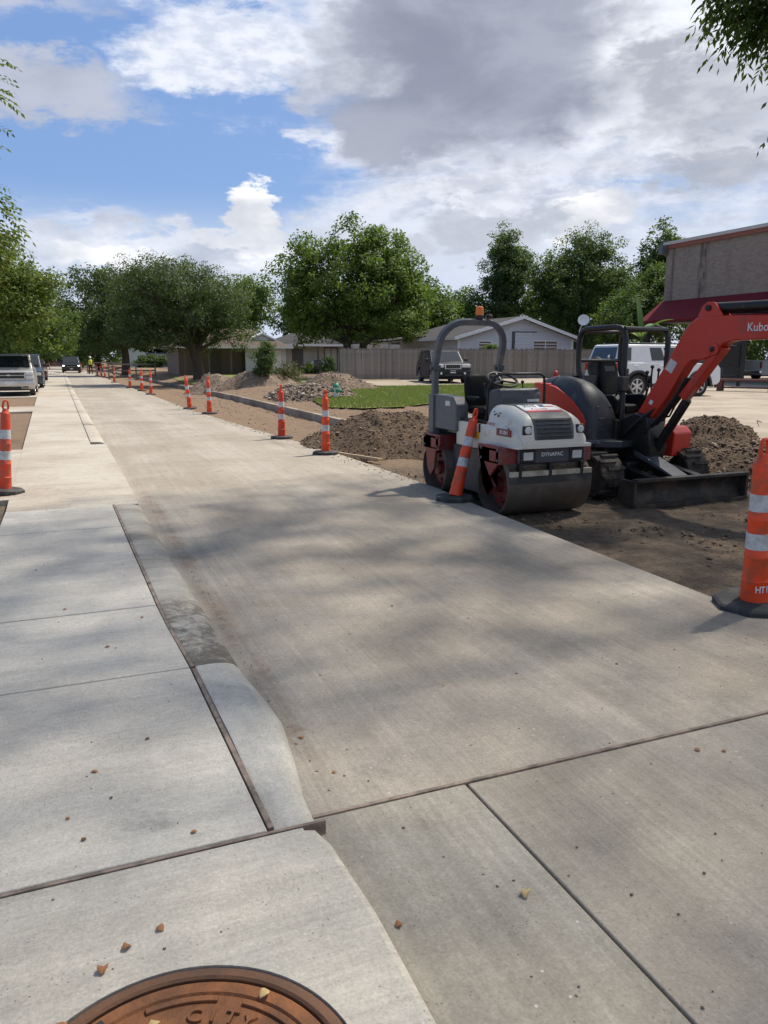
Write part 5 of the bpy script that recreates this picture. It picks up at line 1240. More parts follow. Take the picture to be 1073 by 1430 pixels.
fb, t_, b_ = new_mat('red_brown_brick'); co = t_.coord(); bn_ = t_.noise(co, 2, 5)
link(t_, t_.mix((.20, .105, .075), (.27, .15, .11), bn_.ramp(.35, .65)), b_, 'Base Color'); b_.inputs['Roughness'].default_value = .9
MB().span((0, 0, 0), (15, 8, 2.9)).build('wall', fb, h5)
for x_ in (4.3, 6.6, 8.6, 11.5): window(h5, x_, x_ + .95, .9, 2.4, -.02)
MB().add([(-.6, -.7, 2.85), (15.6, -.7, 2.85), (15.6, 8.7, 2.85), (-.6, 8.7, 2.85), (3.5, 4, 4.6), (11.5, 4, 4.6)], [(0, 1, 5, 4), (2, 3, 4, 5), (0, 4, 3), (1, 2, 5), (3, 2, 1, 0)]).build('roof', shingle_m, h5)

# ------------------------------------------------------------------ brick commercial building at the right
bk_m, t_, b_ = new_mat('grey_brown_brick'); co = t_.coord(); X3, Y3, Z3 = t_.xyz(co)
br = t_.t.nodes.new('ShaderNodeTexBrick'); t_.t.links.new(t_.vec(Y3, Z3, 0).k, br.inputs['Vector'])
for k_, v_ in (('Color1', (.30, .235, .185, 1)), ('Color2', (.225, .175, .142, 1)), ('Mortar', (.27, .235, .195, 1))): br.inputs[k_].default_value = v_
br.inputs['Scale'].default_value = 1.0; br.inputs['Brick Width'].default_value = .30; br.inputs['Row Height'].default_value = .10; br.inputs['Mortar Size'].default_value = .010
stn = t_.noise(t_.vec(X3 * .3, Y3 * 1.6, Z3 * .22), 1.0, 5, .6)
streak = ((Y3 - 35.6) / .42).sq().ramp(1., .0) * t_.noise(t_.vec(X3, Y3 * 3, Z3 * .7), 2, 4).ramp(.35, .6) + ((Y3 - 38.0) / .14).sq().ramp(1., 0) * .8
k = t_.mix(N(t_.t, br.outputs[0]), (.075, .065, .06), stn.ramp(.52, .72) * .35 + streak * .75)
link(t_, k, b_, 'Base Color'); b_.inputs['Roughness'].default_value = .9
bd_ = thing('brick_building', 'two-storey grey-brown brick building with maroon metal awning at the right edge', 'building')
MB().span((34.4, 16, 4.6), (46, 38.6, 8.05)).build('upper_wall', bk_m, bd_)
awm = basic('maroon_metal', (.15, .012, .018), .85, spec=.2, var=.12, vs=2, dirt=(.06, .02, .02), da=.3)
MB().span((34.28, 15.9, 8.05), (46, 38.7, 8.28)).build('cornice', basic('red_brown_cornice', (.26, .085, .06), .7, var=.15), bd_)
MB().span((34.22, 15.8, 8.28), (46.1, 38.78, 8.46)).build('coping', basic('pale_coping', (.50, .47, .43), .7, var=.1), bd_)
aw = MB().add([(34.39, 16, 5.02), (34.39, 38.7, 5.02), (32.7, 38.7, 3.80), (32.7, 16, 3.80), (34.39, 16, 4.92), (34.39, 38.7, 4.92), (32.7, 38.7, 3.66), (32.7, 16, 3.66)], [(0, 1, 2, 3), (7, 6, 5, 4), (3, 2, 6, 7), (1, 5, 6, 2), (0, 3, 7, 4), (0, 4, 5, 1)]).build('awning', awm, bd_)
for k in range(0):
    y_ = 16.2 + k * .5; MB().add([(34.38, y_, 5.03), (34.38, y_ + .04, 5.03), (32.7, y_ + .04, 3.81), (32.7, y_, 3.81), (34.38, y_, 5.07), (34.38, y_ + .04, 5.07), (32.7, y_ + .04, 3.85), (32.7, y_, 3.85)], [(4, 5, 6, 7), (0, 4, 7, 3), (1, 2, 6, 5), (3, 7, 6, 2)]).build('awning_rib', awm, aw)
MB().span((34.4, 16, 3.7), (46, 38.55, 4.6)).build('canopy_beam', M['charcoal'], bd_)
for y_ in (17, 22.2, 28.6, 38.2):
    MB().span((33.0, y_, 0.2), (33.25, y_ + .25, 3.7)).build('canopy_post', M['black'], bd_)
MB().span((36.5, 35.5, .2), (38.2, 38.5, 3.7)).build('lower_wall', basic('grey_render', (.20, .19, .18), .85), bd_)
window(bd_, 0, 0, 0, 0, 0) if False else None
MB().box((34.15, 38.62, 8.0), (.5, .35, .5)).build('gutter_box', M['charcoal_lt'], bd_)
# round blue sign hung from the building's face
sg = thing('round_sign', 'round blue sign with white letter standing off the brick wall at the right edge', 'sign', (34.05, 30.0, 5.9))
Xs = Matrix.Rotation(R(90), 4, 'X')
MB(Xs).lathe([(.64, -.06), (.66, 0), (.64, .06), (.001, .062)], 36).build('panel', basic('sign_blue', (.015, .09, .30), .4), sg)
text('A', .8, M['white'], sg, frame((-.28, -.068, .12), (1, 0, 0), (0, 0, 1)), 'lettering', .003, .02)
MB().span((.2, -.04, -.03), (.45, .04, .03)).build('bracket', M['black'], sg)
MB().span((-.32, -.05, .85), (.32, .05, 1.55)).build('sign_box', M['white'], sg)
MB().span((.2, -.03, 1.1), (.42, .03, 1.2)).build('bracket', M['black'], sg)
# notice board and bench beside the lot
kb = thing('notice_board', 'black framed board on two posts standing on the lot beside the bench', 'notice board', (29.0, 27.9, .24))
for x_ in (-.75, .62): MB().span((x_, -.06, 0), (x_ + .12, .06, 2.75)).build('post', M['black'], kb)
MB().span((-.62, -.04, .95), (.61, .04, 1.95)).build('board', M['black'], kb, .02)
MB().span((-.80, -.09, 2.6), (.80, .09, 2.75)).build('top_rail', M['black'], kb); MB().span((-.62, -.05, .45), (.61, .05, .55)).build('low_rail', M['black'], kb)
b2_ = thing('picnic_bench', 'long dark red-brown wooden bench at the edge of the lot below the excavator boom', 'bench', (25.8, 23.85, .24), R(-64))
redw = basic('red_brown_wood', (.15, .05, .038), .7, var=.25, vs=6)
for k in range(3): MB().span((-1.75, -.22 + k * .15, .44), (1.75, -.09 + k * .15, .52)).build('seat_board', redw, b2_)
for x_ in (-1.0, 1.0):
    MB().span((x_ - .09, -.2, 0), (x_ + .09, -.1, .44)).build('leg', redw, b2_); MB().span((x_ - .09, .1, 0), (x_ + .09, .2, .44)).build('leg', redw, b2_)
MB().span((-1.0, -.02, .14), (1.0, .02, .2)).build('stretcher', redw, b2_)

# ------------------------------------------------------------------ hydrants
def hydrant(loc, label, ma, mb_, s_=1.):
    t = thing('fire_hydrant', label, 'fire hydrant', loc)
    MB().lathe([(.16, 0), (.16, .03), (.11, .04), (.105, .38), (.125, .40), (.125, .44)], 20).build('barrel', ma, t)
    MB().lathe([(.135, .44), (.13, .50), (.10, .57), (.05, .61), (.03, .62), (.03, .66), (.001, .665)], 20).build('bonnet', mb_, t)
    for a, r_ in ((0, .055), (180, .055), (-90, .075)):
        MB().lathe([(r_ * .8, 0), (r_ * .8, .06), (r_, .065), (r_, .12), (r_ * .4, .13), (r_ * .4, .155), (.001, .156)], 14, Matrix.Translation((0, 0, .33)) @ Matrix.Rotation(R(a), 4, 'Z') @ Matrix.Translation((.09, 0, 0)) @ Matrix.Rotation(R(90), 4, 'Y')).build('outlet', mb_, t)
    t.scale = (s_, s_, s_); return t
hydrant((8.67, 25.4, .20), 'white fire hydrant with green bonnet and outlets on the grass corner', M['hydrant_w'], M['hydrant_g'], .92)
hydrant((24.2, 34.9, .28), 'dark red fire hydrant by the drive in front of the board fence', M['hydrant_r'], M['hydrant_r'], 1.1)

# ------------------------------------------------------------------ barricades, lumber
def barricade(loc, L_, label, rz=0.):
    t = thing('barricade', label, 'barricade', loc, rz, 'metal barricades across the dug-up lane')
    for z_ in (.28, .70, 1.18): MB().span((0, -.03, z_), (L_, .03, z_ + .10)).build('rail', M['steel'], t, .008)
    for x_ in (0.05, L_ * .58, L_ - .05):
        MB().span((x_ - .05, -.04, 0), (x_ + .05, .04, 1.34)).build('post', M['steel'], t, .008); MB().span((x_ - .05, -.45, 0), (x_ + .05, .45, .07)).build('foot', M['steel'], t)
barricade((3.35, 65.5, -.13), 3.75, 'rusty metal frame barricade across the dirt lane, nearer of the two', R(8))
barricade((2.55, 92.0, -.13), 4.6, 'rusty metal frame barricade across the dirt lane, farther of the two', R(5))
lb = tag(MB().box((0, 0, 0), (.14, 1.15, .045)).build('lumber_piece', M['lumber'], None, .004, 1, loc=(4.62, 12.62, -.075)), 'short piece of pale lumber lying between the cone and the dark dirt pile', 'lumber')
lb.rotation_euler = (R(3), R(8), R(33))

# ------------------------------------------------------------------ worker
wk = thing('person', 'worker in white hard hat and lime safety vest standing among the far cones', 'person', (2.75, 86.5, ZR))
J = dict(pel=(0, 0, .95), che=(0, .02, 1.32), nek=(0, .01, 1.50), hed=(0, -.02, 1.66), hl=(-.10, 0, .92), kl=(-.11, -.03, .50), al=(-.12, .02, .09), tl=(-.13, -.12, .04), hr=(.10, 0, .92), kr=(.12, -.02, .50), ar=(.13, .03, .09), tr=(.14, -.11, .04), sl=(-.19, .01, 1.42), el=(-.25, .03, 1.14), wl=(-.22, -.12, .92), fl=(-.21, -.17, .84), sr=(.19, .01, 1.42), er=(.25, .03, 1.14), wr=(.22, -.12, .92), fr=(.21, -.17, .84))
RD = dict(pel=.15, che=.155, nek=.06, hed=.10, hl=.095, kl=.065, al=.045, tl=.04, hr=.095, kr=.065, ar=.045, tr=.04, sl=.07, el=.045, wl=.032, fl=.035, sr=.07, er=.045, wr=.032, fr=.035)
keys = list(J); E_ = ['pel-che', 'che-nek', 'nek-hed', 'pel-hl', 'hl-kl', 'kl-al', 'al-tl', 'pel-hr', 'hr-kr', 'kr-ar', 'ar-tr', 'che-sl', 'sl-el', 'el-wl', 'wl-fl', 'che-sr', 'sr-er', 'er-wr', 'wr-fr']
me = bpy.data.meshes.new('body'); me.from_pydata([J[k] for k in keys], [tuple(keys.index(q) for q in e.split('-')) for e in E_], [])
bo = put(bpy.data.objects.new('body', me), wk); bo.modifiers.new('skin', 'SKIN')
for i, k in enumerate(keys): me.skin_vertices[0].data[i].radius = (RD[k], RD[k] * (.8 if k in ('pel', 'che') else 1)); me.skin_vertices[0].data[i].use_root = (i == 0)
sbm = bo.modifiers.new('sub', 'SUBSURF'); sbm.levels = sbm.render_levels = 1
me.materials.append(basic('dark_workwear', (.035, .035, .045), .85))
MB().lathe([(.175, 1.0), (.185, 1.2), (.19, 1.40), (.15, 1.48), (.08, 1.52)], 16, Matrix.Diagonal((1.05, .85, 1, 1)), cap=False).build('safety_vest', basic('lime_vest', (.55, .62, .06), .8), wk)
MB().ball((0, -.03, 1.665), (.085, .10, .115), 12, 8).build('face', basic('skin', (.36, .20, .13), .6), wk)
MB().lathe([(.15, 1.70), (.145, 1.715), (.12, 1.725), (.115, 1.79), (.08, 1.84), (.001, 1.86)], 16, Matrix.Translation((0, -.02, 0))).build('hard_hat', M['white'], wk)
# ------------------------------------------------------------------ trees
LM = dict(
    bright=leafmat('leaf_bright', (.075, .135, .024), (.155, .215, .045), .48),
    mid=leafmat('leaf_mid', (.055, .105, .024), (.115, .170, .040), .44),
    oak=leafmat('leaf_oak', (.044, .070, .026), (.088, .116, .044), .36),
    dark=leafmat('leaf_dark', (.045, .086, .024), (.092, .136, .038), .42),
    yellow=leafmat('leaf_yellow_green', (.075, .115, .022), (.15, .185, .035), .40, (.28, .20, .04)),
    pecan=leafmat('leaf_pecan', (.040, .080, .020), (.075, .12, .030), .38),
    banana=leafmat('leaf_banana', (.075, .15, .045), (.13, .20, .07), .35))
def unit(v): return v / (np.linalg.norm(v, axis=-1, keepdims=True) + 1e-9)
def leaf_quads(pos, nrm, size, aspect, g):
    """one folded diamond (two triangles) per leaf"""
    n = len(pos); a = unit(np.cross(nrm, g.normal(size=(n, 3)))); b_ = np.cross(nrm, a)
    s_ = (size * g.uniform(.6, 1.35, n))[:, None]
    fold = nrm * s_ * .12
    v = np.stack([pos - a * s_ * .5, pos - b_ * s_ * aspect * .5 + fold, pos + a * s_ * .5, pos + b_ * s_ * aspect * .5 + fold], 1).reshape(-1, 3)
    i = np.arange(n)[:, None] * 4
    f = np.concatenate([i + np.array([[0, 1, 2]]), i + np.array([[0, 2, 3]])], 1).reshape(-1, 3)
    return v, f
def crown_points(lobes, n_cl, n_lf, cr, g, shell=.42):
    """clumps of leaves spread through ellipsoid lobes, denser towards the outside"""
    vol = np.array([(l[3] * l[4] * l[5]) ** .75 for l in lobes]); pick = g.choice(len(lobes), n_cl, p=vol / vol.sum())
    L_ = np.array(lobes)[pick]; d_ = unit(g.normal(size=(n_cl, 3)))
    rr = g.random(n_cl) ** shell * np.array([1 + .30 * mnoise.noise((d[0] * 2.2 + l[0], d[1] * 2.2 + l[1], d[2] * 2.2 + l[2])) for d, l in zip(d_, L_)])
    cc = L_[:, :3] + d_ * L_[:, 3:] * rr[:, None] * g.uniform(.86, 1.12, n_cl)[:, None]
    rad = cr * g.uniform(.5, 1.35, n_cl)
    reps = np.maximum(4, (n_lf * (rad / cr) ** 2).astype(int)); ci = np.repeat(np.arange(n_cl), reps); n = len(ci)
    q = unit(g.normal(size=(n, 3))) * (g.random(n) ** .5)[:, None] * np.array([1, 1, .72]) * 1.05
    pos = cc[ci] + q * rad[ci][:, None]
    out = unit(pos - L_[ci, :3]) * .55 + g.normal(size=(n, 3)) * .55 + np.array([0, 0, .45])
    return cc, pos, unit(out), g.random(n_cl)[ci] * .45 + g.random(n) * .55
def tree(name, label, base, lobes, n_cl, n_lf, cr, size, mat, tr=.25, aspect=.55, seed=1, lean=(0, 0), fork=.35, group=None, shell=.42, nlimb=14, trunks=1, cat='tree'):
    """lobes are (x, y, z, rx, ry, rz) relative to the foot of the trunk"""
    g = np.random.default_rng(seed); t = thing(name, label, cat, base, 0, group); rd = random.Random(seed)
    cc, pos, nrm, tint = crown_points(lobes, n_cl, n_lf, cr, g, shell)
    v, f = leaf_quads(pos, nrm, np.full(len(pos), size), aspect, g)
    np_mesh('crown', v, f, mat, t, tint=np.repeat(tint, 2))
    mz = np.average([l[2] for l in lobes]); m = MB()
    for k in range(trunks):
        off = (k - (trunks - 1) / 2) * tr * 2.6
        top = Vector((lean[0] + off * 2.2, lean[1], mz * (.55 + fork * .4)))
        pts = [Vector((off, 0, -.25)), Vector((off, 0, .05)), Vector((off + lean[0] * .15 + rd.uniform(-.1, .1), lean[1] * .2, top.z * .35)), Vector((off * 1.5 + lean[0] * .55, lean[1] * .6 + rd.uniform(-.1, .1), top.z * .7)), top]
        m.tube(pts, [tr * 1.45, tr * 1.12, tr * .92, tr * .8, tr * .62], 10)
        for j in range(nlimb // trunks):
            e_ = Vector(cc[rd.randrange(len(cc))]); s0 = pts[3].lerp(pts[4], rd.random()) if rd.random() < .6 else pts[2].lerp(pts[3], rd.uniform(.3, 1))
            md = s0.lerp(e_, .5) + Vector((rd.uniform(-.3, .3), rd.uniform(-.3, .3), (e_ - s0).length * .08))
            r0 = tr * rd.uniform(.28, .5); m.tube([s0, md, e_], [r0, r0 * .55, r0 * .16], 6)
    m.build('trunk', M['bark'], t, smooth=60)
    return t
TG = 'trees and shrubs around the street'
# the big bright tree behind the fence
tree('shade_tree', 'large bright green tree with twin trunk rising behind the left end of the board fence', (17.2, 46.6, .33),
     [(0, 0, 6.0, 4.2, 3.6, 2.7), (-2.8, .2, 6.4, 2.4, 2.4, 1.9), (2.6, 0, 6.8, 2.5, 2.4, 2.1), (.8, 0, 8.0, 2.8, 2.4, 1.45), (-3.6, 0, 4.6, 1.5, 1.7, 1.5), (3.6, 0, 4.6, 1.6, 1.7, 1.7), (-1.2, -.5, 3.8, 2.6, 2, 1.6), (1.6, -.6, 3.6, 2.4, 2., 1.5), (-3.2, -.3, 3.2, 1.4, 1.5, 1.1), (3.5, -.3, 3.3, 1.6, 1.5, 1.1)], 560, 92, .62, .19, LM['bright'], .30, .62, 3, trunks=2, nlimb=26)
# live oak at the bend of the lane
tree('oak_tree', 'spreading dark oak with leaning trunk standing behind the tan sand heap', (8.1, 50.8, .15),
     [(-1.4, 0, 5.2, 3.7, 4.0, 2.5), (-3.3, .5, 4.5, 2.6, 3.0, 2.0), (1.2, 0, 4.9, 2.5, 3, 2.2), (-1.6, 0, 6.2, 3.4, 3, 1.35), (.4, -.5, 3.6, 3.4, 2.6, 1.2), (-3.4, -.5, 3.3, 2.6, 2.2, 1.2), (1.9, -1.4, 2.9, 1.5, 1.4, .9), (-2.6, -1.2, 2.5, 2.0, 1.4, .9), (-.2, 1.8, 2.6, 2.4, 1.0, 1.0)], 900, 60, .55, .15, LM['oak'], .36, .5, 5, lean=(-.5, 0), nlimb=30)
tree('oak_tree', 'broad dark oak farther along the lane left of the leaning oak', (5.6, 78, .1),
     [(-1.5, 0, 6.2, 5.2, 4, 2.9), (1.8, 0, 6.5, 3.8, 3.4, 2.6), (-1.2, 0, 8.3, 3.6, 3, 1.7), (-.6, -.6, 3.8, 4.6, 3, 1.8)], 640, 55, .72, .24, LM['oak'], .38, .55, 6, nlimb=22)
tree('street_tree', 'mid green tree crown showing between the oak and the big bright tree', (13.8, 70, .35),
     [(0, 0, 5.2, 4.0, 3, 2.4), (-2.2, 0, 5.6, 2.6, 3, 2.2), (2.0, 0, 6.2, 2.6, 3, 2.2)], 420, 46, .7, .26, LM['mid'], .3, .6, 8)
tree('street_tree', 'rounded green tree crown just right of the big bright tree', (26.5, 62, .4),
     [(0, 0, 5.0, 4.2, 3, 3.0), (-2.8, 0, 4.2, 2.6, 3, 2.3), (2.6, 0, 6.1, 2.3, 2.6, 1.9), (4.2, 0, 4.3, 2.4, 2.6, 2.2)], 470, 46, .72, .26, LM['mid'], .3, .6, 9)
tree('tall_tree', 'tallest narrow dark tree rising behind the white house roof', (38.6, 64.5, .4),
     [(-.2, 0, 11.2, 1.5, 1.6, 2.0), (.0, 0, 8.4, 2.3, 2.3, 2.6), (1.3, 0, 9.6, 1.8, 2, 1.7), (.4, 0, 5.2, 2.9, 2.8, 2.8)], 520, 76, .62, .20, LM['dark'], .3, .6, 10)
tree('dense_tree', 'wide dense dark green tree behind the white house and excavator roll frame', (44.3, 60.5, .4),
     [(0, 0, 7.6, 3.6, 3.2, 3.4), (.6, 0, 10.6, 2.6, 2.4, 1.9), (-2.4, 0, 6.6, 2.6, 2.6, 3.0), (-3.3, 0, 8.6, 1.9, 2, 1.9), (3.2, 0, 7.6, 2.4, 2.6, 3.0), (0, -1, 3.2, 4.4, 2.6, 2.4)], 760, 80, .72, .205, LM['dark'], .36, .6, 11)
tree('street_tree', 'lower leafy tree right of the dense dark tree, before the brick building', (43.5, 50.5, .4),
     [(0, 0, 5.2, 2.8, 2.6, 2.6), (-2.4, 0, 4.0, 2.4, 2.4, 2.2), (1.6, 0, 7.2, 2.0, 2.2, 1.5)], 460, 72, .62, .195, LM['mid'], .26, .6, 12)
tree('tall_tree', 'tall tree showing above the left corner of the brick building roof', (50.8, 57, .4),
     [(0, 0, 10.6, 2.2, 2.2, 2.2), (-1.4, 0, 8.6, 1.9, 2, 2.2), (1.6, 0, 9.4, 2, 2, 2.0), (0, 0, 6, 3, 3, 3)], 460, 46, .62, .26, LM['dark'], .3, .6, 13)
tree('street_tree', 'dark green tree behind the white pickup under the building canopy', (53, 41.5, .35),
     [(0, 0, 4.2, 4.2, 3.4, 3.0), (3.6, -2, 4.2, 3.2, 3, 2.8), (-1, 3, 4.4, 3, 3, 3)], 420, 46, .8, .28, LM['mid'], .3, .6, 14)
tree('street_tree', 'dark green tree far right seen below the excavator boom', (50, 30.5, .3), [(0, 0, 4.0, 3.8, 3.6, 3.1), (2, -3, 4, 3, 3, 3)], 330, 46, .8, .28, LM['mid'], .3, .6, 15)
tree('street_tree', 'light green tree filling the gap between the rounded crown and the tall dark tree', (33.5, 66, .4),
     [(0, 0, 4.6, 3.4, 3, 2.6), (-2, 0, 5.4, 2.4, 2.6, 1.9), (2.2, 0, 5.6, 2.4, 2.6, 1.9)], 420, 44, .7, .26, LM['mid'], .26, .6, 16)
# row of trees closing the far end
farw = [(-9.5, 118, 5.0, 7.5, 'far tree at the left end of the row closing the lane'), (-2.5, 132, 5.5, 9.2, 'far tree above the parked cars at the end of the lane'), (5.2, 125, 5.2, 9.8, 'far tree right above the oncoming car'), (12.5, 112, 5.5, 10.2, 'far tree behind the pale green house'), (21, 108, 5.5, 9.5, 'far tree behind the brown roofed house'), (31, 100, 5.5, 9.2, 'far tree behind the beige house'), (57, 78, 6, 12.0, 'far tree behind the dense dark tree'), (68, 66, 6, 10.5, 'far tree behind the brick building'), (1.0, 160, 6, 9.0, 'farthest tree behind the brick house chimneyless roof'), (-22, 105, 7, 9.5, 'far tree at the left picture edge')]
protos = []
for k, (x_, y_, r_, h_, lab) in enumerate(farw):
    if k < 3:
        o = tree('far_tree', lab, (x_, y_, 0), [(0, 0, 5.2, 5, 4, 3.0), (-2.4, 0, 6.4, 3, 3, 2.4), (2.2, 0, 6.8, 3, 3, 2.4), (0, 0, 2.8, 4.6, 3.5, 2.2)], 420, 36, .9, .36, [LM['mid'], LM['oak'], LM['dark']][k], .35, .6, 30 + k, group=TG); protos.append(o)
    else:
        o = copy_tree(protos[k % 3]); o.location = (x_, y_, .1); o.rotation_euler = (0, 0, k * 1.3); o['label'] = lab
    s_ = h_ / 9.0; o.scale = (s_ * (r_ / 5) * .95, s_ * (r_ / 5) * .95, s_)
g = np.random.default_rng(91); lob = [(x_, 150 + 8 * math.sin(x_ * .7), 2.2 + 1.2 * math.sin(x_ * 1.9), 4.5, 3, 2.6 + .8 * math.sin(x_ * 1.3)) for x_ in range(-50, 120, 5) if not -4 < x_ < 4] + [(86 + 4 * math.sin(y_), y_, 2.6, 3.5, 4.5, 3.2) for y_ in range(20, 146, 7)] + [(-46, y_, 2.6, 3.5, 4.5, 3.4) for y_ in range(10, 146, 7)]
cc, pos, nrm, tint = crown_points(lob, 1500, 24, 1.1, g); v, f = leaf_quads(pos, nrm, np.full(len(pos), .55), .6, g)
np_mesh('distant_wood', v, f, LM['dark'], None, tint=np.repeat(tint, 2), kind='stuff')
# foreground group at the left edge, behind the parked vehicles
tree('street_tree', 'yellowish green tree overhanging the silver pickup at the left edge', (-3.8, 40.5, -.05),
     [(1.2, 0, 4.9, 2.6, 2.6, 1.9), (0, 0, 6.0, 2.6, 2.6, 1.8), (2.1, 0, 3.6, 1.9, 2.2, 1.5), (-2, 0, 4.4, 2.6, 2.6, 2.2), (3.0, .5, 4.9, 1.2, 1.5, .8)], 560, 56, .52, .19, LM['yellow'], .24, .5, 20)
tree('street_tree', 'dark green tree left of the lane, half hidden behind the yellowish tree', (-3.6, 58, -.05),
     [(1.2, 0, 5.2, 3.2, 3, 2.6), (-1, 0, 6.2, 3, 3, 2.4), (2.6, 0, 3.4, 2.0, 2.4, 1.6), (0, -1, 3, 3, 2, 1.6)], 480, 50, .62, .22, LM['dark'], .28, .55, 21)
tree('street_tree', 'dark tree farther down the left side of the lane above the maroon car', (-3.0, 88, -.05),
     [(1., 0, 5.2, 3.6, 3, 2.6), (-1, 0, 6.2, 3, 3, 2.4), (2.8, 0, 3.6, 2.4, 2.4, 1.8)], 380, 44, .75, .28, LM['mid'], .28, .55, 22)
cm = tree('flowering_tree', 'small tree with white blossom left of the far end of the lane', (.35, 104, 0), [(0, 0, 4.2, 1.6, 1.6, 2.0), (.6, 0, 6.6, 1.2, 1.2, 1.4)], 150, 40, .6, .26, LM['mid'], .12, .5, 23)
g_ = np.random.default_rng(5); pp = np.concatenate([np.array([.0, -1.2, c_]) + g_.normal(size=(60, 3)) * .28 for c_ in (5.0, 7.4, 8.6)] + [np.array([1.1, -1.2, 6.6]) + g_.normal(size=(60, 3)) * .3])
v, f = leaf_quads(pp, unit(g_.normal(size=pp.shape) + [0, -1, .5]), np.full(len(pp), .3), .8, g_)
np_mesh('blossom', v, f, basic('white_blossom', (.70, .66, .68), .8), cm, tint=None)
# young tree and shrubs among the sand heaps
tree('young_tree', 'slim young green tree standing between the two tan sand heaps', (9.15, 37.6, .28), [(0, 0, 1.25, .52, .5, .62), (.1, 0, 1.75, .36, .36, .35), (-.15, 0, .75, .34, .34, .32)], 120, 40, .2, .10, LM['dark'], .05, .5, 24, nlimb=8)
tree('shrub', 'olive brown shrub beside the slim young tree', (10.6, 38.6, .25), [(0, 0, .55, .95, .8, .55), (-.6, 0, .45, .6, .6, .45)], 130, 36, .22, .10, leafmat('leaf_olive', (.075, .075, .03), (.14, .12, .05), .3), .04, .45, 25, nlimb=8, cat='shrub')
tree('shrub', 'small green shrub by the end of the board fence', (14.1, 42.6, .3), [(0, 0, .7, .45, .45, .7)], 70, 36, .22, .11, LM['dark'], .04, .5, 26, nlimb=4, cat='shrub')
tree('shrub', 'low green shrub in front of the beige house door', (18.0, 59.0, .36), [(0, 0, .4, .6, .5, .4)], 60, 34, .22, .13, LM['dark'], .04, .5, 27, nlimb=3, cat='shrub')
tree('shrub', 'low dark hedge shrub below the pale green house', (10.4, 100, .3), [(0, 0, .8, 2.4, 1, .8)], 120, 34, .4, .25, LM['dark'], .05, .5, 28, nlimb=3, cat='shrub')
tree('shrub', 'leafy weed peeping over the board fence before the pale house wall', (25.1, 43.2, .35), [(0, 0, 1.75, .5, .3, .35)], 50, 30, .2, .14, LM['bright'], .03, .5, 29, nlimb=4, cat='shrub')
# banana plant by the awning
bp_ = thing('banana_plant', 'banana plant with long pale arching leaves left of the maroon awning', 'plant', (27.6, 32.4, .25)); bp_.scale = (.88, .88, .88)
def banana_leaf(az_, len_, rise, arch_, w_):
    n = 12; rg = []; p = Vector((0, 0, 2.6)); el_ = rise; rdir = Vector((math.cos(az_), math.sin(az_), 0)); side = Vector((-math.sin(az_), math.cos(az_), 0)); v_ = []; f_ = []
    for i in range(n + 1):
        u = i / n; ww = w_ * math.sin(math.pi * min(1, u * .94 + .06)) ** .6 * (1 if i < n else .05)
        v_ += [p + side * ww + Vector((0, 0, ww * .35)), p, p - side * ww + Vector((0, 0, ww * .35))]
        if i:
            a = (i - 1) * 3; f_ += [(a, a + 1, a + 4, a + 3), (a + 1, a + 2, a + 5, a + 4)]
        p = p + (rdir * math.cos(el_) + Vector((0, 0, math.sin(el_)))) * (len_ / n); el_ -= arch_ / n
    np_mesh('leaf', np.array([tuple(q) for q in v_]), np.array(f_), LM['banana'], bp_, tint=np.full(len(f_), random.random()), smooth=True)
for a, l_, r_, ar, w_ in ((2.6, 2.2, 1.0, 1.5, .22), (1.5, 2.6, 1.45, .3, .2), (.3, 2.2, 1.1, 1.5, .24), (3.4, 2.0, .8, 1.6, .22), (4.6, 2.1, .9, 1.4, .22), (5.4, 2.2, 1.1, 1.2, .22), (2.0, 1.9, .7, 1.2, .22)): banana_leaf(a, l_, r_, ar, w_)
MB().tube([(0, 0, -.1), (.03, 0, 1.2), (0, 0, 2.7)], [.16, .13, .08], 10).build('stem', LM['banana'], bp_)

# ------------------------------------------------------------------ the shade tree by the camera (pecan-like, compound leaves)
def compound(pos, dir_, n_pairs, leaflet, g, droop=.5, asp=.27):
    """leaflets of many compound leaves at once: pos (n,3), dir (n,3)"""
    n = len(pos); L_ = leaflet * n_pairs * .62; V, F, tt = [], [], []; base = 0
    side = unit(np.cross(dir_, np.array([0, 0, 1.]) + g.normal(size=(n, 3)) * .25)); tint = g.random(n)
    for k in range(n_pairs + 1):
        u = (k + .5) / (n_pairs + 1); ax = pos + dir_ * (L_ * u) + np.array([0, 0, -1.]) * (L_ * droop * u * u * .6)
        d2 = unit(dir_ + np.array([0, 0, -1.]) * droop * u * 1.2)
        for s_ in ((-1, 1) if k < n_pairs else (0,)):
            ld = unit(d2 * (.62 if s_ else 1.) + side * s_ * .8 + np.array([0, 0, -.28]) + g.normal(size=(n, 3)) * .14)
            ll = (leaflet * g.uniform(.75, 1.15, n) * (1 - .35 * abs(u - .55)))[:, None]; wv = unit(np.cross(ld, g.normal(size=(n, 3)) * .5 + np.array([0, 0, 1.]))) * ll * asp * .5
            v = np.stack([ax, ax + ld * ll * .42 + wv, ax + ld * ll, ax + ld * ll * .42 - wv], 1).reshape(-1, 3)
            i = base + np.arange(n)[:, None] * 4; F.append(np.concatenate([i + np.array([[0, 1, 2]]), i + np.array([[0, 2, 3]])], 1).reshape(-1, 3)); V.append(v); base += 4 * n
            tt.append(np.repeat(tint, 2))
    return np.concatenate(V), np.concatenate(F), np.concatenate(tt)
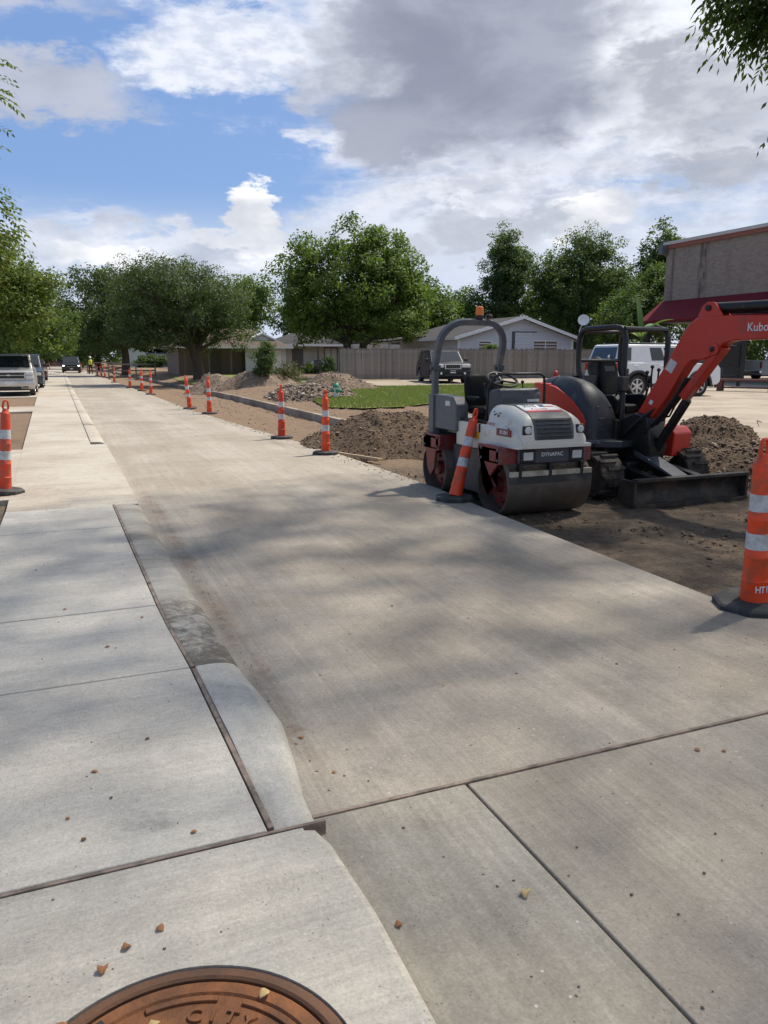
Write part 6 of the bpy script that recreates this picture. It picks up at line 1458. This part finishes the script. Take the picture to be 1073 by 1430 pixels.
def pecan(label, base, trunk_top, twigs, tr, lm, leaflet, n_pairs, spread, n_leaf, seed, limbs):
    g = np.random.default_rng(seed); t = thing('pecan_tree', label, 'tree', base)
    tw = np.array(twigs); ci = np.repeat(np.arange(len(tw)), n_leaf); n = len(ci)
    pos = tw[ci] + g.normal(size=(n, 3)) * spread
    dr = unit(g.normal(size=(n, 3)) * np.array([1, 1, .5]) + np.array([0, 0, -.15]))
    v, f, tt = compound(pos - np.array(base), dr, n_pairs, leaflet, g)
    np_mesh('crown', v, f, lm, t, tint=tt)
    m = MB(); tp = Vector(trunk_top) - Vector(base); pts = [Vector((0, 0, -.3)), Vector((0, 0, .1)), tp * .4 + Vector((.15, .1, 0)), tp * .75 + Vector((-.1, 0, 0)), tp]
    m.tube(pts, [tr * 1.4, tr * 1.1, tr * .95, tr * .85, tr * .7], 12)
    for lim in limbs:
        L_ = [Vector(p) - Vector(base) for p in lim]; k = len(L_); m.tube([tp * .9] + L_, [tr * .34] + [tr * .26 * (1 - .8 * (i + 1) / k) for i in range(k)], 7)
    rd = random.Random(seed)
    for p in twigs[::3]:
        p = Vector(p) - Vector(base); j = min((q for l in limbs for q in l), key=lambda q: (Vector(q) - Vector(base) - p).length); m.tube([Vector(j) - Vector(base), (Vector(j) - Vector(base)).lerp(p, .5) + Vector((0, 0, .15)), p], [.035, .02, .008], 5)
    m.build('trunk', M['bark'], t, smooth=60); return t
tk = []; g_ = np.random.default_rng(77)
def canopy(x0, x1, y0, y1, cx_, cy_, rx, ry, cell, zb, zs, marg):
    """twigs on a jittered grid, so that the shade is even; the plate rises away from the camera"""
    out = []
    for x_ in np.arange(x0, x1, cell):
        for y_ in np.arange(y0, y1, cell):
            px_, py_ = x_ + g_.uniform(-.5, .5) * cell, y_ + g_.uniform(-.5, .5) * cell
            if ((px_ - cx_) / rx) ** 2 + ((py_ - cy_) / ry) ** 2 > 1: continue
            if 4.3 < px_ < 6.5 and 2.2 < py_ < 4.5 and g_.random() < .8: continue  # unseen crown thinned over this patch so sun reaches the near apron
            zc = max(zb + zs * g_.random() ** 1.3, 2.45 + .42 * (px_ * .38 + py_ * .925) + marg)
            out.append((px_, py_, zc))
    return out
tk = canopy(.6, 17, -2.5, 11.6, 9, 4.4, 8.4, 7.0, .385, 8.2, 2.2, 1.25)
# hanging sprays seen at the upper right
HO = Vector((.10, -.04, .10))
hang = [(7.55, 7.62, 5.62), (7.75, 7.50, 5.62), (7.95, 7.45, 5.55), (7.62, 7.55, 5.42), (7.85, 7.5, 5.35), (7.7, 7.6, 5.75), (8.05, 7.35, 5.75), (7.45, 7.75, 5.75), (8.1, 7.3, 5.4), (7.9, 7.5, 5.2), (8.15, 7.12, 4.72), (8.2, 7.05, 4.15)]
pecan('large shade tree at the right whose dark leafy sprays hang into the upper right corner', (13.2, 3.6, .15), (12.4, 4.0, 5.4), tk, .34, LM['pecan'], .115, 6, .62, 9, 41,
      [[(10.5, 5.2, 7.2), (8.3, 6.8, 8.3), (6.2, 8.2, 8.8)], [(10.2, 3.4, 7.4), (7.2, 2.8, 8.6), (4.2, 2.6, 9.0), (2.2, 3.0, 9.2)], [(10.8, 1.6, 7.6), (8.4, -.4, 8.6)], [(13, 6.5, 7.6), (13.2, 9.2, 8.9)], [(14.6, 2.4, 7.6), (16, 1.6, 8.8)], [(9.4, 5.0, 7.8), (6.2, 5.2, 9.0), (3.4, 6.2, 9.2)]])
hs = thing('hanging_branch', 'dark leafy spray of long leaflets hanging in at the upper right corner', 'branch', (0, 0, 0)); g_ = np.random.default_rng(9)
hang = [tuple(Vector(p) + HO) for p in hang]; hp_ = np.array(hang); cnt = np.array([30, 33, 36, 25, 30, 30, 36, 22, 30, 16, 9, 6]); ci = np.repeat(np.arange(len(hp_)), cnt)
pos = hp_[ci] + g_.normal(size=(len(ci), 3)) * np.array([.13, .13, .11]); dr = unit(g_.normal(size=(len(ci), 3)) * np.array([1, 1, .4]) + np.array([-.25, .1, -.45]))
v, f, tt = compound(pos, dr, 5, .125, g_, .8, .36); np_mesh('foliage', v, f, LM['pecan'], hs, tint=tt)
m = MB()
m.tube([(10.2, 5.4, 7.1), (9.2, 6.4, 6.7), (8.4, 7.1, 6.1), (7.9, 7.45, 5.7), (7.6, 7.6, 5.5)], [.05, .04, .025, .015, .006], 6)
for p in hang: m.tube([(8.4, 7.1, 6.1), Vector((8.4, 7.1, 6.1)).lerp(Vector(p), .6) + Vector((0, 0, .1)), p], [.018, .01, .004], 5)
m.build('twig', M['bark'], hs)
# fronds poking in at the upper left from a tree beside the walk
fl = thing('hanging_branch', 'yellow-green feathery leaf fronds reaching in at the left picture edge', 'branch', (0, 0, 0)); g_ = np.random.default_rng(19)
fp = [(-.72, 15.5, 6.45), (-.85, 15.5, 6.05), (-.95, 15.4, 5.4), (-1.0, 15.2, 4.9), (-.95, 15.3, 4.35), (-.85, 15.2, 4.2), (-.95, 15.1, 4.0), (-1.05, 15.2, 3.75), (-.8, 15.0, 3.6), (-1.2, 15.2, 3.6), (-1.1, 15.3, 3.35), (-1.35, 15.2, 3.3), (-1.0, 15.1, 3.2), (-1.5, 15.2, 4.0), (-1.6, 15.3, 4.8)]
cnt = np.array([3, 5, 3, 3, 5, 6, 6, 8, 10, 14, 14, 16, 10, 16, 16]); ci = np.repeat(np.arange(len(fp)), cnt); pos = np.array(fp)[ci] + g_.normal(size=(len(ci), 3)) * np.array([.12, .2, .10]) + np.array([-.02, 0, 0])
dr = unit(np.array([.95, 0, -.12]) + g_.normal(size=(len(ci), 3)) * np.array([.25, .45, .22])); v, f, tt = compound(pos, dr, 6, .125, g_, .35, .42); np_mesh('foliage', v, f, LM['yellow'], fl, tint=tt)
m = MB()
for p in fp: m.tube([(-2.6, 15.3, p[2] * .6 + 2.2), (-1.7, 15.3, p[2] + .12), p], [.03, .014, .005], 5)
m.tube([(-3.2, 15.3, 3.0), (-2.6, 15.3, 4.4), (-2.5, 15.3, 6.4)], [.12, .09, .05], 8)
m.build('twig', M['bark'], fl)
tree('street_tree', 'leafy tree just outside the left picture edge that carries the feathery fronds', (-3.4, 15.4, -.07), [(-1.2, 0, 5.2, 1.8, 2.4, 2.0), (-1, 0, 7.2, 1.6, 2, 1.4)], 260, 44, .4, .15, LM['yellow'], .16, .4, 33, nlimb=8)
# canopy of a second tree by the walk: it dapples the near slabs
tk2 = canopy(-1.3, 6.6, -1.8, 11.0, 2.6, 4.6, 3.9, 6.4, .47, 8.6, 1.7, 1.0)
pecan('tall thin-leaved tree left behind the camera, its crown above the near walk', (-4.2, 1.5, -.05), (-3.2, 2.0, 6.4), tk2, .26, LM['pecan'], .11, 6, .62, 7, 43, [[(-1.2, 3, 8.2), (1.2, 4.2, 9.2), (3.4, 5.6, 9.6)], [(-1.0, 1.6, 8.0), (2.0, 1.2, 9.3)], [(-1.4, 4.6, 8.2), (.8, 7.2, 9.3)]])

# ------------------------------------------------------------------ heaps of dirt, sand and rubble
def heap(name, label, cx_, cy_, rx, ry, hh, mat, cmat, seed, n_cl, rot=0., step=.09, rough=.06, peaks=None, csz=(.012, .045)):
    t = thing(name, label, 'dirt heap', (cx_, cy_, 0)); t.rotation_euler = (0, 0, rot)
    n1, n2_ = int(2.3 * rx / step), int(2.3 * ry / step); xs = np.linspace(-1.15 * rx, 1.15 * rx, n1); ys_ = np.linspace(-1.15 * ry, 1.15 * ry, n2_); peaks = peaks or [(0, 0, 1, 1)]
    c_, s_ = math.cos(rot), math.sin(rot); Z = np.zeros((n2_, n1))
    for j, yy in enumerate(ys_):
        for i, xx in enumerate(xs):
            f_ = 0
            wob = 1 + .16 * fbm(math.atan2(yy, xx) * .8, seed, 1., 3)
            for (px_, py_, ph, pw) in peaks:
                d_ = math.hypot((xx / rx - px_) / pw, (yy / ry - py_) / pw) / wob
                f_ = max(f_, ph * max(0, 1 - d_) ** .92 * (1 - .25 * math.exp(-(d_ * 5) ** 2)))
            nz = fbm(xx + seed * 9, yy, 1.3, 5) * rough * 1.6 + abs(fbm(xx, yy + seed * 5, 4.5, 3)) * rough * .9
            g0 = float(H(cx_ + c_ * xx - s_ * yy, cy_ + s_ * xx + c_ * yy))
            Z[j, i] = g0 + f_ * hh + (nz * min(1, f_ * 5) if f_ > 0 else 0) - (.07 if f_ <= 0 else .03)
    XX, YY = np.meshgrid(xs, ys_); idx = np.arange(n1 * n2_).reshape(n2_, n1)
    np_mesh('mound', np.stack([XX, YY, Z], -1).reshape(-1, 3), np.stack([idx[:-1, :-1], idx[:-1, 1:], idx[1:, 1:], idx[1:, :-1]], -1).reshape(-1, 4), mat, t, smooth=True)
    g = np.random.default_rng(seed); jj, ii = g.integers(1, n2_ - 1, n_cl * 3), g.integers(1, n1 - 1, n_cl * 3); ok = Z[jj, ii] - np.array([float(H(cx_ + c_ * xs[i] - s_ * ys_[j], cy_ + s_ * xs[i] + c_ * ys_[j])) for j, i in zip(jj, ii)]) > -.02; jj, ii = jj[ok][:n_cl], ii[ok][:n_cl]
    p = np.stack([xs[ii] + g.uniform(-.5, .5, len(ii)) * step, ys_[jj] + g.uniform(-.5, .5, len(ii)) * step, Z[jj, ii]], -1)
    clods('clod', p, g, csz, cmat, t)
    k_ = max(30, len(p) // 16); clods('pebble', p[:k_] + np.array([0, 0, .006]), g, (csz[0] * 1.2, csz[1] * 1.7), M['clod_tan'] if cmat is M['clod_dark'] else M['clod_pale'], t)
    return t
OCT = np.array([[1, 0, 0], [-1, 0, 0], [0, 1, 0], [0, -1, 0], [0, 0, 1], [0, 0, -1.]]); OCF = np.array([[0, 2, 4], [2, 1, 4], [1, 3, 4], [3, 0, 4], [2, 0, 5], [1, 2, 5], [3, 1, 5], [0, 3, 5]])
def clods(name, p, g, sz, mat, parent=None, flat=.7):
    n = len(p); s_ = sz[0] + (sz[1] - sz[0]) * g.random(n) ** 3.2
    q = OCT[None] * (g.uniform(.6, 1.3, (n, 6, 1))) * s_[:, None, None] * np.array([1.15, 1, flat]); a = g.uniform(0, 6.28, n); ca, sa = np.cos(a), np.sin(a)
    v = np.stack([q[..., 0] * ca[:, None] - q[..., 1] * sa[:, None], q[..., 0] * sa[:, None] + q[..., 1] * ca[:, None], q[..., 2] + .35 * s_[:, None]], -1) + p[:, None, :]
    return np_mesh(name, v.reshape(-1, 3), (OCF[None] + np.arange(n)[:, None, None] * 6).reshape(-1, 3), mat, parent, kind='stuff')
heap('dirt_heap', 'large heap of dark brown soil beside the lane behind the two nearest cones', 5.98, 14.3, 2.1, 1.85, .90, M['pile_dark'], M['clod_dark'], 3, 8000, .25, .05, .07, [(0, 0, 1, 1), (-.45, -.1, .45, .65), (.45, .0, .5, .6)], (.005, .028))
heap('dirt_heap', 'dark soil and rubble heap right of the excavator at the edge of the concrete lot', 10.38, 10.25, 1.2, 1.0, .55, M['pile_dark'], M['clod_dark'], 5, 3800, .4, .045, .07, [(.05, .1, 1, .9), (-.5, -.2, .5, .7)], (.005, .026))
heap('rubble_heap', 'low spread of rubble and roots running from the excavator blade to the right cone', 9.6, 8.2, 1.5, 1.7, .26, M['pile_dark'], M['clod_dark'], 6, 2600, .2, .055, .07, [(0, .1, .8, 1), (.3, -.4, .6, .7), (-.1, .4, 1, .7)])
heap('sand_heap', 'tan sand heap at the foot of the leaning oak, farthest left of the heaps', 6.95, 39.8, 1.45, 1.5, 1.02, M['pile_tan'], M['clod_tan'], 7, 500, 0, .12, .05)
heap('sand_heap', 'long brown soil heap behind the slim young tree', 8.9, 38.2, 2.1, 1.5, .95, M['pile_tan'], M['clod_dark'], 8, 700, 0, .12, .06, [(-.1, 0, 1, .9), (.45, .1, .8, .7), (-.6, 0, .6, .6)])
heap('gravel_heap', 'pinkish tan gravel heap behind the green and white hydrant', 10.7, 31.6, 1.9, 1.5, 1.0, M['pile_tan'], M['clod_tan'], 9, 1500, 0, .10, .05, [(.05, .2, 1, 1), (.6, 0, .4, .6)])
heap('gravel_heap', 'low heap of broken concrete and gravel left of the hydrant along the kerb', 8.5, 27.8, 1.3, 2.8, .52, M['pile_tan'], M['clod_tan'], 10, 2600, .1, .09, .10, [(0, 0, 1, 1), (-.2, .5, .8, .7), (.3, -.4, .8, .6)], (.012, .075))
g_ = np.random.default_rng(51)
def scatter(name, x0, x1, y0, y1, n, sz, mat, off=0.):
    p = np.stack([g_.uniform(x0, x1, n), g_.uniform(y0, y1, n)], -1); k = np.array([mnoise.noise((a * .8, b2 * .8, 2.)) for a, b2 in p]) + g_.normal(size=n) * .25 > -.05; p = p[k]
    return clods(name, np.concatenate([p, (H(p[:, 0], p[:, 1]) - .012 + off)[:, None]], 1), g_, sz, mat)
scatter('dirt_clods', 4.45, 10.6, 2.6, 13, 5200, (.006, .034), M['clod_dark']); scatter('pebbles', 4.45, 10.8, 2.6, 13, 1800, (.004, .022), M['clod_tan'])
scatter('rubble', 8.3, 10.9, 5.2, 11.6, 1500, (.008, .06), M['clod_tan'], .02); scatter('gravel', 4.6, 8.6, 13, 42, 3000, (.006, .035), M['clod_tan'])
# roots and sticks in the rubble
for k in range(9):
    x_, y_ = g_.uniform(8.9, 10.8), g_.uniform(7.0, 11.0); a = g_.uniform(0, 6.28); l_ = g_.uniform(.12, .4); z_ = float(H(x_, y_)) + .10 + (.22 if k < 6 else .05)
    s_ = tag(MB().tube([(x_ - l_ * math.cos(a), y_ - l_ * math.sin(a), z_), (x_, y_, z_ + .05), (x_ + l_ * math.cos(a + .3), y_ + l_ * math.sin(a + .3), z_ - .02)], [.006, .010, .004], 6).build('stick', M['lumber'] if k % 2 else M['bark']), 'thin broken stick lying in the rubble right of the excavator', 'stick', 'sticks in the rubble')

# ------------------------------------------------------------------ fallen leaves and litter on the concrete
def fleaf(x_, y_, z_, s_, mat, label, rz, tilt=.3, group=None):
    n = 9; v_ = []; f_ = []
    for i in range(n):
        u = i / (n - 1); w_ = s_ * .42 * math.sin(math.pi * min(.98, max(.03, u))) ** .8 * random.uniform(.8, 1.15); c_ = s_ * .22 * math.sin(math.pi * u) * tilt
        v_ += [(u * s_ - s_ / 2, -w_, c_ + w_ * tilt * 1.1), (u * s_ - s_ / 2, 0, c_), (u * s_ - s_ / 2, w_, c_ + w_ * tilt * .7)]
        if i: a = (i - 1) * 3; f_ += [(a, a + 3, a + 4, a + 1), (a + 1, a + 4, a + 5, a + 2)]
    o = MB().add(v_, f_).build('fallen_leaf', mat, None, smooth=80); so = o.modifiers.new('solid', 'SOLIDIFY'); so.thickness = .001
    o.location = (x_, y_, z_ + .003); o.rotation_euler = (random.uniform(-.15, .15), random.uniform(-.15, .15), rz); tag(o, label, 'leaf', group)
    return o
fleaf(1.22, 1.80, ZR, .040, M['leaf_pale'], 'curled tan leaf alone on the near lane slab right of the gutter slab joint', .9, .9)
fleaf(.80, 1.83, ZR, .026, M['leaf_dry'], 'small brown leaf on the gutter slab beside the rounded apron edge', .2, .6)
fleaf(.045, 1.98, 0, .030, M['leaf_dry'], 'dark brown leaf on the near apron, middle of the three above the manhole', .4, .6)
fleaf(-.02, 1.92, 0, .034, M['leaf_dry'], 'crumpled orange-brown leaf on the near apron, lowest of the three above the manhole', 1.4, .8)
fleaf(.14, 2.02, 0, .026, M['leaf_dry'], 'small brown leaf on the near apron, highest of the three above the manhole', 2.2, .5)
fleaf(.36, 1.68, 0, .032, M['leaf_pale'], 'tan leaf lying on the upper rim of the manhole cover', .5, .6)
fleaf(.09, 1.69, -.003, .034, M['leaf_pale'], 'pale yellow leaf lying on the upper left rim of the manhole cover', .7, .6)
fleaf(.17, 1.62, -.006, .036, M['leaf_pale'], 'narrow cream leaf lying beside the CITY lettering of the manhole cover', .8, .4)
fleaf(-.12, 1.77, 0, .03, M['leaf_dry'], 'brown leaf at the left picture edge beside the manhole cover', 1.1, .6)
fleaf(-.16, 1.76, 0, .024, M['leaf_dry'], 'tiny brown leaf at the very left picture edge near the manhole', .2, .6)
for k, (x_, y_, z_) in enumerate([(-.05, 2.55, 0), (.05, 2.78, 0), (-.1, 2.7, 0), (.22, 3.2, 0), (.0, 3.0, 0), (.12, 4.4, 0), (-.3, 6.3, 0), (-.28, 7.6, 0), (-.1, 5.2, 0), (.35, 4.85, 0), (.86, 3.05, ZR), (.9, 2.72, ZR), (1.5, 4.2, ZR), (1.95, 4.6, ZR), (2.7, 3.2, ZR), (2.4, 2.3, ZR), (2.5, 2.25, ZR), (1.0, 5.5, ZR), (2.3, 6.2, ZR), (.3, 2.45, 0)]):
    fleaf(x_, y_, z_, random.uniform(.014, .026), random.choice([M['leaf_dry'], M['leaf_dry'], M['leaf_dark']]), 'tiny brown dry leaf scrap on the concrete ' + ('lane' if z_ < 0 else 'walk slab next to the pale new kerb' if y_ < 3.9 else 'walk slabs beside the dirty old kerb'), random.uniform(0, 6), .28, 'dry leaf scraps on the ' + ('lane' if z_ < 0 else 'near walk slab' if y_ < 3.9 else 'farther walk slabs'))
n = 1500; p = np.stack([g_.uniform(-1, 4.2, n), 1.2 + 11 * g_.random(n) ** 1.6], -1); p = p[(p[:, 0] < .40) | (p[:, 0] > .82)]; zz = np.where(p[:, 0] < .6, .0, ZR)
ok = ((p[:, 0] - MC.x) ** 2 + (p[:, 1] - MC.y) ** 2 > .2) & ((p[:, 0] < .4) | (p[:, 1] > .2)); clods('grit', np.concatenate([p, zz[:, None]], 1)[ok], g_, (.0015, .0065), basic('grit', (.16, .12, .085), .9, var=.6, vs=30), None, .5)
n = 380; p = np.stack([.80 + np.abs(g_.normal(size=n)) * .05, g_.uniform(2.6, 9.5, n)], -1); clods('gutter_grit', np.concatenate([p, np.full((n, 1), ZR)], 1), g_, (.0015, .006), M['clod_dark'], None, .5)
# crumbs of soil along the lane's right edge
n = 900; yy = g_.uniform(9, 30, n); xx = np.array([road_right(q) for q in yy]) - np.abs(g_.normal(size=n)) * .14; clods('edge_soil', np.stack([xx, yy, np.full(n, ZR)], -1), g_, (.004, .02), M['clod_dark'], None, .5)
